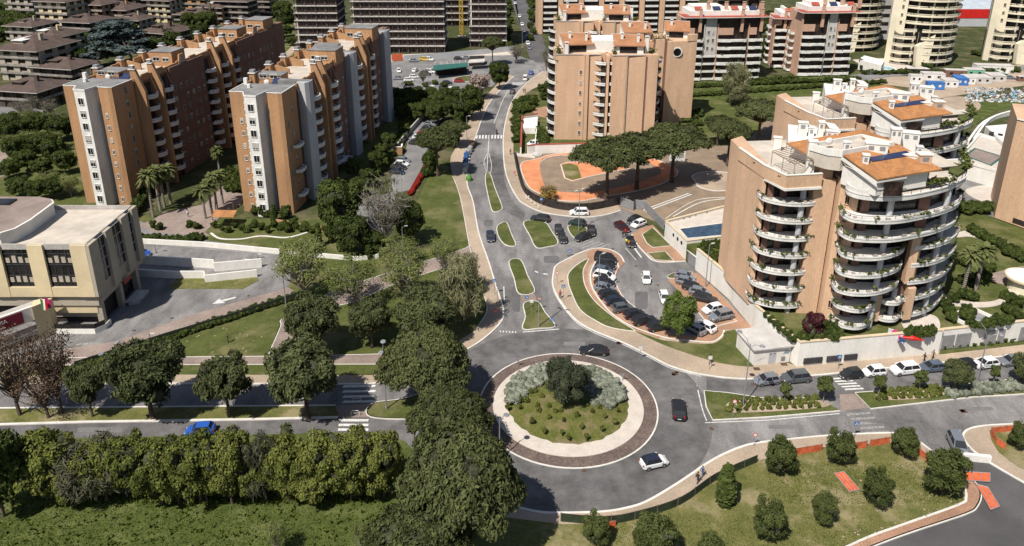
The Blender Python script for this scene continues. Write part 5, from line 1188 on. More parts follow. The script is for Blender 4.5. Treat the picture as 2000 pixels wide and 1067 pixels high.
for i in range(4):
    q = Vector(bb[0]) + d_ * (L_ * (.08 + i * .05)) + nn_ * .03; gf.tube([(q.x, q.y, 1.0 + .2 * i), (q.x + .3, q.y, 1.3 + .25 * (i % 2)), (q.x + .35, q.y, 1.0 + .2 * i)], .02, 3)
gf.build('graffiti', M['grey'], bt)
# garden of the towers (raised): paths, ponds, hedges
def psheet(name, pts, m, z, smooth=True): return struct(MB().prism(gp(cr(pts, 5) if smooth else pts, z), z - .2, z), name, M[m])
psheet('path', [(1840, 572), (1860, 583), (1905, 590), (1950, 585), (1975, 560), (2010, 540), (2010, 560), (1965, 590), (1925, 600), (1860, 597), (1838, 590)], 'gravel', 3.7)
psheet('path', [(1760, 625), (1790, 612), (1828, 618), (1836, 640), (1820, 655), (1780, 655)], 'gravel', 3.7)
psheet('path', [(1930, 540), (1960, 528), (2010, 520), (2010, 545), (1960, 555)], 'pave_brown', 3.72)
psheet('path', [(1868, 455), (1900, 450), (1940, 462), (1935, 470), (1895, 462), (1870, 463)], 'gravel', 3.7)
psheet('courtyard', [(1870, 330), (1960, 335), (1965, 400), (1940, 425), (1885, 400), (1865, 380)], 'asphalt_pale', 3.7, False)
psheet('courtyard', [(1885, 372), (1925, 362), (1975, 372), (1965, 395), (1915, 392)], 'gravel', 3.75)
for k in range(6): struct(MB().prism(gp([(1895 + k * 11, 343), (1897 + k * 11, 342), (1912 + k * 11, 352), (1910 + k * 11, 353)], 3.72), 3.6, 3.73), 'road_marking', M['paint'])
lg = thing('garden_lightwell', 'triangular white-walled lightwell sunk in the lawn, right of the nearest balcony tower', 'lightwell', (*G2((1890, 610), 3.6), 0))
tri = gp([(1857, 616), (1894, 596), (1950, 622), (1900, 636)], 4.2); MB().ribbon(tri + [tri[0]], .3, 3.5, 4.2).build('wall_face', M['white'], lg); MB().prism(gp([(1860, 617), (1894, 600), (1945, 622), (1900, 634)], 3.7), 3.5, 3.68).build('glazing', M['metal'], lg)
kk = thing('round_kiosk', 'round garden kiosk with pale flat roof, cut by the right edge', 'kiosk', (*G2((2005, 560), 3.6), 3.6))
c = G2((2005, 540), 6.2); MB().cyl(c, 2.6, 3.6, 5.9, 24).build('wall', M['cream'], kk); MB().cyl(c, 3.4, 5.9, 6.2, 28).build('roof', M['cream_cap'], kk); MB().cyl(c, 3.1, 6.2, 6.25, 28).build('roof_top', M['white'], kk)
# white terraces with an empty pool, upper right
wd_ = thing('pool_terrace', 'white walled terrace with an empty green-edged pool, right of the towers', 'terrace', (*G2((1920, 330), 6), 0))
wp = gp([(1870, 312), (1915, 262), (1990, 285), (1964, 338)], 8.0); MB().prism(wp, 3, 7.6).build('wall_face', M['white'], wd_); MB().ribbon(wp + [wp[0]], .4, 7.6, 8.3).build('parapet', M['white'], wd_)
MB().prism(gp([(1874, 311), (1916, 266), (1984, 286), (1962, 333)], 7.7), 7.5, 7.68).build('paving', M['gravel'], wd_)
q_ = gp([(1885, 304), (1905, 290), (1958, 306), (1935, 323)], 7.75); MB().prism(q_, 7.6, 7.72).build('empty_pool', M['pave_brown'], wd_); MB().ribbon(q_ + [q_[0]], .7, 7.6, 7.78).build('pool_edge', M['teal'], wd_)
w3 = thing('garden_pavilion', 'low white pavilion with dark openings behind the empty pool', 'pavilion', (*G2((1950, 262), 6), 0))
MB().prism(gp([(1925, 245), (1985, 240), (2030, 262), (1975, 292)], 9.0), 3, 8.8).build('wall', M['white'], w3)
for i in range(4): MB().prism(gp([(1930 + i * 17, 270 + i * 4), (1939 + i * 17, 272 + i * 4), (1938 + i * 17, 275 + i * 4), (1929 + i * 17, 273 + i * 4)], 7), 7, 9).build('opening', M['dark'], w3)
for i, z in enumerate((9.5, 8.0)): MB().ribbon(gp(cr([(1905 - i * 12, 262 + i * 6), (1935 - i * 12, 225 + i * 6), (1985 - i * 12, 208 + i * 4), (2040, 200 + i * 6)], 4, False), z), .6, z - 2.2, z - 1).build('curved_wall', M['white'], w3)
# -------- middle tower plinth, ramp and gardens --------
wallthing('garden_wall', 'white garden wall with red coping in front of the mid-distance tower at the bend', gp([(1030, 302), (1045, 300), (1142, 297), (1250, 292)]), 2.6, .4, cap='redroof')
rw = thing('car_ramp', 'sunken car ramp with red coping, left of the front bend tower', 'ramp', (*G2((1030, 285)), 0))
MB().ribbon(gp([(1017, 302), (1020, 240), (1050, 235)]), .4, 0, 2.2).ribbon(gp([(1045, 290), (1050, 240)]), .3, 0, 1.8).build('wall_face', M['white'], rw)
MB().ribbon(gp([(1017, 302), (1020, 240), (1050, 235)]), .5, 2.2, 2.36).build('coping', M['redroof'], rw)
MB().prism(gp([(1022, 238), (1050, 234), (1049, 256), (1021, 256)], 1), 0, 2.0).build('ramp_roof', M['white'], rw); MB().prism(gp([(1018, 302), (1021, 256), (1048, 256), (1044, 290)]), 0, .05).build('ramp_floor', M['dark'], rw)
sheet('garden', [(1003, 300), (1003, 235), (1012, 200), (1030, 190), (1075, 170), (1075, 150), (1260, 140), (1340, 200), (1340, 292), (1142, 297), (1045, 300)], 'grass', .1, False)
sheet('path', [(1035, 215), (1085, 205), (1085, 235), (1050, 228)], 'pave_pink', .16, False)
sheet('courtyard', [(1003, 297), (1017, 302), (1045, 300), (1045, 310), (1005, 305)], 'gravel', .13, False)
# dirt yard with a fallen sheet, and fenced lawn behind
sheet('lawn', [(1330, 170), (1520, 150), (1680, 150), (1800, 190), (1700, 230), (1530, 200), (1450, 285), (1390, 285), (1340, 275)], 'grass', .08, False)
sheet('lawn', [(1340, 150), (1500, 158), (1700, 140), (1780, 160), (1540, 185), (1340, 200)], 'grass_wild', .11, False)
sheet('dirt_road', [(1770, 210), (1850, 190), (2120, 150), (2120, 115), (1960, 130), (1800, 150), (1690, 150), (1680, 160), (1810, 175)], 'pave', .13, False)
sheet('road', [(1660, 148), (1760, 132), (1900, 135), (2120, 120), (2120, 128), (1900, 146), (1780, 146), (1690, 158)], 'asphalt_pale', .15, False)
sheet('rough_ground', [(1830, 215), (2120, 165), (2120, 240), (1950, 215), (1880, 260), (1840, 230)], 'grass_wild', .12, False)
sheet('bare_earth', [(1840, 195), (1880, 190), (1915, 205), (1900, 222), (1855, 222)], 'pave', .2)
# cream compound with turquoise pool
cp = thing('pool_house', 'small white pool house with square windows beside the turquoise pool', 'pool house', (*G2((1690, 118), 3), 0))
MB().prism(gp([(1678, 117), (1722, 128), (1728, 118), (1686, 108)], 4), 0, 4).build('wall', M['white'], cp); MB().prism(gp([(1680, 124), (1686, 125.5), (1686, 127.5), (1680, 126)], 3), 1.2, 2.4).build('window', M['dark'], cp)
sheet('pool_deck', [(1665, 118), (1700, 140), (1780, 145), (1800, 137), (1730, 115)], 'gravel', .3, False)
ps = thing('swimming_pool', 'turquoise swimming pool in the pale deck before the middle cream tower', 'swimming pool', (*G2((1725, 133)), .3))
MB().prism(gp([(1697, 130), (1712, 127), (1750, 136), (1735, 139)]), .3, .42).build('water', M['turq'], ps); MB().ribbon(gp([(1697, 130), (1712, 127), (1750, 136), (1735, 139), (1697, 130)]), .5, .3, .46).build('pool_edge', M['white'], ps)
# -------- north car park, its shelter and hoarding --------
sheet('road', [(750, 130), (780, 112), (1000, 105), (1045, 120), (1040, 135), (985, 150), (960, 170), (900, 190), (750, 200)], 'asphalt_pale', .05, False)
sheet('bare_earth', [(690, 118), (760, 108), (900, 102), (1000, 92), (1005, 108), (780, 113), (750, 130)], 'gravel', .06, False)
sheet('lawn', [(885, 156), (900, 150), (940, 148), (945, 154), (920, 159), (892, 160)], 'grass', .14); kerb([(885, 156), (900, 150), (940, 148), (945, 154), (920, 159), (892, 160)], True, wd=.3)
sh_ = thing('covered_stand', 'green-roofed shelter with open front in the far car park', 'shelter', (*G2((880, 138)), 0))
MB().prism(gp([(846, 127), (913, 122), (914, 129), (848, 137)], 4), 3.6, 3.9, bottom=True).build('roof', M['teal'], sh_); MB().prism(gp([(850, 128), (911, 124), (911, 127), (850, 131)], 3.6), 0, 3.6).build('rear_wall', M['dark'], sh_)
for i in range(6): MB().tube([(*G2((850 + i * 12, 139 - i), 0), 0), (*G2((850 + i * 12, 139 - i), 0), 3.6)], .15, 6).build('post', M['white'], sh_)
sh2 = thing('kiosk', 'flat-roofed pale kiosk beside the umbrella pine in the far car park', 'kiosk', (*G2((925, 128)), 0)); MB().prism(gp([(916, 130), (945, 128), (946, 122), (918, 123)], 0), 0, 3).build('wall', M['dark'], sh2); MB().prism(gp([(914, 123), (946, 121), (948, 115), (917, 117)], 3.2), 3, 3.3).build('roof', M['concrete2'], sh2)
hd = thing('site_hoarding', 'long grey-green hoarding between the far car park and the concrete frames', 'fence', (*G2((870, 112)), 0)); MB().ribbon(gp([(788, 119), (860, 114), (940, 107), (1004, 100)]), .15, 0, 2.4).build('panel', M['grey'], hd)
hb = thing('orange_banner', 'orange site fence panel at the left end of the far car park', 'fence panel', (*G2((776, 120)), 0)); MB().ribbon(gp([(765, 120), (787, 119)]), .1, .2, 3.2).build('panel', M['netting'], hb); MB().ribbon(gp([(765, 120), (787, 119)]), .16, 3.2, 3.3).build('rail', M['metal'], hb)
# -------- west gardens by the slabs --------
sheet('garden', [(0, 250), (130, 240), (270, 420), (560, 430), (700, 420), (780, 280), (770, 200), (545, 190), (540, 260), (700, 440), (740, 500), (620, 520), (550, 500), (270, 470), (255, 405), (0, 420)], 'grass', .06, False)
sheet('path', [(270, 432), (400, 470), (545, 488), (548, 500), (270, 478)], 'asphalt_pale', .09, False)
sheet('path', [(375, 440), (440, 372), (480, 382), (470, 400), (430, 425), (400, 455), (412, 462), (300, 455), (270, 440)], 'pave_brown', .12, False)
sheet('path', [(270, 440), (300, 430), (320, 415), (400, 400), (460, 340), (480, 345), (470, 370), (400, 430), (375, 445), (330, 452)], 'pave_brown', .11, False)
kerb([(412, 456), (430, 467), (470, 468), (510, 462), (560, 465), (600, 455)], wd=.5)
wallthing('garden_wall', 'long low white wall along the driveway behind the municipal building', gp([(272, 476), (400, 483), (547, 497)]), 1.2, .3, cap=None)
wallthing('ramp_wall', 'white ramp wall in the driveway, upper of two', gp([(270, 515), (418, 524), (420, 530), (512, 522)]), 1.9, .3, cap=None)
wallthing('ramp_wall', 'white ramp wall in the driveway, lower of two', gp([(270, 540), (340, 544), (400, 544), (402, 552), (503, 541)]), 1.6, .3, cap=None)
wallthing('brick_wall', 'low orange brick wall along the garden below the second slab', gp([(540, 438), (640, 455), (700, 450)]), 1.2, .3, 'brick', None)
wallthing('brick_wall', 'orange brick garden wall beside the upper residents parking', gp([(812, 237), (832, 228), (850, 200)]), 1.8, .3, 'brick', 'white')
wallthing('brick_wall', 'orange brick garden wall between the two residents parking rows', gp([(762, 302), (785, 302), (786, 296)]), 2.2, .4, 'brick', 'white')
wallthing('parking_wall', 'dark wall along the near residents parking, left of the red hedge', gp([(730, 345), (770, 300), (800, 262), (842, 215)]), 1.8, .4, 'concrete', None)
wallthing('garden_wall', 'white garden wall by the palm court at the foot of the left slab', gp([(560, 500), (620, 503), (700, 510), (740, 505)]), 1.0, .3, cap=None)
sheet('road', [(800, 262), (845, 205), (875, 205), (870, 225), (850, 250), (850, 275), (838, 300), (818, 340), (800, 372), (770, 380), (762, 350), (790, 305)], 'asphalt_pale', .14, False)
sheet('road', [(690, 400), (770, 375), (775, 420), (750, 450), (710, 450)], 'asphalt_pale', .14, False)
sl = thing('shelter', 'small open shelter with bright orange tiled roof beside the palm court', 'shelter', (*G2((437, 428)), 0))
MB().add([(*G2((413, 424), 3), 3), (*G2((455, 425), 3), 3), (*G2((463, 411), 3.2), 3.2), (*G2((420, 410), 3.2), 3.2)], [(0, 1, 2, 3)]).add([(*G2((413, 424), 2.8), 2.8), (*G2((455, 425), 2.8), 2.8), (*G2((463, 411), 3), 3), (*G2((420, 410), 3), 3)], [(3, 2, 1, 0)]).build('roof', M['tile'], sl)
for x, y in ((416, 432), (452, 433), (458, 422), (423, 420)): MB().tube([(*G2((x, y)), 0), (*G2((x, y)), 2.9)], .1, 6).build('post', M['wood'], sl)
# far-left estate road and drive
sheet('road', [(-50, 178), (60, 172), (90, 180), (60, 205), (110, 215), (60, 222), (-50, 230)], 'asphalt_pale', .1, False)
sheet('path', [(-50, 300), (0, 292), (16, 300), (8, 345), (-50, 360)], 'pave_brown', .1, False)
sheet('road', [(405, 60), (480, 30), (560, 0), (640, -40), (600, -40), (520, 0), (440, 35), (380, 60)], 'asphalt_pale', .1, False)
sheet('lawn', [(450, 60), (520, 20), (590, 10), (575, 110), (545, 150), (540, 60)], 'grass', .12, False)
sheet('path', [(545, 120), (580, 78), (575, 50), (560, 30), (566, 28), (590, 60), (585, 90), (562, 120), (575, 150), (550, 150)], 'pave', .16)
# fences
def fence(name, label, px, h, mm, post='metal', step=2.5, cat='fence', rail=True, sag=0.0, group=None, t=.05):
    path = gp(px); root = thing(name, label, cat, (path[0][0], path[0][1], 0), 0, group)
    MB().ribbon(path, t, .1, h).build('fence_sheet', M[mm], root)
    acc = 0; pm = MB(); n = 0
    for i in range(len(path) - 1):
        a, b = Vector(path[i]), Vector(path[i + 1]); L = (b - a).length; k = 0
        while acc + k * step < L and n < 60:
            p = a + (b - a) * ((acc + k * step) / L); q = MB().tube([(p.x, p.y, 0), (p.x, p.y, h + .15)], .045, 5).build('post', M[post], root); k += 1; n += 1
        acc = acc + k * step - L
    if rail: MB().tube([(p[0], p[1], h) for p in path], .03, 4).build('top_rail', M[post], root)
    return root
fence('screen_fence', 'black screened fence with white graffiti curving round the orange playground', cr([(1003, 300), (1012, 345), (1025, 378), (1052, 398), (1092, 410), (1142, 413), (1192, 405), (1210, 400)], 4, False), 2.0, 'dark', 'darkmetal', 2.5)
gpath = gp([(1044, 396), (1058, 403)]); 
for i, ch in enumerate(['M', 'B', 'A', 'S']):
    p = G(1031 + i * 7, 384 + i * 5.5, 1.0)
    t = text('graffiti_letter', ch, 1.5 if i < 1 else 1.0, (p.x - .12, p.y - .3, .5 + .3), Matrix.Rotation(R(-32), 3, 'Z') @ Matrix.Rotation(R(90), 3, 'X'), M['white2']); f_ = bpy.data.objects['screen_fence']; t.parent = f_; t.matrix_local = INV[f_.name] @ (Matrix.Translation(Vector((p.x - .12, p.y - .3, .9))) @ (Matrix.Rotation(R(-32), 3, 'Z') @ Matrix.Rotation(R(90), 3, 'X')).to_4x4())
fence('metal_fence', 'grey corrugated metal fence between the junction and the earth yard', [(1212, 402), (1237, 412), (1240, 408), (1258, 410), (1296, 450)], 2.3, 'metal', 'metal', 3, t=.14)
fence('park_fence', 'dark screened mesh fence with wooden stakes round the south-east park', cr([(1095, 1020), (1180, 1026), (1250, 1014), (1330, 987), (1395, 942), (1478, 905)], 4, False), 1.4, 'mesh', 'wood2', 3)
for a, b, s_ in (((1545, 892), (1605, 882), 'left'), ((1662, 880), (1692, 876), 'middle'), ((1698, 874), (1736, 868), 'right')):
    fence('safety_netting', {'left': 'sagging red-orange safety netting between the two leftmost pines of the park edge', 'middle': 'short piece of red-orange netting right of the second park pine', 'right': 'red-orange netting panel ending at the park corner pine'}[s_], [a, b], 1.25, 'netting', 'wood2', 2.2)
fence('safety_netting', 'orange netting running down beside the dark side street', [(1785, 880), (1812, 905)], 1.1, 'netting', 'wood2', 2)
fence('safety_netting', 'orange netting round the rough plot at the right edge', [(1934, 848), (1990, 842), (2030, 838)], 1.1, 'netting', 'wood2', 2)
fence('safety_netting', 'orange netting on the left side of the rough plot at the right edge', [(1934, 848), (1945, 868), (1962, 880)], 1.1, 'netting', 'wood2', 2)
fence('safety_netting', 'small orange netting patch at the foot of the south pavement', [(1183, 1032), (1202, 1030)], 1.0, 'netting', 'wood2', 2)
fence('mesh_fence', 'green mesh fence with ivy hedge beside the municipal driveway', [(150, 722), (337, 662), (450, 628), (600, 580)], 1.5, 'mesh', 'darkmetal', 2.5)
# site panels lying on the ground
def panel(label, px, z=.25):
    p = gp(px, z); r_ = thing('site_fence_panel', label, 'fence panel', (p[0][0], p[0][1], 0)); MB().prism(p, z - .04, z).build('mesh', M['netting'], r_)
    mb = MB()
    for i in range(4): mb.tube([(*p[i], z), (*p[(i + 1) % 4], z)], .05, 5)
    for t in (.33, .66): mb.tube([(p[0][0] * (1 - t) + p[1][0] * t, p[0][1] * (1 - t) + p[1][1] * t, z), (p[3][0] * (1 - t) + p[2][0] * t, p[3][1] * (1 - t) + p[2][1] * t, z)], .035, 4)
    mb.build('frame', M['metal'], r_)
panel('orange netted fence panel lying on the park grass among the pines', [(1629, 924), (1648, 921), (1679, 956), (1659, 961)])
panel('orange netted fence panel lying on the dark side street, upper of two', [(1883, 921), (1934, 924), (1934, 941), (1885, 938)])
panel('orange netted fence panel lying on the dark side street, lower of two', [(1907, 946), (1930, 952), (1953, 989), (1935, 996)])
bw = thing('concrete_barrier', 'white concrete barrier closing the side street below the silver car', 'barrier', (*G2((1890, 902)), 0))
MB().ribbon(gp([(1853, 895), (1933, 903)]), .5, 0, 1.0).build('block', M['white'], bw)
gfp = MB()
for i in range(6):
    q = G(1866 + i * 4, 897.5 + i * .4); gfp.tube([(q.x, q.y - .35, .3), (q.x + .2, q.y - .35, .8), (q.x + .3, q.y - .35, .35)], .03, 3)
gfp.build('graffiti', M['spray'], bw)
# ---------------- vegetation ----------------
L_ = {
 'pine': leafmat('pine_needles', (.024, .032, .014), (.105, .118, .050), .18),
 'pine2': leafmat('young_pine_needles', (.026, .038, .012), (.092, .108, .036), .14),
 'umbrella': leafmat('umbrella_pine_needles', (.024, .033, .013), (.108, .120, .048), .18),
 'hedge': leafmat('yellow_green_leaves', (.036, .048, .012), (.165, .178, .046), .22),
 'dull': leafmat('dull_twigs', (.038, .040, .024), (.115, .112, .070), .15),
 'spring': leafmat('spring_leaves', (.065, .085, .022), (.22, .245, .085), .35),
 'fresh': leafmat('fresh_leaves', (.050, .078, .016), (.165, .215, .055), .32),
 'willow': leafmat('pale_olive_leaves', (.07, .075, .035), (.23, .225, .12), .3),
 'brown': leafmat('brown_dry_leaves', (.055, .038, .026), (.18, .125, .085), .2),
 'olive': leafmat('olive_leaves', (.020, .027, .016), (.075, .085, .052), .12),
 'dark': leafmat('dark_leaves', (.016, .026, .008), (.072, .092, .026), .15),
 'cedar': leafmat('blue_cedar_needles', (.03, .045, .042), (.10, .125, .12), .12),
 'grey': leafmat('silver_shrub_leaves', (.085, .095, .070), (.25, .265, .205), .1),
 'purple': leafmat('purple_leaves', (.03, .010, .014), (.10, .035, .04), .2),
 'red': leafmat('red_hedge_leaves', (.10, .010, .008), (.34, .035, .025), .2),
 'palm': leafmat('palm_fronds', (.035, .045, .014), (.14, .155, .06), .2),
 'blossom': leafmat('pale_blossom', (.16, .11, .09), (.38, .30, .26), .2),
 'golden': leafmat('golden_leaves', (.16, .11, .03), (.42, .30, .09), .3),
 'gtuft': leafmat('grass_blades', (.042, .062, .010), (.115, .145, .028), .2),
}
M['bark'] = mat('bark', (.12, .085, .065), .95, .2, 3, .2, 8)
M['twigs'] = mat('inner_twigs', (.052, .056, .028), .95, .3, 4, .3, 6); M['palebark'] = mat('pale_bark', (.27, .235, .20), .95, .15, 3, .2, 8)

def leaves(mb, lobes, n, size, rd, shell=(.72, 1.04), up=0.25, flat=False, asp=1.0, gap=.22):
    """n leaf clumps spread over the lobes (cx,cy,cz,rx,ry,rz), each a small tilted quad"""
    wts = [(l[3] * l[4] + l[4] * l[5] + l[3] * l[5]) for l in lobes]; tot = sum(wts)
    for l, w_ in zip(lobes, wts):
        for _ in range(int(n * w_ / tot)):
            z = rd.uniform(-1, 1); a = rd.uniform(0, 6.2832); r = math.sqrt(1 - z * z); d = Vector((r * math.cos(a), r * math.sin(a), z))
            if z < -.55 and rd.random() < .5: continue
            k = rd.uniform(*shell)
            if noise.noise(Vector((l[0] + d.x * l[3], l[1] + d.y * l[4], l[2] + d.z * l[5])) * .85 + Vector((n * .01, 0, 0))) > gap: continue
            p = Vector((l[0] + d.x * l[3] * k, l[1] + d.y * l[4] * k, l[2] + d.z * l[5] * k))
            nn = (d + Vector((rd.gauss(0, .5), rd.gauss(0, .5), rd.gauss(up, .5)))).normalized()
            u = nn.cross(Vector((rd.uniform(-1, 1), rd.uniform(-1, 1), rd.uniform(-1, 1)))).normalized(); v = nn.cross(u); s = size * rd.uniform(.6, 1.35)
            u *= s * asp; v *= s / asp
            j = [rd.uniform(.7, 1.2) for _ in range(4)]
            mb.add([p - u * j[0] - v * .6, p + u * .5 - v * j[1], p + u * j[2] + v * .7, p - u * .4 + v * j[3]], [(0, 1, 2, 3)])
    return mb
def core(mb, lobes, k, rd):
    for l in lobes:
        o = len(mb.v); mb.ball(l[:3], (l[3] * k, l[4] * k, l[5] * k), 0, 8, 5)
        for i in range(o, len(mb.v)):
            v = Vector(mb.v[i]); q = v - Vector(l[:3]); mb.v[i] = tuple(Vector(l[:3]) + q * (1 + .25 * noise.noise(v * .9)))
    return mb
def limbs(mb, lobes, base, r0, rd, z0=0.0, hub=None, mi=0):
    h = Vector(hub) if hub else Vector((0, 0, base)); mb.tube([(0, 0, z0 - .2), (rd.uniform(-.1, .1), rd.uniform(-.1, .1), h.z * .5), tuple(h)], [r0 * 1.2, r0 * .9, r0 * .7], 8)
    for l in lobes:
        e = Vector(l[:3]); m_ = h.lerp(e, .5) + Vector((rd.uniform(-.2, .2), rd.uniform(-.2, .2), -.1)); mb.tube([tuple(h), tuple(m_), tuple(e)], [r0 * .5, r0 * .33, r0 * .12], 5, cap=False)
    return mb
PROTO = {}
def treeproto(kind, name, lob, nl, size, leaf, trunk=(1.6, .18), bark='bark', corek=.72, seed=1, shell=(.72, 1.04), cat='tree', up=.25, asp=1.0, extra=None, crown='crown'):
    rd = random.Random(seed); root = thing(name, 'x', cat, (0, 0, 0)); lobes = lob(rd)
    mb = leaves(MB(), lobes, nl, size, rd, shell, up, asp=asp)
    if corek:
        k_ = len(mb.f); core(mb, lobes, corek, rd); mb.m[k_:] = [1 if corek < .8 else 0] * (len(mb.f) - k_)
    mb.build(crown, [L_[leaf], M['twigs']], root, world=False)
    if trunk:
        tb = limbs(MB(), lobes, trunk[0], trunk[1], rd)
        if extra: extra(tb, rd)
        tb.build('trunk', M[bark], root, world=False)
    xs = [l[0] + s * l[3] for l in lobes for s in (-1, 1)]; W_ = max(xs) - min(xs); H_ = max(l[2] + l[5] for l in lobes)
    PROTO.setdefault(kind, []).append([root, W_, H_, False]); return root
def blob(R0, zc, rz, n, lr, flatten=.8):
    def f(rd):
        out = [(0, 0, zc, R0 * .7, R0 * .7, rz * .8)]
        for i in range(n):
            a = 6.2832 * i / n + rd.uniform(-.3, .3); q = rd.uniform(.45, .75); z = rd.uniform(-.6, .7)
            out.append((R0 * q * math.cos(a), R0 * q * math.sin(a), zc + rz * z * .75, lr * rd.uniform(.8, 1.2), lr * rd.uniform(.8, 1.2), lr * flatten * rd.uniform(.8, 1.1)))
        return out
    return f
def umb(R0, z, n, lr, th):
    def f(rd):
        out = []
        for i in range(n):
            a = 2.4 * i; q = math.sqrt((i + .5) / n) * .82; s = lr * rd.uniform(.75, 1.2)
            out.append((R0 * q * math.cos(a), R0 * q * math.sin(a), z - q * q * th * 1.2 + rd.uniform(-.25, .25), s, s, s * .55))
        return out
    return f
def twigs(tb, rd, R0=3.0, H=6.5, n=70):
    for i in range(n):
        a = rd.uniform(0, 6.28); q = rd.random() ** .6; b = Vector((0, 0, H * rd.uniform(.15, .5))); e = Vector((R0 * q * math.cos(a), R0 * q * math.sin(a), H * rd.uniform(.6, 1.0)))
        m_ = b.lerp(e, .5) + Vector((math.cos(a), math.sin(a), 0)) * .4; tb.tube([tuple(b), tuple(m_), tuple(e)], [.07, .045, .015], 4, cap=False)
        for k in range(3):
            s_ = m_.lerp(e, rd.random()); t_ = s_ + Vector((rd.gauss(0, .7), rd.gauss(0, .7), rd.uniform(.1, .9))); tb.tube([tuple(s_), tuple(t_)], [.03, .01], 3, cap=False)
for s in (1, 2, 3): treeproto('pine', 'round_pine', blob(3.5, 4.5, 2.7, 34, 1.05, .8), 25000, .115, 'pine', (2.2, .24), seed=s, corek=.6, asp=1.7, shell=(.6, 1.12))
for s in (4, 5): treeproto('umbrella', 'umbrella_pine', umb(6.2, 9.4, 52, 1.25, 2.4), 26000, .15, 'umbrella', (5.2, .35), seed=s, corek=.55, asp=1.6, shell=(.5, 1.15))
for s in (6, 7): treeproto('bigpine', 'umbrella_pine', umb(6.2, 8.2, 80, 1.25, 4.2), 46000, .125, 'umbrella', (4.5, .4), seed=s, corek=.62, asp=1.6, shell=(.6, 1.12))
for s in (8, 9, 10): treeproto('hedge', 'privet_tree', blob(2.9, 3.3, 3.0, 46, .78, .85), 22000, .095, 'hedge', (1, .16), seed=s, corek=.7)
for s in (11, 12): treeproto('dull', 'bare_shrub', blob(3.0, 3.0, 2.8, 24, 1.0, .8), 8000, .13, 'dull', (1, .12), bark='palebark', seed=s, corek=.0, shell=(.2, 1.1), asp=3.0)
for s in (13, 14): treeproto('spring', 'spring_tree', blob(3.2, 4.8, 2.5, 24, 1.1, .7), 6500, .085, 'spring', (2.0, .16), bark='palebark', seed=s, corek=.0, shell=(.1, 1.2), asp=1.6, extra=lambda t, r: twigs(t, r, 2.8, 6.2, 34))
treeproto('fresh', 'leafy_tree', blob(3.2, 3.4, 2.8, 34, 1.05, .85), 22000, .11, 'fresh', (1.2, .16), seed=15, corek=.7)
treeproto('willow', 'olive_green_shrub_tree', blob(3.0, 3.2, 2.9, 22, 1.1, .95), 9000, .13, 'willow', (.8, .12), seed=16, corek=.0, shell=(.3, 1.12), asp=3)
treeproto('bare', 'bare_tree', blob(3.2, 4.8, 2.6, 12, 1.2, .8), 1500, .09, 'dull', (2.0, .16), bark='palebark', seed=17, corek=0, shell=(.2, 1.1), extra=twigs, asp=2)
treeproto('brown', 'brown_leaved_tree', blob(3.2, 5.2, 3.0, 20, 1.15, .8), 2900, .08, 'brown', (2.2, .17), seed=18, corek=0, shell=(.3, 1.1), extra=lambda t, r: twigs(t, r, 3, 7.5, 50))
treeproto('olive', 'olive_tree', blob(2.9, 3.0, 2.2, 20, 1.15, .8), 14000, .11, 'olive', (1.0, .22), seed=19, corek=.72, asp=2.5)
for s in (20, 21): treeproto('dark', 'broadleaf_tree', blob(3.2, 3.6, 2.9, 32, 1.1, .85), 15000, .14, 'dark', (1.6, .2), seed=s, corek=.66)
treeproto('small', 'street_tree', blob(.9, 2.7, 1.2, 8, .45, .95), 2200, .09, 'pine2', (1.6, .06), bark='palebark', seed=22, corek=.66)
for s in (23, 24): treeproto('young', 'young_pine', blob(1.5, 2.1, 1.95, 30, .45, .95), 11000, .07, 'pine2', (.6, .1), seed=s, corek=.6, asp=2.0, shell=(.6, 1.15))
treeproto('cypress', 'cypress', lambda rd: [(0, 0, .8 + i * .8, .62 * (1 - (i / 9.0) ** 2) + .1, .62 * (1 - (i / 9.0) ** 2) + .1, .75) for i in range(8)], 2600, .12, 'dark', (.5, .1), seed=25, corek=.85)
for s in (26,): treeproto('shrub', 'clipped_shrub', blob(.8, .62, .55, 7, .4, .8), 1500, .09, 'dark', None, seed=s, corek=.85, cat='shrub', crown='foliage')
treeproto('hedgeblock', 'hedge_bush', blob(1.6, 1.0, .8, 14, .65, .8), 3800, .12, 'dark', None, seed=27, corek=.82, cat='shrub', crown='foliage')
treeproto('purple', 'purple_shrub', blob(1.4, 1.5, 1.3, 12, .6, .85), 3600, .11, 'purple', None, seed=28, corek=.75, cat='shrub', crown='foliage')
treeproto('tuftbush', 'dome_bush', blob(.42, .2, .24, 5, .22, .8), 420, .06, 'hedge', None, seed=29, corek=.85, cat='shrub', crown='foliage')
treeproto('greybush', 'silver_shrub', blob(1.2, .45, .4, 12, .5, .8), 2600, .085, 'grey', None, seed=30, corek=.85, cat='shrub', crown='foliage')
treeproto('cedar', 'blue_cedar', lambda rd: [(q * math.cos(a), q * math.sin(a), z, 2.3, 2.3, .45) for z, q, a in [(h, (11 - h) * .62 * rd.uniform(.6, 1), rd.uniform(0, 6.28)) for h in [3 + i * .28 for i in range(30)]]], 14000, .2, 'cedar', (10, .45), seed=31, corek=.5)
treeproto('blossom', 'blossom_tree', blob(3.0, 3.6, 2.6, 16, 1.2, .8), 3600, .16, 'blossom', (1.4, .15), seed=32, corek=0, shell=(.3, 1.1), extra=lambda t, r: twigs(t, r, 2.6, 5.5, 40))
treeproto('golden', 'golden_shrub', blob(2.6, 1.3, 1.1, 12, .9, .8), 2500, .12, 'golden', (.4, .08), seed=33, corek=0, shell=(.3, 1.1), extra=lambda t, r: twigs(t, r, 2.2, 2.4, 40))
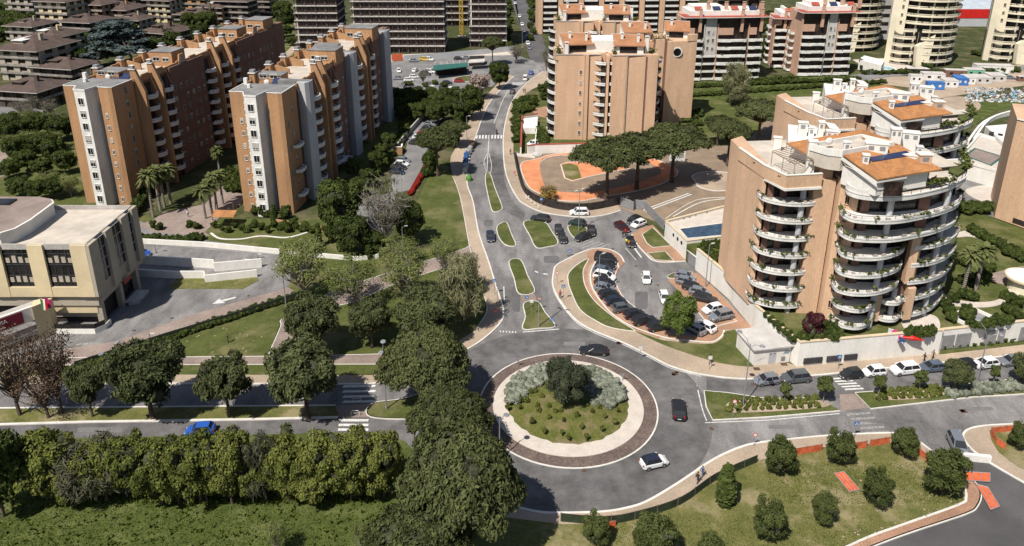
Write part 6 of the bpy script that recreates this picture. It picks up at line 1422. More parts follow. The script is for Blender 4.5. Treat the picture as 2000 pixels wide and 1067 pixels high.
treeproto('poplar', 'bare_poplar', lambda rd: [(rd.uniform(-.3, .3), rd.uniform(-.3, .3), 2 + i * 1.0, 1.0 - i * .07, 1.0 - i * .07, 1.0) for i in range(10)], 1500, .11, 'dull', (9, .15), bark='palebark', seed=34, corek=0, shell=(.1, 1.1))
treeproto('red', 'red_hedge', lambda rd: [(0, -3.2 + i * .8, .7, .6, .7, .6) for i in range(9)], 2600, .11, 'red', None, seed=35, corek=.8, cat='hedge', crown='foliage')
# palm
def palm(seed):
    rd = random.Random(seed); root = thing('palm_tree', 'x', 'palm tree', (0, 0, 0)); H_ = 7.5
    tb = MB().tube([(0, 0, -.1), (.1, 0, H_ * .5), (0, .05, H_)], [.30, .2, .24], 8)
    for k in range(18): tb.tube([(0, 0, .4 + k * .39), (0, 0, .52 + k * .39)], [.27, .3], 8)
    tb.build('trunk', M['palebark'], root, world=False); fb = MB()
    for i in range(62):
        a = rd.uniform(0, 6.28); el = rd.uniform(-.5, 1.4); L = rd.uniform(1.7, 2.4); P = []
        for j in range(6):
            t = j / 5; r = L * t * math.cos(el * .8); z = H_ + L * (t * math.sin(el) - .55 * t * t) + .1; P.append(Vector((r * math.cos(a), r * math.sin(a), z)))
        sd_ = Vector((-math.sin(a), math.cos(a), 0))
        for j in range(5):
            w0 = .05 + .26 * math.sin(math.pi * j / 5); w1 = .05 + .26 * math.sin(math.pi * (j + 1) / 5); dr = Vector((0, 0, -.25))
            for s in (-1, 1):
                fb.add([P[j], P[j + 1], P[j + 1] + sd_ * s * w1 + dr * w1 * 1.5, P[j] + sd_ * s * w0 + dr * w0 * 1.5], [(0, 1, 2, 3)])
    fb.build('crown', L_['palm'], root, world=False); PROTO.setdefault('palm', []).append([root, 4.2, H_ + 1.6, False])
palm(41); palm(42)
KIDS.clear()
_tn = [0]
GRP = {'pine': 'round pines', 'umbrella': 'umbrella pines', 'bigpine': 'umbrella pines', 'hedge': 'yellow-green trees of the tall roadside belt', 'spring': 'spring trees by the path', 'young': 'young pines on the park grass', 'small': 'small street trees on the median', 'palm': 'palm trees', 'cypress': 'cypresses'}
def tree(kind, bx, by, w, top, label, z=0.0, group=None, rot=None):
    """kind, foot pixel, crown width in photo pixels, photo row of the crown's top"""
    pl = PROTO[kind]; _tn[0] += 1; p = pl[_tn[0] % len(pl)]; v = G(bx, by, z); h = max(.8, zat(v.x, v.y, top) - z); m = w * (v.y * _c + (CAM_H - z - .6 * h) * _s) / 1500 * .97; sx = m / p[1]; sz = h / p[2]; rz = rnd.uniform(0, 6.28) if rot is None else rot
    if not p[3]:
        p[3] = True; o = p[0]; o.location = v; o.rotation_euler = (0, 0, rz); o.scale = (sx, sx, sz); o['label'] = label; g = group or GRP.get(kind)
        if g: o['group'] = g
        return o
    c = dup(p[0], v, rz, (sx, sx, sz), label)
    g = group or GRP.get(kind)
    if g: c['group'] = g
    elif 'group' in c: del c['group']
    return c
ORD = ['leftmost', 'second', 'third', 'fourth', 'fifth', 'sixth', 'seventh', 'eighth', 'ninth', 'tenth', 'eleventh', 'twelfth', 'thirteenth', 'fourteenth', 'fifteenth', 'sixteenth', 'seventeenth', 'eighteenth', 'nineteenth', 'twentieth']
ORD += ['twenty-' + o for o in ['first'] + ORD[1:9]] + ['thirtieth'] + ['thirty-' + o for o in ['first'] + ORD[1:9]]
def ordl(label, i): return label + (', leftmost of them' if i == 0 else ', %s from the left' % ORD[i])
TR = [
 # west rows
 ('pine', 300, 818, 150, 678, 'large dark round pine behind the near-left road, right of the brown trees'),
 ('pine', 447, 815, 108, 702, 'smaller dark round pine between two larger ones on the near-left verge'),
 ('pine', 602, 818, 148, 676, 'large dark round pine beside the zebra crossing on the near-left road'),
 ('pine', 182, 815, 74, 715, 'small dark pine between the brown-leaved trees and the large round pine'),
 ('brown', 40, 812, 150, 650, 'brown-leaved tree leftmost on the near-left verge'),
 ('brown', 122, 808, 105, 640, 'taller thin brown-leaved tree beside the small dark pine'),
 ('brown', 95, 838 - 20, 120, 715, 'low brown-leaved tree in front of the taller thin brown one'),
 ('pine', 612, 696, 118, 588, 'dark pine on the triangular lawn, throwing its shadow on the narrow path'),
 ('pine', 727, 680, 92, 586, 'dark round pine, left of the pair on the middle lawn'),
 ('pine', 832, 672, 125, 576, 'dark round pine, right of the pair on the middle lawn'),
 ('bigpine', 832, 800, 195, 645, 'broad umbrella pine overhanging the western entry of the roundabout'),
 ('bigpine', 880, 890, 172, 763, 'umbrella pine between the broad one and the giant one at the roundabout'),
 ('bigpine', 900, 1090, 262, 845, 'giant umbrella pine covering the lower left edge of the roundabout'),
 ('bigpine', 820, 1160, 240, 1000, 'low spreading pine cut by the bottom edge of the photo'),
 ('dark', 8, 1010, 130, 845, 'dark leafy tree at the left edge, beside the yellow-green belt'),
 ('hedge', 95, 975, 140, 848, 'leftmost rounded yellow-green tree of the belt'),
 ('dull', 190, 980, 135, 866, 'grey-brown bare shrub in the belt, left one'), ('dull', 250, 972, 90, 870, 'grey-brown bare shrub behind the yield sign in the belt'),
 ('hedge', 318, 985, 120, 862, 'yellow-green tree right of the bare shrubs in the belt'), ('hedge', 392, 982, 120, 850, 'yellow-green tree of the belt below the blue car'),
 ('hedge', 455, 985, 110, 846, 'yellow-green tree of the belt just right of the blue car'), ('dull', 520, 980, 80, 850, 'thin bare shrub in the middle of the belt'),
 ('hedge', 565, 978, 112, 850, 'yellow-green tree of the belt right of the thin bare shrub'), ('hedge', 630, 978, 115, 848, 'yellow-green tree of the belt left of the zebra crossing'),
 ('hedge', 695, 975, 115, 845, 'brightest yellow-green tree of the belt, below the zebra crossing'), ('hedge', 750, 970, 100, 845, 'yellow-green tree of the belt nearest the giant pine'),
 ('hedge', 350, 985, 80, 900, 'low yellow-green bush at the foot of the belt, below the blue car'), ('hedge', 610, 988, 90, 905, 'low yellow-green bush at the foot of the belt, left of its brightest tree'),
 ('hedge', 150, 990, 80, 905, 'low yellow-green bush at the foot of the belt near its left end'),
] + [('hedge', 70 + i * 47 + (i % 3) * 6, 972 + (i % 2) * 8, 78 + (i * 37 % 30), 856 + (i * 29 % 38), 'filling tree of the yellow-green belt' + (', leftmost of them' if i == 0 else ', %s from the left' % ORD[i])) for i in range(15)] + [
 ('spring', 545, 1085, 50, 1018, 'sapling with pale leaves in the meadow at the bottom edge'), ('spring', 705, 1075, 40, 1020, 'second sapling in the meadow, nearer the giant pine'),
 ('spring', 596, 590, 125, 468, 'tall airy spring tree beside the driveway bend'),
 ('spring', 692, 600, 120, 512, 'low airy spring tree with a forked pale trunk, above the narrow path'),
 ('spring', 790, 585, 105, 500, 'light green tree by the path, left of the pale olive clump'), ('spring', 780, 520, 95, 470, 'light green tree behind the path, below the street lamp'), ('spring', 868, 533, 72, 465, 'small light green tree where the path meets the avenue'),
 ('willow', 905, 640, 92, 500, 'pale olive-green bushy tree at the avenue edge above the roundabout'), ('willow', 905, 575, 70, 495, 'pale olive bushy tree just behind the first one at the avenue edge'),
 ('bare', 758, 492, 118, 345, 'wide bare tree in front of the residents parking'), ('dark', 800, 478, 66, 395, 'dark bush behind the wide bare tree'),
 ('dark', 668, 460, 92, 350, 'big dark leafy tree at the corner of the second slab garden'), ('dark', 692, 500, 82, 425, 'dark leafy tree in front of the big one, above the driveway'), ('dark', 730, 498, 50, 450, 'dark leafy tree right of the pair below the second slab'),
 ('cypress', 648, 475, 16, 398, 'slim cypress between the dark garden trees'), ('cypress', 624, 482, 17, 435, 'short cypress left of the dark garden trees'), ('cypress', 536, 432, 16, 398, 'dark cypress at the foot of the second slab stair bay'), ('cypress', 722, 505, 22, 455, 'cypress beside the garden wall end'),
 ('palm', 300, 425, 42, 325, 'palm in the left group, leftmost'), ('palm', 314, 412, 44, 318, 'palm in the left group, second'), ('palm', 322, 405, 40, 330, 'palm in the left group, third'), ('palm', 334, 398, 44, 316, 'palm in the left group, rightmost and tallest'),
 ('palm', 402, 428, 38, 358, 'palm left of the tiled shelter, nearest it'), ('palm', 414, 418, 40, 345, 'palm of the centre group, second from the left'), ('palm', 424, 410, 40, 332, 'palm of the centre group with the fullest crown'), ('palm', 436, 400, 36, 328, 'palm nearest the corner of the second slab'), ('palm', 430, 345, 30, 282, 'lone tall palm between the two long slabs'),
 ('palm', 1880, 572, 52, 478, 'palm left of its neighbour in the garden right of the nearest tower'), ('palm', 1905, 566, 60, 470, 'palm right of its neighbour in the garden right of the nearest tower'),
 ('umbrella', 855, 345, 92, 248, 'umbrella pine on the lawn strip by the recycling bins'), ('umbrella', 888, 290, 62, 235, 'umbrella pine behind the one by the recycling bins'),
 ('dark', 918, 235, 62, 166, 'dark round tree beside the avenue lamp posts'), ('dark', 848, 245, 36, 205, 'small dark tree in the upper residents parking'),
 ('blossom', 938, 195, 50, 142, 'pale blossoming tree at the corner of the far car park'), ('umbrella', 962, 128, 46, 70, 'lone umbrella pine with tall trunk in the far car park'), ('dark', 975, 175, 42, 120, 'dark bushy tree beside the blossoming tree'), ('bare', 1008, 122, 42, 85, 'bare tree at the mouth of the dark street'), ('bare', 1068, 150, 26, 85, 'thin bare tree at the left foot of the bend tower'), ('bare', 827, 165, 26, 135, 'thin bare tree among the parked cars of the far car park'),
 ('umbrella', 1184, 392, 150, 272, 'umbrella pine with leaning bare trunk over the orange playground, leftmost'), ('umbrella', 1243, 370, 150, 262, 'umbrella pine over the orange playground, middle one'), ('umbrella', 1312, 356, 150, 244, 'umbrella pine over the orange playground, rightmost'),
 ('umbrella', 1420, 325, 84, 232, 'umbrella pine on bare earth left of the balcony tower'), ('umbrella', 1400, 285, 62, 225, 'small umbrella pine at the edge of the fenced lawn'), ('umbrella', 1480, 282, 112, 195, 'broad umbrella pine behind the balcony tower, against the rear tower'), ('umbrella', 1515, 265, 80, 200, 'umbrella pine touching the rear tower wall'),
 ('willow', 1432, 205, 56, 120, 'tall olive-brown shrub in front of the long white block'), ('willow', 1438, 208, 40, 160, 'lower olive-brown shrub beside the tall one'),
 ('bare', 1755, 110, 30, 40, 'bare tree before the grey office block'),
 ('golden', 1070, 392, 40, 365, 'golden shrub on the orange playground floor'),
 ('fresh', 1322, 664, 76, 576, 'bright green tree in the car park, hiding some cars'),
 ('young', 1520, 928, 66, 858, 'young pine by the netting, leftmost of the park edge row'), ('young', 1638, 908, 60, 845, 'young pine by the netting, below the blue crossing sign'), ('young', 1762, 893, 54, 838, 'young pine at the end of the netting by the side street'), ('young', 1838, 968, 84, 885, 'widest young pine, beside the concrete barrier'),
 ('cypress', 1415, 985, 44, 908, 'upright dark conifer by the screened fence'), ('young', 1498, 1060, 66, 978, 'young pine low in the park, left of the smaller one'), ('young', 1603, 1028, 50, 963, 'small young pine in the middle of the park grass'), ('young', 1708, 990, 60, 922, 'young pine right of the fence panel on the grass'),
 ('young', 1280, 1095, 90, 1012, 'young pine with two tops at the bottom edge'), ('young', 1163, 1066, 56, 1008, 'young pine right at the foot of the roundabout pavement'), ('young', 1385, 1105, 62, 1048, 'young pine cut by the bottom edge, park side'), ('young', 1985, 880, 40, 825, 'ragged young pine in the rough plot at the right edge'), ('young', 1250, 1075, 40, 1030, 'little young pine at the bottom beside the two-topped one'),
 ('small', 1531, 792, 23, 750, 'small street tree, leftmost on the near median'), ('small', 1608, 788, 36, 738, 'fuller street tree left of the brown crossing strip'), ('small', 1715, 778, 26, 735, 'small street tree right of the brown crossing strip'), ('small', 1793, 768, 28, 726, 'small street tree between the thin one and the round pine'), ('pine', 1861, 770, 58, 708, 'low round pine on the far median'), ('small', 1937, 760, 20, 714, 'thinnest street tree by the silver shrubs'), ('pine', 1995, 758, 56, 696, 'round pine cut by the right edge on the median'),
 ('purple', 1583, 662, 44, 612, 'dark purple shrub on the podium lawn'),
 ('cedar', 238, 130, 150, 40, 'spreading blue-grey cedar among the villas'),
]
for t in TR:
    z = 3.6 if (t[0] in ('purple',) or t[1] > 1870 and t[0] == 'palm') else 0.0
    tree(*t, z=z)
# roundabout planting
tree('olive', 1106, 790, 88, 704, 'dark dome-shaped olive tree in the middle of the roundabout', z=.6)
def at_island(x, y): 
    v = G(x, y, .5); return v
rg = random.Random(5)
n_ = 0
SB = [(1000, 760), (1010, 745), (1025, 733), (1043, 724), (1062, 718), (1015, 762), (1030, 752), (1048, 742), (1003, 776), (1060, 734), (1150, 722), (1165, 728), (1180, 736), (1195, 746), (1206, 760), (1160, 742), (1175, 752), (1190, 764), (1160, 762), (1175, 775), (1200, 775), (1188, 783), (1142, 735), (1148, 755), (1208, 768), (1165, 780)]
for i, (x, y) in enumerate(sorted(SB)):
    tree('greybush', x, y + 8, 34, y - 8, ordl('silver-grey low shrub beside the roundabout tree', i), z=.5, group='silver-grey shrubs mounded round the roundabout tree')
for i, (x, y) in enumerate(sorted([(991, 796), (1017, 782), (1015, 795), (1029, 783), (1037, 766), (1046, 765), (1050, 793), (1040, 823), (1052, 802), (1059, 775), (1067, 757), (1073, 816), (1073, 795), (1096, 804), (1101, 822), (1097, 845), (1128, 812), (1136, 834), (1141, 787), (1157, 805), (1145, 853), (1170, 796), (1181, 814), (1176, 838), (1206, 801), (1201, 824), (1063, 842), (1085, 805), (1110, 855)])):
    tree('tuftbush', x, y + 2, rg.uniform(8, 12), y - 4, ordl('small dome bush dotted over the roundabout turf', i), z=.75, group='small dome bushes on the roundabout turf')
# median shrubs
for i in range(34):
    x = 1425 + i * 5.2 + rg.uniform(-2, 2); y = 803 - (i % 3) * 8 - i * .25
    tree('tuftbush', x, y, rg.uniform(10, 15), y - rg.uniform(7, 10), ordl('low shrub in the mulch of the near median', i), z=.15, group='low shrubs in the mulch bed of the near median')
for i in range(26):
    x = 1715 + i * 5.0 + rg.uniform(-2, 2); y = 781 - (i % 3) * 7 - i * .35
    tree('tuftbush', x, y, rg.uniform(10, 15), y - rg.uniform(7, 10), ordl('low shrub in the mulch of the further median', i), z=.15, group='low shrubs in the mulch bed of the further median')
sheet('mulch', [(1418, 800), (1430, 786), (1500, 782), (1600, 784), (1618, 795), (1550, 803), (1440, 808)], 'pave', .19); sheet('mulch', [(1710, 780), (1725, 768), (1800, 764), (1845, 764), (1840, 774), (1760, 783)], 'pave', .19)
for i in range(14):
    x = 1858 + i * 11; y = 772 - i * 1.1 - (i % 2) * 7
    tree('greybush', x, y, 26, y - 14, ordl('silver-grey low shrub along the far median', i), z=.15, group='silver-grey shrubs along the far median')
# clipped shrubs and hedges of the gardens: (kind, points)
def row(kind, pts, w, h, label, z=0.0, group=None, cat=None):
    for i, (x, y) in enumerate(sorted(pts)): tree(kind, x, y, w * rnd.uniform(.85, 1.15), y - h * rnd.uniform(.85, 1.2), ordl(label, i), z=z, group=group or label)
row('hedgeblock', [(1372 + i * 8, 497 + i * 5) for i in range(6)] + [(1380 + i * 9, 488 + i * 2) for i in range(5)], 24, 20, 'dark hedge bush behind the pool gate wall', 2.4)
row('shrub', [(1495 + i * 9, 622 + i * 8) for i in range(7)], 18, 14, 'clipped bush above the car park wall', 3.7)
row('hedgeblock', [(1570 + i * 13, 668 - (i % 2) * 6) for i in range(6)] + [(1600, 650), (1615, 645), (1625, 655)], 28, 20, 'leafy hedge bush beside the purple shrub', 3.6)
row('hedgeblock', [(1770 + i * 9, 660 - (i % 2) * 5) for i in range(6)], 22, 18, 'spiky green planting beside the red parasol on the podium', 3.6)
row('hedgeblock', [(1845, 600), (1850, 615), (1856, 628), (1862, 590), (1880, 582), (1895, 585), (1900, 640), (1915, 642), (1930, 640), (1945, 636), (1885, 625), (1890, 615)], 26, 18, 'dense green bush round the triangular lightwell', 3.6)
row('hedgeblock', [(1898 + i * 11, 455 + i * 6) for i in range(9)] + [(1870 + i * 10, 408 + (i % 3) * 5) for i in range(8)], 26, 16, 'hedge bush in the bed beside the blank end tower', 3.6)
row('hedgeblock', [(1965 + (i % 3) * 10, 585 + i * 8) for i in range(7)] + [(1985, 505), (1995, 512), (1965, 500), (1880, 555), (1900, 560), (1915, 552), (1925, 545), (1885, 520), (1930, 530)], 24, 18, 'rounded hedge bush near the round kiosk', 3.6)
row('shrub', [(1840 + i * 15, 683 - i * 1.6) for i in range(10)], 14, 9, 'small bush below the wall with metal doors', 0)
row('hedgeblock', [(1350 + i * 14, 172 - i * .6) for i in range(24)], 17, 9, 'bush of the upper hedge line before the white blocks')
row('hedgeblock', [(1345 + i * 14, 190 - i * 1.0) for i in range(28)], 17, 8, 'clipped hedge of the lower line across the fenced lawn')
row('shrub', [(1452 + i * 8, 160 - i * .3) for i in range(14)], 10, 8, 'ball-clipped shrub before the shorter white block')
row('hedgeblock', [(1690 + i * 14, 146 - i * .2) for i in range(22)] + [(1752 + i * 12, 122 + i * 2) for i in range(6)] + [(1905 + i * 12, 108 + i * 2) for i in range(9)], 18, 10, 'hedge bush at the foot of the cream towers')
row('hedgeblock', [(1010 + (i % 3) * 14, 205 - i * 3 + 18) for i in range(9)] + [(1008 + (i % 2) * 6, 225 + i * 9) for i in range(7)] + [(1055 + (i % 2) * 9, 262 + i * 5) for i in range(6)] + [(1060, 180), (1065, 195), (1072, 172)], 22, 14, 'green garden bush beside the sunken ramp')
row('hedgeblock', [(1340 + (i % 3) * 11, 275 - i * 6) for i in range(9)], 24, 12, 'dark hedge bush at the foot of the round-window tower')
row('shrub', [(420 + i * 13, 445 + (i % 3) * 5) for i in range(12)] + [(372, 445), (385, 448), (312, 450), (300, 445)], 17, 13, 'round clipped shrub below the orange-roofed shelter')
row('shrub', [(500, 420), (512, 422), (525, 424), (556, 428), (560, 420), (576, 446), (597, 452), (612, 455), (640, 462), (560, 450), (690, 470)], 22, 18, 'round clipped shrub at the foot of the second slab')
row('hedgeblock', [(270 + i * 13, 468 + i * .8) for i in range(9)] + [(392, 470), (380, 468)], 20, 12, 'flowering bush along the low driveway wall')
row('hedgeblock', [(262 + i * 6, 425 - i * 9) for i in range(6)], 24, 20, 'tall dark hedge beside the left palm group')
row('hedgeblock', [(450 + (i % 3) * 9, 375 - (i // 3) * 12) for i in range(9)], 26, 20, 'green bush in the court between the slabs')
row('hedgeblock', [(735 + i * 7, 345 - i * 10) for i in range(9)] + [(790 + i * 6, 255 - i * 8) for i in range(7)], 24, 16, 'hedge bush along the residents parking wall')
row('dark', [(700, 385), (720, 365), (735, 338), (690, 350), (760, 300), (745, 320)], 34, 38, 'shaded garden tree beside the residents parking')
row('dark', [(770 + (i % 5) * 26 + (i // 5) * 9, 205 + (i // 5) * 14 + (i % 2) * 5) for i in range(15)], 36, 34, 'dark tree of the grove beside the upper avenue')
row('dark', [(790, 190), (815, 186), (842, 184), (868, 186), (890, 184)], 22, 14, 'low tree along the far car park edge')
for x, y, l in ((827, 340, 'far'), (818, 355, 'middle'), (808, 371, 'near')):
    a = G(828, 338); b = G(805, 375); tree('red', x, y, 11, y - 8, l + ' stretch of the bright red hedge beside the residents parking', group='red hedge', rot=math.atan2(b.y - a.y, b.x - a.x) - R(90))
row('hedgeblock', [(835 + (i % 2) * 8, 345 - i * 12) for i in range(4)] + [(892, 255), (897, 240), (903, 228), (890, 268), (885, 280)], 22, 20, 'green bush on the bank beside the avenue pavement')
row('dark', [(20, 350), (55, 335), (85, 345), (110, 320), (60, 300), (30, 318), (130, 340), (95, 300), (20, 290), (45, 275), (75, 268), (120, 275), (15, 262), (40, 385), (75, 392), (110, 388)], 48, 42, 'dark garden tree left of the first slab')
row('spring', [(60, 292), (105, 292), (20, 300), (140, 262), (95, 255), (50, 250), (100, 380), (140, 385)], 46, 38, 'light green tree left of the first slab')
row('poplar', [(95, 262), (112, 258), (200, 160), (262, 140), (322, 90), (508, 25), (535, 28), (553, 25), (415, 50)], 12, 55, 'slim bare poplar among the villas')
row('dark', [(10, 70), (30, 55), (15, 40), (45, 75), (0, 95), (60, 60), (30, 90), (170, 95), (150, 110), (340, 100), (375, 70), (405, 70), (425, 40), (300, 120), (215, 110), (160, 140), (250, 85), (190, 60), (480, 20), (520, 18), (560, 60), (555, 45), (395, 92), (110, 105)], 44, 40, 'dark tree between the villas')
row('bare', [(70, 215), (40, 225), (100, 230), (60, 240), (150, 205), (180, 165)], 40, 34, 'bare tree beside the estate road')
row('dark', [(560, 72), (548, 85), (590, 40), (600, 22), (571, 90)], 26, 20, 'small tree beside the curving park path')
row('hedgeblock', [(1040 + i * 5, 60 - i * 14) for i in range(0)] + [(1036 + (i % 2) * 5, 80 - i * 12) for i in range(7)], 16, 14, 'dark bush right of the far dark street')
row('hedgeblock', [(995 - (i % 2) * 3, 95 - i * 12) for i in range(8)], 14, 14, 'dark bush left of the far dark street')
row('dark', [(1490, 120), (1500, 100), (1485, 75), (1500, 60)], 26, 34, 'tree in the gap between the white balconied blocks')
row('hedgeblock', [(885 + (i % 3) * 12, 165 + (i // 3) * 5) for i in range(0)] + [(800, 168), (830, 170), (850, 166), (868, 170)], 14, 8, 'small bush amid the far car park')
# ivy along the mesh fence
row('hedgeblock', [(160 + i * 15.5, 722 - i * 5.2) for i in range(28)], 24, 11, 'ivy hedge bush along the green mesh fence')
# meadow tufts: nobody could count them
tf = MB(); rg = random.Random(11)
def tufts(n, fx, fy, h, ok=None):
    for i in range(n):
        x = rg.uniform(*fx); y = rg.uniform(*fy); v = G(x, y, .1); s = h * rg.uniform(.5, 1.5)
        for k in range(3):
            a = rg.uniform(0, 6.28); d = Vector((math.cos(a), math.sin(a), 0)) * s * .35; l = Vector((rg.gauss(0, .25), rg.gauss(0, .25), 1)) * s
            tf.add([v - d, v + d, v + l], [(0, 1, 2)])
tufts(9000, (-30, 760), (965, 1090), .13); tufts(500, (-30, 760), (975, 1090), .38); tufts(1500, (150, 740), (955, 985), .35)
tag(tf.build('tall_grass', L_['gtuft']), 'rough bright green meadow grass below the yellow-green belt', 'grass', kind='stuff')
tf = MB(); tufts(5500, (1500, 1870), (905, 985), .13); tufts(3500, (1180, 1700), (1010, 1090), .13)
lt = MB()
for i in range(90):
    x, y = [(rg.uniform(1640, 1880), 1062 - (rg.uniform(1640, 1880) - 1640) * .0), (rg.uniform(1500, 1870), rg.uniform(900, 1000)), (rg.uniform(330, 600), rg.uniform(640, 692)), (rg.uniform(1010, 1440), rg.uniform(300, 420))][i % 4]
    if i % 4 == 0: y = 1068 - (x - 1640) * .32 + rg.gauss(0, 5) - 12
    v = G(x, y, .15); s = rg.uniform(.05, .16); lt.ball((v.x, v.y, .16), (s * 1.4, s, s * .6), 0, 5, 3, .2, rg)
tag(lt.build('loose_stones', M['pave']), 'loose pale stones and litter scattered over the grass and earth', 'stones', kind='stuff')
tag(tf.build('park_grass', L_['gtuft']), 'sparse uneven grass tufts of the south-east park', 'grass', kind='stuff')
# ---------------- vehicles ----------------
def paint(name, c, rough=.32, metal=.0):
    m = bpy.data.materials.new(name); m.use_nodes = True; N = m.node_tree.nodes; L = m.node_tree.links; b = N['Principled BSDF']
    b.inputs['Roughness'].default_value = rough; b.inputs['Metallic'].default_value = metal; b.inputs['Coat Weight'].default_value = .35; b.inputs['Coat Roughness'].default_value = .2
    n = N.new('ShaderNodeTexNoise'); n.inputs['Scale'].default_value = 2.5; n.inputs['Detail'].default_value = 5; r = N.new('ShaderNodeMix'); r.data_type = 'RGBA'
    r.inputs[6].default_value = (*[x * .82 + .004 for x in c], 1); r.inputs[7].default_value = (*c, 1); L.new(n.outputs[0], r.inputs[0]); L.new(r.outputs[2], b.inputs['Base Color']); return m
CP = {'body': paint('car_paint', (.5, .5, .5)), 'white': paint('white_paint', (.72, .72, .71)), 'black': paint('black_paint', (.014, .014, .016), .42), 'navy': paint('navy_paint', (.014, .020, .038), .4),
      'silver': paint('silver_paint', (.30, .32, .35), .3, .5), 'grey': paint('grey_paint', (.11, .12, .13), .3, .3), 'bluegrey': paint('blue_grey_paint', (.13, .17, .23), .3, .4), 'blue': paint('blue_paint_car', (.02, .09, .38), .3),
      'darkgreen': paint('dark_green_paint', (.012, .035, .03), .3), 'darkred': paint('dark_red_paint', (.06, .01, .012), .3), 'red': paint('red_paint_car', (.32, .015, .012), .3), 'yellow': paint('lime_yellow_paint', (.55, .55, .05), .35), 'taxi': paint('yellow_paint', (.62, .42, .03), .35)}
M['tyre'] = mat('tyre', (.02, .02, .02), .9, .1, 6); M['rim'] = mat('rim', (.35, .35, .36), .35, .1, 6, metal=.7); M['carglass'] = mat('car_glass', (.018, .02, .024), .42, .1, 2, .05, spec=.3)
M['lamp'] = mat('headlight_glass', (.6, .6, .58), .15, .05, 5, spec=.8); M['tail'] = mat('tail_light', (.35, .01, .01), .3, .05, 5); M['plate'] = mat('number_plate', (.65, .65, .6), .5, .05, 8); M['trim'] = mat('black_trim', (.025, .025, .027), .6, .1, 6)
def car(kind, L, Wd, H, hood, belt, xw0, xw1, xr1, xr0, wr=.33, nose=.62, tail=.9, spare=False, roofmat=None):
    root = thing(kind, 'x', 'car', (0, 0, 0)); h = L / 2; w = Wd / 2; mb = MB()
    S = [(h, .30, nose * .85, .70), (h - .12, .20, nose, .86), (h - .5, .18, hood - .07, .97), (xw0, .18, hood, 1.0), (xw0 - .4, .18, belt, 1.0), (xr0 + .2, .18, belt + .02, 1.0), (xr0 - .1 if xr0 - .1 > -h + .3 else -h + .3, .2, tail + .02, .98), (-h + .12, .22, tail - .03, .90), (-h, .32, tail - .25, .80)]
    rings = []
    for x, zb, zt, k in S:
        ww = w * k; rings.append([(x, -ww * .9, zb), (x, -ww, zb + .18), (x, -ww * 1.0, zt - .16), (x, -ww * .93, zt - .03), (x, -ww * .6, zt), (x, ww * .6, zt), (x, ww * .93, zt - .03), (x, ww, zt - .16), (x, ww, zb + .18), (x, ww * .9, zb)])
    vs = [p for r in rings for p in r]; n = 10
    fs = [(i * n + k, (i + 1) * n + k, (i + 1) * n + (k + 1) % n, i * n + (k + 1) % n) for i in range(len(S) - 1) for k in range(n)] + [tuple(range(n)), tuple(range((len(S) - 1) * n, len(S) * n))[::-1]]
    mb.add(vs, fs)
    body = mb.build('body', CP['body'], root, world=False, smooth=False)
    b = w * .93; t = w * .70; bz = belt - .03
    gv = [(xw0, -b, hood - .05), (xw0, b, hood - .05), (xr0, b, bz), (xr0, -b, bz), (xw1, -t, H - .05), (xw1, t, H - .05), (xr1, t, H - .05), (xr1, -t, H - .05), (xw0 - .4, -b, bz), (xw0 - .4, b, bz)]
    MB().add(gv, [(0, 1, 5, 4), (0, 4, 7, 3, 8), (1, 9, 2, 6, 5), (3, 7, 6, 2), (4, 5, 6, 7)]).build('windows', M['carglass'], root, world=False)
    rf = MB(); e = .04
    rp = [(xw1 + .05, -t * .88), (xw1 + .05, t * .88), (xw1 - .2, t + e), (xr1 + .2, t + e), (xr1 - .05, t * .9), (xr1 - .05, -t * .9), (xr1 + .2, -t - e), (xw1 - .2, -t - e)]
    rf.prism(rp, H - .07, H, 0, bottom=True)
    for s in (-1, 1):
        rf.tube([(xw0, s * b, hood), (xw1, s * t, H - .04)], .045, 8); rf.tube([(xr0, s * b, bz + .02), (xr1, s * t, H - .04)], .065, 8)
        xm = (xw1 + xr1) / 2; rf.tube([(xm, s * (b + .01), bz), (xm, s * (t + .02), H - .05)], .035, 4)
    rf.build('roof', roofmat or CP['body'], root, world=False)
    hl = None
    for s in (-1, 1):
        MB().box(h - .22, s * w * .55, nose - .16, h - .03, s * w * .83, nose - .02).build('headlight', M['lamp'], root, world=False)
        MB().box(-h + .0, s * w * .60, tail - .30, -h + .14, s * w * .86, tail - .08).build('tail_light', M['tail'], root, world=False)
        MB().box(xw0 - .35, s * (w + .02), belt - .02, xw0 - .15, s * (w + .17), belt + .13).build('mirror', CP['body'], root, world=False)
        MB().box(xr0 + .3, s * (w + .004), .30, xw0 - .2, s * (w + .02), .38).build('side_trim', M['trim'], root, world=False)
    MB().box(h - .02, -w * .45, .36, h + .012, w * .45, .50).build('grille', M['trim'], root, world=False); MB().box(h + .012, -.26, .38, h + .03, .26, .48).build('number_plate', M['plate'], root, world=False)
    MB().box(-h - .02, -.26, .5, -h + .01, .26, .6).build('number_plate', M['plate'], root, world=False)
    wp = None
    for x in (h - .78, -h + .72):
        for s in (-1, 1):
            if wp is None:
                wp = MB().tube([(0, -.11, 0), (0, .11, 0)], wr, 16).build('wheel', M['tyre'], root, world=False); rr_ = MB().tube([(0, -.125, 0), (0, .125, 0)], wr * .62, 10).build('rim', M['rim'], root, world=False); rr_.parent = wp
                wp.location = (x, s * (w - .10), wr)
            else: put(wp, root, (x, s * (w - .10), wr))
    return root
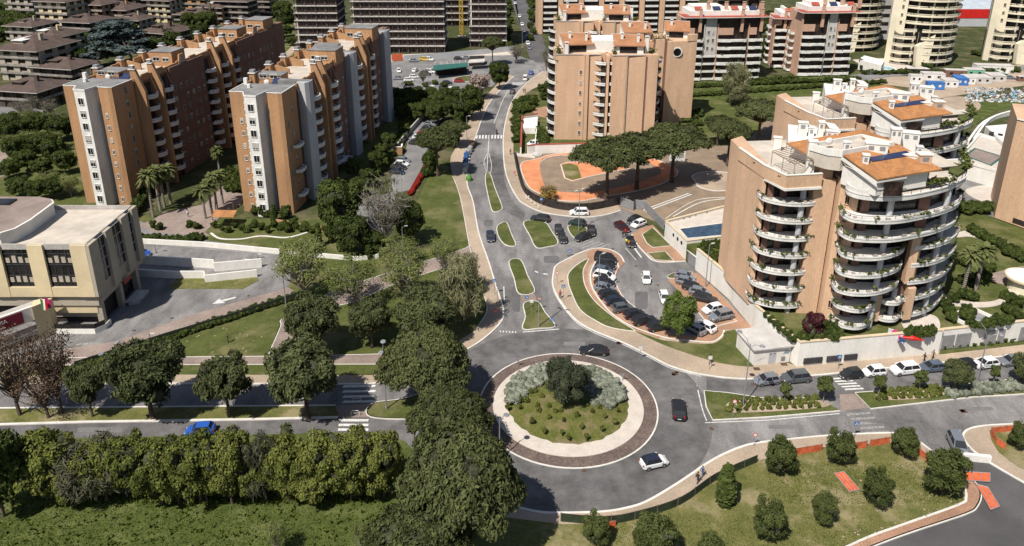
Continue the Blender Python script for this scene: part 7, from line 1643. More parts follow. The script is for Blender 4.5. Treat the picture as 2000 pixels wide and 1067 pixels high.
CARS = {
 'small': car('small_hatchback', 3.6, 1.63, 1.49, .88, .93, .95, .35, -1.25, -1.65, .29, .60, .95),
 'hatch': car('hatchback_car', 4.05, 1.75, 1.46, .90, .95, 1.05, .35, -1.3, -1.75, .31, .62, .98),
 'sedan': car('estate_car', 4.65, 1.82, 1.46, .88, .94, 1.05, .30, -1.55, -2.05, .32, .60, .95),
 'suv': car('sports_utility_car', 4.5, 1.88, 1.68, 1.05, 1.08, 1.15, .55, -1.65, -2.05, .36, .78, 1.10),
 'mpv': car('people_carrier', 4.4, 1.78, 1.62, .98, 1.02, 1.45, .55, -1.6, -2.0, .32, .68, 1.05),
 'van': car('van', 4.6, 1.85, 1.9, 1.10, 1.15, 1.55, .95, -2.1, -2.2, .33, .75, 1.2),
 'coupe': car('coupe_car', 4.75, 1.9, 1.34, .84, .88, .85, .05, -.95, -1.75, .35, .60, .92),
 'twotone': car('two_tone_small_car', 3.7, 1.72, 1.48, .92, .97, .95, .35, -1.2, -1.6, .33, .64, .98, roofmat=CP['navy'])}
KIDS.clear(); used = {}
def place_car(kind, col, cx, cy, dx, dy, label, z=0.0, group='cars'):
    a = G(cx, cy, z); b = G(cx + dx, cy + dy, z); rz = math.atan2(b.y - a.y, b.x - a.x) + rnd.uniform(-.05, .05); o = CARS[kind]
    sw = {'car_paint': CP[col]}
    c = dup(o, (a.x, a.y, z + .02), rz, label=label, group=group, swap=sw); used[kind] = True
    return c
W_ = {'s': 'small', 'h': 'hatch', 'e': 'sedan', 'u': 'suv', 'm': 'mpv', 'v': 'van', 'c': 'coupe', 't': 'twotone'}
CL = [
 ('c', 'black', 1159, 690, -30, -2, 'black sports coupe driving round the top of the roundabout', 'moving cars'), ('u', 'black', 1325, 806, -1, -30, 'black car with red tail lights on the right side of the roundabout', 'moving cars'),
 ('t', 'white', 1277, 909, 30, -8, 'small white car with dark roof at the bottom right of the roundabout', 'moving cars'), ('h', 'navy', 958, 467, 1, 20, 'dark blue hatchback coming down the avenue beside the medians', 'moving cars'),
 ('v', 'white', 1026, 156, 5, -12, 'white van at the far zebra crossing', 'moving cars'), ('h', 'black', 1001, 182, 3, -12, 'dark car just below the far zebra crossing', 'moving cars'), ('h', 'blue', 1037, 145, 4, -8, 'small blue car ahead of the white van', 'moving cars'),
 ('h', 'blue', 392, 846, -30, 2, 'bright blue hatchback half hidden behind the yellow-green belt', 'moving cars'), ('m', 'silver', 1868, 874, 12, 27, 'silver people carrier stopped at the barrier of the side street', None),
 ('e', 'black', 1055, 431, -20, -3, 'long black estate above the largest median', 'j'), ('u', 'white', 1131, 420, -20, 0, 'white car against the kerb below the black screened fence', 'j'), ('h', 'darkgreen', 1127, 440, -20, -3, 'dark green car above the small triangular median', 'j'),
 ('h', 'black', 1155, 456, 1, 14, 'black car right of the small triangular median', 'j'), ('s', 'black', 1091, 454, 2, 14, 'black car beside the top right of the largest median', 'j'), ('s', 'black', 1099, 471, 3, 14, 'black car beside the bottom right of the largest median', 'j'),
 ('h', 'black', 1138, 468, -16, 6, 'black small car below the small triangular median', 'j'), ('e', 'darkred', 1215, 448, 14, 9, 'dark red car with people standing at its rear', 'j'), ('h', 'black', 1232, 478, 3, 14, 'black car beside the people in high-visibility vests', 'j'),
 ('h', 'black', 1238, 434, -12, 5, 'black car behind the white one at the metal fence', 'j'), ('h', 'white', 1247, 442, -14, 6, 'white hatchback parked by the metal fence', 'j'),
 ('s', 'white', 1262, 549, 3, 16, 'small white car rolling down the middle of the car park lane', 'lot'), ('s', 'white', 1297, 587, 6, 16, 'small white car partly behind the bright green tree', 'lot'),
]
lot = [('v', 'black', 1183, 512, 'tall black van with pale roof load, topmost of the curved parking row'), ('h', 'black', 1182, 524, 'dark car second from the top of the curved parking row'), ('h', 'bluegrey', 1178, 534, 'blue-grey car third from the top of the curved parking row'), ('m', 'white', 1180, 545, 'white car with roof bars in the curved parking row'),
       ('h', 'black', 1181, 557, 'dark car just below the white one in the curved parking row'), ('h', 'silver', 1181, 568, 'silver car in the middle of the curved parking row'), ('h', 'black', 1189, 580, 'black car just below the silver one in the curved parking row'), ('h', 'navy', 1202, 593, 'dark blue car in the curved parking row, fifth from its lower end'),
       ('h', 'grey', 1216, 607, 'dark grey car in the curved parking row, fourth from its lower end'), ('h', 'black', 1239, 619, 'black car in the curved parking row, third from its lower end'), ('e', 'black', 1259, 631, 'long black car in the curved parking row, second from its lower end'), ('h', 'black', 1285, 643, 'black car at the lower end of the curved parking row, beside the green tree')]
for i, (k, c, x, y, l) in enumerate(lot): CL.append((k, c, x, y, 20, (4 if i < 6 else -3), l, 'lot'))
for k, c, x, y, l, d in [('h', 'silver', 1337, 545, 'silver hatchback, topmost of the right-hand parking row', 1), ('h', 'silver', 1340, 555, 'silver car second in the right-hand parking row', 1), ('h', 'black', 1353, 566, 'black car third in the right-hand parking row', 1), ('h', 'silver', 1366, 576, 'silver car above the long black one in the right-hand row', 1),
                        ('e', 'black', 1377, 588, 'long black car in the right-hand parking row', 1), ('h', 'white', 1392, 609, 'white hatchback next to the silver off-roader near the white wall', -1), ('u', 'silver', 1408, 623, 'silver off-roader lowest in the right-hand parking row', -1), ('h', 'white', 1377, 643, 'white hatchback parked below the bright green tree', -1), ('h', 'silver', 1357, 648, 'silver car mostly hidden by the bright green tree', -1)]:
    CL.append((k, c, x, y, 18 * d, (4 if y != 643 and y != 648 else -10), l, 'lot'))
for k, c, x, y, l in [('h', 'silver', 1497, 748, 'silver hatchback parked first on the street, left of the dark one'), ('u', 'grey', 1553, 744, 'dark grey off-roader parked before the zebra crossing'), ('s', 'black', 1661, 737, 'small black car parked just after the zebra crossing'), ('s', 'white', 1706, 732, 'small white car between the black one and the white estate'),
                      ('u', 'white', 1766, 728, 'white long-roofed car parked along the white wall'), ('h', 'bluegrey', 1819, 723, 'blue-grey car with dark roof behind the white estate'), ('h', 'black', 1879, 719, 'black car mostly behind the round pine on the street'), ('h', 'white', 1924, 716, 'white car parked behind the street lamp pole'), ('h', 'silver', 1974, 711, 'silver car last in the street row, at the right edge')]:
    CL.append((k, c, x, y, -20, 2, l, 'street'))
GN = {'j': 'cars standing round the upper junction', 'lot': 'cars in the curved car park', 'street': 'cars parked along the white wall', 'far': 'cars in the far car park', 'res': 'cars in the residents parking', 'fs': 'cars parked down the dark far street', 'moving cars': 'moving cars'}
FAR = [(808, 121, 'silver', 0, 'by the hoarding, left of the yellow car'), (830, 119, 'taxi', 1, 'by the hoarding, beside the white car'), (838, 119, 'white', 1, 'by the hoarding, right of the yellow car'), (779, 141, 'white', 3, 'alone near the left edge of the lot'), (811, 140, 'white', 2, 'standing left of the dark car in the lane'), (831, 147, 'black', 1, 'in the lane between white ones'),
       (841, 143, 'white', 1, 'behind the dark one in the lane'), (855, 143, 'black', 1, 'left of the green-roofed shelter'), (905, 139, 'black', 1, 'at the right end of the green-roofed shelter'), (778, 156, 'silver', 0, 'near the corner of the second slab'), (809, 153, 'white', 0, 'largest, in the second row'), (799, 159, 'white', 0, 'below the largest white one'),
       (791, 168, 'black', 2, 'above the silver one in the third row'), (787, 174, 'silver', 2, 'in the third row, leftmost'), (873, 165, 'black', 0, 'left of the red car'), (897, 161, 'red', 0, 'on the round grass bed'), (922, 166, 'white', 2, 'beside the blossoming tree'), (845, 176, 'white', 3, 'in the last row, left'), (861, 177, 'black', 3, 'in the last row, middle'), (880, 177, 'white', 2, 'in the last row, right'),
       (895, 117, 'black', 0, 'behind the green-roofed shelter'), (911, 116, 'silver', 0, 'behind the kiosk'), (1015, 124, 'black', 0, 'at the mouth of the dark street'), (805, 177, 'grey', 3, 'in the last row, leftmost'), (818, 176, 'navy', 2, 'in the last row, second from left')]
for x, y, c, d, l in FAR: CL.append((('h', 'u', 'h', 's')[d], c, x, y, (10, 10, 6, 1)[d], (0, 1, -4, 5)[d], '%s car in the far car park, %s' % ({'taxi': 'yellow', 'navy': 'navy'}.get(c, c), l), 'far'))
for x, y, c, l in [(1006, 8, 'white', 'furthest up'), (1015, 34, 'white', 'second from the top'), (1020, 50, 'white', 'third from the top'), (1025, 68, 'navy', 'above the blue one'), (1029, 76, 'blue', 'bright, between navy and white'), (1031, 87, 'white', 'second from the bottom'), (1034, 96, 'silver', 'nearest the junction')]:
    CL.append(('h', c, x, y, 2, 7, '%s car parked down the dark far street, %s' % (c if c != 'blue' else 'blue', l), 'fs'))
for x, y, c, l in [(858, 214, 'silver', 'topmost'), (856, 221, 'white', 'second from the top'), (837, 253, 'grey', 'top of the middle group'), (833, 258, 'navy', 'second of the middle group'), (826, 266, 'red', 'in the middle group'), (819, 272, 'white', 'below the red one'), (812, 283, 'black', 'bottom of the middle group'), (785, 324, 'white', 'top of the lower group'), (780, 331, 'black', 'middle of the lower group'), (776, 340, 'navy', 'bottom of the lower group'), (841, 246, 'silver', 'behind the grey one of the middle group'), (822, 277, 'silver', 'next above the black one'), (788, 317, 'silver', 'above the white one of the lower group'), (862, 207, 'navy', 'hidden furthest back'), (703, 436, 'taxi', 'lowest, between dark trees')]:
    CL.append(('h', c, x, y, 12, 1, '%s car in the residents parking, %s' % ('yellow' if c == 'taxi' else c, l), 'res'))
CL += [('h', 'yellow', 1916, 347, -14, 3, 'lime yellow car alone in the raised courtyard', None), ('v', 'white', 1960, 152, 10, 1, 'white van beside the far container row', None), ('h', 'bluegrey', 1972, 155, 10, 1, 'grey-blue car beside the far white van', None), ('s', 'white', 1041, 284, -10, 2, 'white car at the foot of the sunken ramp', None), ('h', 'blue', 275, 500, 12, 0, 'blue car in the shade behind the municipal building', None)]
for k, c, x, y, dx, dy, l, g in CL: place_car(W_[k], c, x, y, dx, dy, l, 3.7 if 'courtyard' in l else 0.0, GN.get(g) if g else 'single cars')
for o in CARS.values():
    for ch in kids(o):
        for c in list(ch.children): bpy.data.objects.remove(c)
        bpy.data.objects.remove(ch)
    bpy.data.objects.remove(o)
KIDS.clear()
# ---------------- street lamps ----------------
def lamp(kind, bx, by, topy, label, arms, group='street lamps', z=0.0):
    v = G(bx, by, z); h = zat(v.x, v.y, topy) - z; root = thing('street_lamp', label, 'street lamp', tuple(v), 0, group)
    MB().tube([(0, 0, 0), (0, 0, h * .5), (0, 0, h)], [.11, .085, .06], 8).build('pole', M['metal'], root, world=False); MB().tube([(0, 0, 0), (0, 0, .5)], .16, 8).build('base', M['metal'], root, world=False)
    for (ax, ay, dz) in arms:
        L = math.hypot(ax, ay); a = MB().tube([(0, 0, h - .6), (ax * .35, ay * .35, h + dz * .5 - .1), (ax * .7, ay * .7, h + dz * .75), (ax, ay, h + dz)], .045, 6).build('arm', M['metal'], root, world=False)
        hd = MB()
        if kind == 'disc': hd.cyl((ax, ay), .42, h + dz - .12, h + dz + .02, 14, 0, .34)
        else:
            n = Vector((ax, ay)).normalized(); q = Vector((-n.y, n.x)) * .16; e = Vector((ax, ay)) + n * .75; hd.prism([tuple(Vector((ax, ay)) - q), tuple(Vector((ax, ay)) + q), tuple(e + q * .6), tuple(e - q * .6)], h + dz - .06, h + dz + .06, bottom=True)
        hd.build('lamp_head', M['lamp' if kind != 'disc' else 'metal'], root, world=False)
    return root
lamp('disc', 1451, 794, 672, 'tall double-armed street lamp on the near median, in front of the white booth', [(-1.5, .8, 1.6), (1.4, -.8, .2)])
lamp('disc', 1905, 758, 655, 'tall double-armed street lamp at the right end of the median', [(-1.2, 1.2, 2.0), (1.5, -.6, .6)])
lamp('disc', 755, 800, 690, 'double-disc street lamp left of the broad umbrella pine', [(.1, .3, 1.8), (-.2, -.3, .4)])
lamp('disc', 232, 745, 690, 'double-disc street lamp above the large round pine on the left', [(.5, .8, 1.5), (-1.5, -.5, .3)])
lamp('disc', 976, 900, 818, 'disc-headed street lamp at the lower left of the roundabout ring', [(.9, .6, .2)])
lamp('box', 1052, 639, 535, 'street lamp on the grass median at the roundabout entry', [(.7, -.2, .1), (-.2, .2, .1)])
lamp('box', 1168, 578, 498, 'street lamp rising among the curved row of parked cars', [(.5, .3, .1)])
lamp('box', 1378, 560, 478, 'slender street lamp behind the right-hand parking row', [(.4, .2, .1)])
lamp('box', 559, 600, 518, 'street lamp at the driveway bend by the spring tree', [(-.5, -.2, .1)])
lamp('box', 788, 500, 443, 'street lamp on the lawn below the bare tree', [(.4, .1, .1)])
lamp('box', 939, 225, 172, 'street lamp left of the avenue, lower of the upper pair', [(.5, 0, .1)])
lamp('box', 968, 165, 135, 'street lamp left of the avenue, upper of the upper pair', [(.5, 0, .1)])
lamp('box', 912, 272, 227, 'street lamp on the bank beside the avenue umbrella pines', [(.5, 0, .1)])
lamp('box', 1130, 452, 372, 'street lamp on the small triangular median', [(.5, .4, .1), (-.5, -.3, .1)])
lamp('box', 295, 672, 652, 'short park lamp by the green mesh fence', [(.2, 0, .05)])
lamp('box', 305, 495, 478, 'short lamp behind the municipal driveway wall, left', [(.2, 0, .05)]); lamp('box', 503, 505, 497, 'short lamp behind the municipal driveway wall, right', [(.2, 0, .05)])
lamp('box', 838, 172, 118, 'lamp mast in the far car park', [(.5, 0, .1), (-.5, 0, .1)]); lamp('box', 1020, 105, 62, 'lamp mast beside the dark far street', [(.6, 0, .1)])
# ---------------- road signs ----------------
def sign(kind, bx, by, topy, label, face='blue', cols=None):
    v = G(bx, by, .1); h = max(1.6, zat(v.x, v.y, topy)); root = thing('road_sign', label, 'road sign', (v.x, v.y, 0), 0, 'road signs')
    MB().tube([(0, 0, 0), (0, 0, h)], .035, 6).build('pole', M['metal'], root, world=False); z = h - .35
    if kind == 'square':
        p = MB().box(-.34, -.06, z - .34, .34, -.03, z + .34).build('plate', M['blue'], root, world=False)
        q = MB().add([(-.26, -.07, z - .24), (.26, -.07, z - .24), (0, -.07, z + .26)], [(0, 1, 2)]).build('symbol', M['white2'], root, world=False); q.parent = p
        q = MB().tube([(-.07, -.085, z - .2), (0, -.085, z - .02), (.02, -.085, z + .12)], .03, 4).tube([(0, -.085, z - .02), (.1, -.085, z - .2)], .03, 4).build('symbol', M['darkmetal'], root, world=False); q.parent = p
    elif kind == 'round':
        p = MB().tube([(0, -.03, z), (0, -.06, z)], .33, 18).build('plate', M[face], root, world=False)
        q = MB().tube([(0, -.06, z), (0, -.075, z)], .24, 18).build('symbol', M['white2' if face == 'red' else 'blue'], root, world=False); q.parent = p
        if face == 'red2': q = MB().box(-.2, -.09, z - .05, .2, -.078, z + .05).build('bar', M['white2'], root, world=False); q.parent = p
    elif kind == 'arrow':
        p = MB().tube([(0, -.03, z), (0, -.06, z)], .33, 18).build('plate', M['blue'], root, world=False); q = MB().tube([(-.15, -.085, z + .15), (.12, -.085, z - .12)], .04, 4).tube([(.14, -.085, z - .14), (.14, -.085, z + .03)], .04, 4).tube([(.14, -.085, z - .14), (-.03, -.085, z - .14)], .04, 4).build('symbol', M['white2'], root, world=False); q.parent = p
    elif kind == 'noentry':
        p = MB().tube([(0, -.03, z), (0, -.06, z)], .33, 18).build('plate', M['red'], root, world=False); q = MB().box(-.22, -.08, z - .06, .22, -.062, z + .06).build('symbol', M['white2'], root, world=False); q.parent = p
    elif kind == 'back': MB().box(-.3, -.06, z - .3, .3, -.03, z + .3).build('plate', M['white2'], root, world=False)
    elif kind == 'yield': MB().add([(-.4, -.05, z + .3), (.4, -.05, z + .3), (0, -.05, z - .4), (-.4, -.02, z + .3), (.4, -.02, z + .3), (0, -.02, z - .4)], [(2, 1, 0), (3, 4, 5), (0, 1, 4, 3), (1, 2, 5, 4), (2, 0, 3, 5)]).build('plate', M['metal'], root, world=False)
    return root
sign('square', 1100, 587, 556, 'blue crossing sign above the pedestrian at the car park island'); sign('round', 1088, 556, 530, 'round no-parking sign at the tip of the car park island', 'red')
sign('arrow', 1078, 640, 621, 'blue arrow sign on the tip of the entry median'); sign('round', 1053, 605, 580, 'round sign in front of the entry median lamp', 'red'); sign('back', 1038, 618, 585, 'back of a white sign on the entry median'); sign('arrow', 1029, 606, 577, 'arrow sign at the brown gap between the two lower medians')
sign('square', 1636, 722, 693, 'blue crossing sign by the white wall vents'); sign('square', 1668, 855, 823, 'blue crossing sign on the south pavement beside the worn zebra'); sign('round', 1472, 872, 845, 'round red-white sign on the south pavement', 'red'); sign('round', 1431, 818, 780, 'round red-white sign on the left tip of the near median', 'red')
sign('square', 966, 575, 545, 'blue crossing sign on the west pavement by the pale olive tree'); sign('noentry', 968, 625, 604, 'no-entry sign on the west pavement above the roundabout'); sign('square', 1112, 500, 492, 'small blue crossing sign behind the car park tip')
sign('yield', 260, 886, 860, 'back of a yield sign rising out of the bare belt shrubs'); sign('yield', 612, 845, 830, 'dark sign back at the left end of the near zebra'); sign('yield', 1012, 716, 700, 'small sign on the cobbled ring, upper left'); sign('yield', 1215, 745, 730, 'small sign on the gravel ring, right')
sign('back', 195, 760, 730, 'white notice board beside the double-disc lamp on the left'); sign('square', 1057, 404, 386, 'blue sign in front of the black graffiti fence'); sign('noentry', 1005, 345, 335, 'small round sign on the pavement beside the black fence'); sign('back', 1385, 722, 695, 'back of a sign post near the walking man in black'); sign('back', 1250, 702, 676, 'back of a sign post on the roundabout pavement'); sign('yield', 972, 590, 555, 'sign post on the west pavement with two plates')
# ---------------- people ----------------
def person_mesh(pose):
    V = {'pel': (0, 0, .95), 'bel': (0, 0, 1.12), 'che': (0, .0, 1.34), 'neck': (0, 0, 1.5), 'hd0': (.01, 0, 1.58), 'hd1': (.02, 0, 1.72)}
    E = [('pel', 'bel'), ('bel', 'che'), ('che', 'neck'), ('neck', 'hd0'), ('hd0', 'hd1')]; Rr = {'pel': .145, 'bel': .13, 'che': .15, 'neck': .055, 'hd0': .085, 'hd1': .082}
    st = .22 if pose == 'walk' else .03
    for s, sg in (('l', 1), ('r', -1)):
        f = st * sg; V.update({s + 'hip': (0, .09 * sg, .9), s + 'kn': (f * .75 + .03, .10 * sg, .5), s + 'an': (f - (.06 if f < 0 else 0), .10 * sg, .09), s + 'to': (f + .14, .11 * sg, .04), s + 'sh': (0, .19 * sg, 1.42), s + 'el': (-f * .5 - .02, .25 * sg, 1.14), s + 'wr': (-f * 1.0 + .08, .26 * sg, .9), s + 'pa': (-f * 1.1 + .10, .26 * sg, .83)})
        E += [('pel', s + 'hip'), (s + 'hip', s + 'kn'), (s + 'kn', s + 'an'), (s + 'an', s + 'to'), ('che', s + 'sh'), (s + 'sh', s + 'el'), (s + 'el', s + 'wr'), (s + 'wr', s + 'pa')]
        Rr.update({s + 'hip': .095, s + 'kn': .062, s + 'an': .045, s + 'to': .04, s + 'sh': .065, s + 'el': .045, s + 'wr': .03, s + 'pa': .034})
        for k in range(5):
            nm = s + 'f%d' % k; b = V[s + 'pa']; V[nm] = (b[0] + (.03 * (k - 1.5) if k < 4 else .05), b[1] - .01 * sg, b[2] - (.085 - .008 * abs(k - 1.5) if k < 4 else .03)); E.append((s + 'pa', nm)); Rr[nm] = .009
    names = list(V); me = bpy.data.meshes.new('body'); me.from_pydata([V[n] for n in names], [(names.index(a), names.index(b)) for a, b in E], [])
    o = bpy.data.objects.new('tmp', me); COL.objects.link(o); md = o.modifiers.new('s', 'SKIN'); md.use_smooth_shade = True; o.modifiers.new('u', 'SUBSURF').levels = 1
    for i, n in enumerate(names): me.skin_vertices[0].data[i].radius = (Rr[n], Rr[n] * (.8 if n in ('che', 'bel', 'pel') else 1)); me.skin_vertices[0].data[i].use_root = (n == 'pel')
    dg = bpy.context.evaluated_depsgraph_get(); m2 = bpy.data.meshes.new_from_object(o.evaluated_get(dg)); bpy.data.objects.remove(o); m2.name = 'body_' + pose
    m2.materials.clear()
    for m in ('skin', 'trousers', 'top', 'shoes'): m2.materials.append(M[m])
    for p in m2.polygons:
        c = p.center; p.material_index = 3 if c.z < .1 else 1 if c.z < .97 and abs(c.y) < .2 and not (abs(c.y) > .215) else 2 if 1.0 < c.z < 1.49 and not (c.z < 1.0) else (2 if .93 < c.z < 1.05 and abs(c.y) > .2 else 0)
        p.use_smooth = True
    return m2
M['skin'] = mat('skin', (.42, .26, .19), .6, .05, 8); M['trousers'] = mat('dark_trousers', (.02, .022, .03), .9, .1, 8); M['top'] = mat('dark_jacket', (.018, .018, .02), .9, .1, 8); M['shoes'] = mat('shoes', (.03, .03, .03), .7, .1, 8); M['hair'] = mat('dark_hair', (.02, .014, .01), .9, .1, 20)
for n, c in (('hivis_yellow', (.65, .75, .05)), ('hivis_orange', (.75, .22, .03)), ('denim', (.06, .10, .2)), ('bluetop', (.03, .08, .2)), ('redtop', (.35, .02, .03)), ('tan_coat', (.2, .13, .08)), ('whitetop', (.6, .6, .6))): M[n] = mat(n, c, .85, .1, 8)
PM = {'walk': person_mesh('walk'), 'stand': person_mesh('stand')}
hairme = None
def person(x, y, dx, dy, pose, top, trousers, label, z=.12, bag=None, group='people'):
    v = G(x, y, z); b = G(x + dx, y + dy, z); root = thing('person', label, 'person', tuple(v), math.atan2(b.y - v.y, b.x - v.x), group)
    o = bpy.data.objects.new('body', PM[pose]); COL.objects.link(o); o.parent = root
    for i, m in ((1, trousers), (2, top)): o.material_slots[i].link = 'OBJECT'; o.material_slots[i].material = M[m]
    h = MB().ball((-.015, 0, 1.73), (.105, .095, .11), 0, 10, 7).build('hair', M['hair'], root, True, world=False)
    f = MB().ball((.105, 0, 1.655), (.02, .014, .025), 0, 6, 4); f.ball((.09, .032, 1.69), (.014, .014, .01), 1, 6, 4); f.ball((.09, -.032, 1.69), (.014, .014, .01), 1, 6, 4); f.box(.088, -.025, 1.605, .102, .025, 1.615, 1)
    f.build('face', [M['skin'], M['hair']], root, world=False)
    if bag: MB().ball((.05, .30, .85), (.14, .06, .16), 0, 10, 6).tube([(.05, .28, .95), (0, .12, 1.45)], .012, 4).build('shoulder_bag', M[bag], root, world=False)
    return root
person(1094, 583, 2, 8, 'walk', 'redtop', 'trousers', 'person in dark red top and black trousers walking on the car park island')
person(1387, 711, -8, 1, 'walk', 'top', 'trousers', 'person in black walking on the pavement left of the white booth')
person(1371, 932, 6, -5, 'walk', 'bluetop', 'denim', 'person in blue top and jeans walking beside another on the south pavement'); person(1362, 944, 6, -5, 'walk', 'top', 'trousers', 'person in black carrying a tan bag on the south pavement', bag='tan_coat')
person(1804, 708, 8, -1, 'walk', 'top', 'trousers', 'person in black walking behind the blue-grey parked car'); person(1821, 702, 8, -1, 'walk', 'tan_coat', 'trousers', 'person in brown coat walking on the pavement by the white wall')
person(1223, 480, 6, -4, 'stand', 'hivis_yellow', 'trousers', 'person in yellow high-visibility vest beside the black car', z=.02); person(1228, 483, -6, -3, 'stand', 'hivis_orange', 'trousers', 'person in orange high-visibility vest beside the black car', z=.02)
person(1221, 461, 6, -4, 'stand', 'redtop', 'trousers', 'person in red standing behind the dark red car', z=.02); person(1216, 465, 6, 2, 'stand', 'top', 'denim', 'person in black bending at the rear of the dark red car', z=.02)
person(1023, 182, 3, -8, 'walk', 'top', 'trousers', 'person in dark clothes left of a pair on the far pavement'); person(1026, 182, 3, -8, 'walk', 'tan_coat', 'trousers', 'person in brown right of a pair on the far pavement')
person(1001, 196, 0, 8, 'stand', 'bluetop', 'denim', 'person in blue by the kerb of the far avenue', z=.02); person(997, 302, -2, 8, 'walk', 'top', 'trousers', 'person in black at the pavement gap left of the orange playground'); person(1008, 228, 5, 0, 'stand', 'top', 'trousers', 'person standing by the garden hedge on the avenue')
person(368, 424, 4, 6, 'walk', 'whitetop', 'denim', 'person in white top on the shaded palm path'); person(446, 670, -8, 2, 'stand', 'top', 'trousers', 'person in black crouched on the triangular lawn')
# motor scooter with rider
v = G(970, 262); sc = thing('motor_scooter', 'dark motor scooter on the avenue just above the zebra crossing', 'scooter', (v.x, v.y, 0), R(85))
for x in (-.55, .6): MB().tube([(x, -.05, .25), (x, .05, .25)], .25, 12).build('wheel', M['tyre'], sc, world=False)
MB().box(-.7, -.14, .35, .05, .14, .75).box(.0, -.16, .25, .45, .16, .35).build('body', M['trim'], sc, world=False); MB().prism([(.42, -.18), (.5, -.18), (.55, .18), (.42, .18)], .3, 1.0).build('front_shield', M['trim'], sc, world=False)
MB().tube([(.45, -.3, 1.05), (.45, .3, 1.05)], .025, 6).build('handlebar', M['metal'], sc, world=False); MB().box(-.65, -.13, .75, .0, .13, .84).build('seat', M['trousers'], sc, world=False)
pr_ = person(970, 262, 0, -8, 'stand', 'top', 'trousers', 'rider in black standing astride the motor scooter', z=.05)
# ---------------- bins, containers, debris ----------------
def bin_(x, y, w, d, h, m, label, rz=0, cat='container', group='street bins', name='recycling_bin', z=0.0):
    v = G(x, y, z); root = thing(name, label, cat, tuple(v), R(rz), group); MB().box(-w / 2, -d / 2, .12, w / 2, d / 2, h).build('body', M[m], root, world=False)
    MB().add([(-w / 2 - .05, -d / 2 - .05, h), (w / 2 + .05, -d / 2 - .05, h), (w / 2 + .05, d / 2 + .05, h), (-w / 2 - .05, d / 2 + .05, h), (-w / 2, -.1, h + .25), (w / 2, -.1, h + .25), (w / 2, .15, h + .25), (-w / 2, .15, h + .25)], [(0, 1, 5, 4), (1, 2, 6, 5), (2, 3, 7, 6), (3, 0, 4, 7), (4, 5, 6, 7)]).build('lid', M[m], root, world=False)
    for sx in (-1, 1):
        for sy in (-1, 1): MB().tube([(sx * w * .4, sy * d * .4 - .03, .1), (sx * w * .4, sy * d * .4 + .03, .1)], .1, 8).build('wheel', M['tyre'], root, world=False)
    return root
M['bingreen'] = mat('bin_green', (.09, .22, .04), .6, .1, 4); M['binblue'] = mat('bin_blue', (.03, .10, .26), .6, .1, 4); M['binbrown'] = mat('bin_brown', (.12, .07, .04), .6, .1, 4); M['bingrey'] = mat('bin_grey', (.30, .33, .34), .6, .1, 4); M['contblue'] = mat('container_blue', (.05, .16, .42), .6, .1, 1); M['contgreen'] = mat('container_green', (.16, .40, .26), .6, .1, 1)
for x, y, m, l in [(924, 287, 'binbrown', 'brown rubbish bin, topmost in the kerbside row'), (921, 291, 'binbrown', 'second brown rubbish bin in the kerbside row'), (918, 297, 'bingrey', 'grey rubbish bin above the blue ones'), (914, 303, 'bingrey', 'pale grey rubbish bin next to the blue ones'), (911, 309, 'binblue', 'blue rubbish bin, top of three'), (910, 316, 'binblue', 'blue rubbish bin, middle of three'), (909, 323, 'binblue', 'blue rubbish bin, lowest of three'), (908, 331, 'bingrey', 'grey rubbish bin below the blue ones'), (909, 338, 'bingrey', 'lowest pale grey rubbish bin in the kerbside row')]:
    bin_(x, y, 1.5, 1.1, 1.5, m, l, 80)
v = G(916, 353); gb = thing('glass_bank', 'green bell-shaped bottle bank at the lower end of the bin row', 'recycling bin', (v.x, v.y, 0)); MB().cyl((0, 0), .75, 0, .9, 14, 0, .8).cyl((0, 0), .8, .9, 1.7, 14, 0, .35).build('body', M['bingreen'], gb, world=False); MB().tube([(0, 0, 1.7), (0, 0, 1.95)], .08, 6).build('hook', M['metal'], gb, world=False)
bin_(1006, 243, 1.2, 2.2, 1.4, 'bingrey', 'pale grey clothes bank by the avenue garden hedge', 85, group=None)
def cont(x, y, w, d, h, m, label, rz=-8):
    v = G(x, y); root = thing('site_container', label, 'container', (v.x, v.y, 0), R(rz), 'site containers'); MB().box(0, 0, .2, w, d, h).build('walls', M[m], root, world=False); MB().box(-.08, -.08, h, w + .08, d + .08, h + .12).build('roof', M['concrete2' if m != 'contblue' else 'contblue'], root, world=False)
    for k in range(2): MB().box(w * (.2 + .45 * k), -.05, 1.2, w * (.35 + .45 * k), .0, 2.0).build('window', M['white2'] if m == 'contblue' else M['glass'], root, world=False)
    return root
for a in [(1810, 176, 6, 2.6, 2.8, 'contblue', 'bright blue site container with two white windows, leftmost front'), (1843, 172, 5, 5, 2.7, 'white2', 'white site container right of the bright blue one'), (1868, 168, 4, 6, 2.8, 'contblue', 'pale-roofed blue site container between white ones'), (1885, 166, 3.5, 6, 2.7, 'white2', 'narrow white site container beside the second blue one'), (1903, 165, 6, 6, 2.6, 'concrete2', 'grey-topped low site container in the front row'), (1931, 161, 6, 6, 2.6, 'concrete2', 'grey site container near the white van'),
          (1777, 162, 4.5, 3, 2.8, 'white2', 'white site cabin with windows at the left rear'), (1802, 158, 8, 4, 2.8, 'white2', 'long white site cabin in the rear row'), (1845, 151, 8, 3, 2.8, 'redbrick_shaded', 'rusty orange site container in the rear row'), (1885, 150, 7, 4, 2.8, 'contgreen', 'pale green site container in the rear row'), (1905, 142, 14, 4, 3.0, 'white2', 'longest white site cabin furthest back'), (1952, 155, 1.5, 5, 2.6, 'contgreen', 'small green container beside the white van'), (1771, 146, 8, 3, 2.4, 'dark', 'black covered stack left of the site cabins'), (1988, 160, 4, 2, 2, 'redbrick_shaded', 'orange skip cut by the right edge near the dirt road')]: cont(*a)
db_ = MB(); rg = random.Random(21)
cols = ['concrete2', 'spray', 'bingrey', 'concrete', 'binbrown']
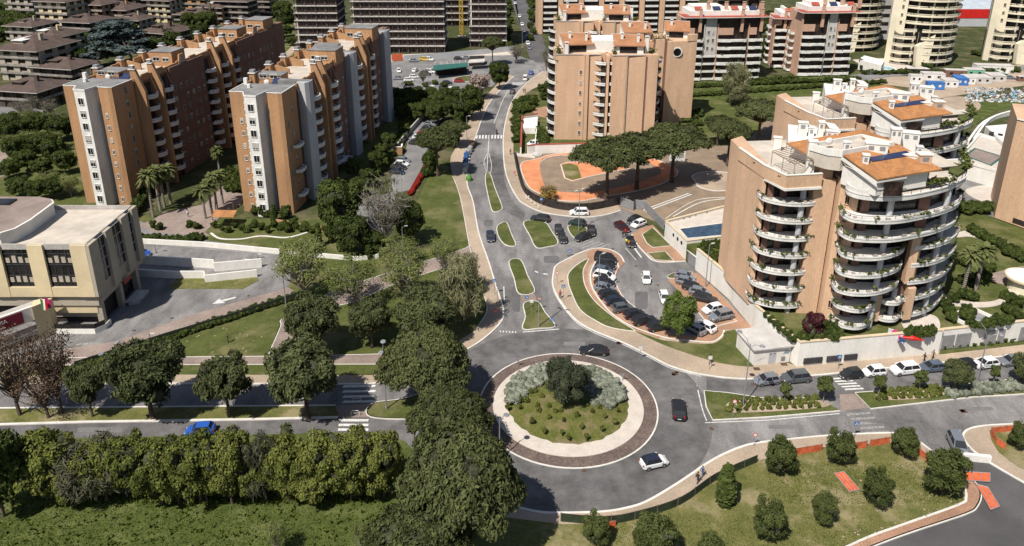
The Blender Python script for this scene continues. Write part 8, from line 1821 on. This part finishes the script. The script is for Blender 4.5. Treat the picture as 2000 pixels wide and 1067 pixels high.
for i in range(420):
    x = rg.uniform(1885, 2030); y = rg.uniform(172, 200); v = G(x, y, .1); s = rg.uniform(.25, .8)
    a = Vector((rg.gauss(0, 1), rg.gauss(0, 1), rg.gauss(0, .3))).normalized() * s; b = a.cross(Vector((rg.gauss(0, .4), rg.gauss(0, .4), 1))).normalized() * s * .7; c = Vector((rg.gauss(0, .2), rg.gauss(0, .2), .5)) * s
    db_.add([v - a - b, v + a - b * .7, v + a * .8 + b, v - a * .6 + b, v + c + Vector((0, 0, .2))], [(0, 1, 4), (1, 2, 4), (2, 3, 4), (3, 0, 4)], i % 5)
o = db_.build('rubble_heap', [M[k] for k in cols]); tag(o, 'long heap of white and blue plastic-wrapped rubble by the dirt road', 'rubble', kind='stuff')
# furniture on the podium: parasol, toys; bicycle racks; flags
v = G(1781, 665, 3.6); pa = thing('folded_parasol', 'red folded parasol lying on the podium edge beside pink toys', 'parasol', tuple(v), R(-15)); MB().tube([(-1.6, 0, .3), (0, 0, .45), (1.6, 0, .3)], [.1, .42, .12], 10).build('canopy', M['red'], pa, world=False); MB().tube([(-2, 0, .3), (1.9, 0, .3)], .03, 5).build('pole', M['metal'], pa, world=False)
M['pink'] = mat('pink_plastic', (.65, .06, .22), .5, .1, 4)
for i, (x, y, m) in enumerate([(1748, 655, 'pink'), (1752, 660, 'whitetop'), (1758, 664, 'pink'), (1765, 660, 'pink'), (1762, 668, 'bluetop'), (1740, 650, 'whitetop')]):
    v = G(x, y, 3.6); t = thing('toy', ('leftmost pink', 'inner white', 'middle pink', 'rightmost pink', 'only blue', 'leftmost white')[i] + ' plastic toy in the cluttered corner of the podium', 'toy', tuple(v), .5 * i, 'plastic toys on the podium'); MB().box(-.4, -.3, 0, .4, .3, .35).box(-.4, .15, .35, .4, .3, .8).build('seat', M[m], t, world=False); MB().tube([(-.3, -.35, .12), (-.3, .35, .12)], .12, 8).build('roller', M['whitetop'], t, world=False)
for x, y, l in ((694, 812, 'nearer white hoop barrier on the brown crossing strip'), (698, 784, 'further white hoop barrier on the brown crossing strip')):
    v = G(x, y, .08); t = thing('hoop_barrier', l, 'barrier', tuple(v), 0, 'hoop barriers'); MB().tube([(-.6, 0, 0), (-.6, 0, .7), (-.45, 0, .85), (.45, 0, .85), (.6, 0, .7), (.6, 0, 0)], .045, 6).build('hoop', M['white2'], t, world=False); MB().tube([(-.6, 0, .45), (.6, 0, .45)], .03, 6).build('crossbar', M['white2'], t, world=False)
M['flaggreen'] = mat('flag_green', (.02, .22, .06), .8, .1, 3); M['flagpink'] = mat('flag_magenta', (.40, .02, .12), .8, .1, 3)
for x, y, l, ms in ((84, 588, 'green white and red striped flag on the municipal porch', ('flaggreen', 'white2', 'red')), (92, 584, 'plain magenta flag on the municipal porch', ('flagpink', 'flagpink', 'flagpink'))):
    v = G(x, y, 7.5); t = thing('flag', l, 'flag', (v.x, v.y, 6.2), 0, 'flags on the municipal porch'); MB().tube([(0, 0, 0), (0, -.6, 2.2)], .04, 6).build('pole', M['metal'], t, world=False)
    mb = MB()
    for i in range(3): mb.add([(-.1 + i * .35, -.5 + .1 * (i % 2), 1.9 - i * .2), (.25 + i * .35, -.5 + .1 * ((i + 1) % 2), 1.7 - i * .2), (.15 + i * .25, -.5, -.2), (-.1 + i * .25, -.5, -.1)], [(0, 1, 2, 3)], i)
    mb.build('cloth', [M[k] for k in ms], t, world=False)
v = G(1260, 326, 0); gt_ = thing('graffiti_panel', 'small white panel with black scrawled graffiti between the playground pines', 'panel', (G(1322, 316).x, G(1322, 316).y, 0)); MB().box(-2.2, 0, .2, 2.2, .15, 3.2).build('board', M['white2'], gt_, world=False)
for i in range(6): MB().tube([(-1.7 + i * .6, -.05, 1 + .3 * (i % 2)), (-1.4 + i * .6, -.05, 2.3), (-1.2 + i * .6, -.05, 1.2)], .09, 4).build('graffiti', M['darkmetal'], gt_, world=False)
v = G(1048, 305); tp_ = thing('tarpaulin', 'crumpled pale tarpaulin heap at the corner of the red-coped garden wall', 'tarpaulin', (v.x, v.y, 0)); core(MB(), [(0, 0, .4, 1.3, 1.0, .8), (1, .2, .3, .8, .7, .6)], 1.0, rnd).build('sheet', M['concrete2'], tp_, world=False)
v = G(1440, 312); tp_ = thing('tarpaulin', 'pale tarpaulin hanging at the edge of the earth yard beside the balcony tower', 'tarpaulin', (v.x, v.y, 0)); core(MB(), [(0, 0, 1.2, 1.3, .4, 1.3)], 1.0, rnd).build('sheet', M['concrete2'], tp_, world=False)
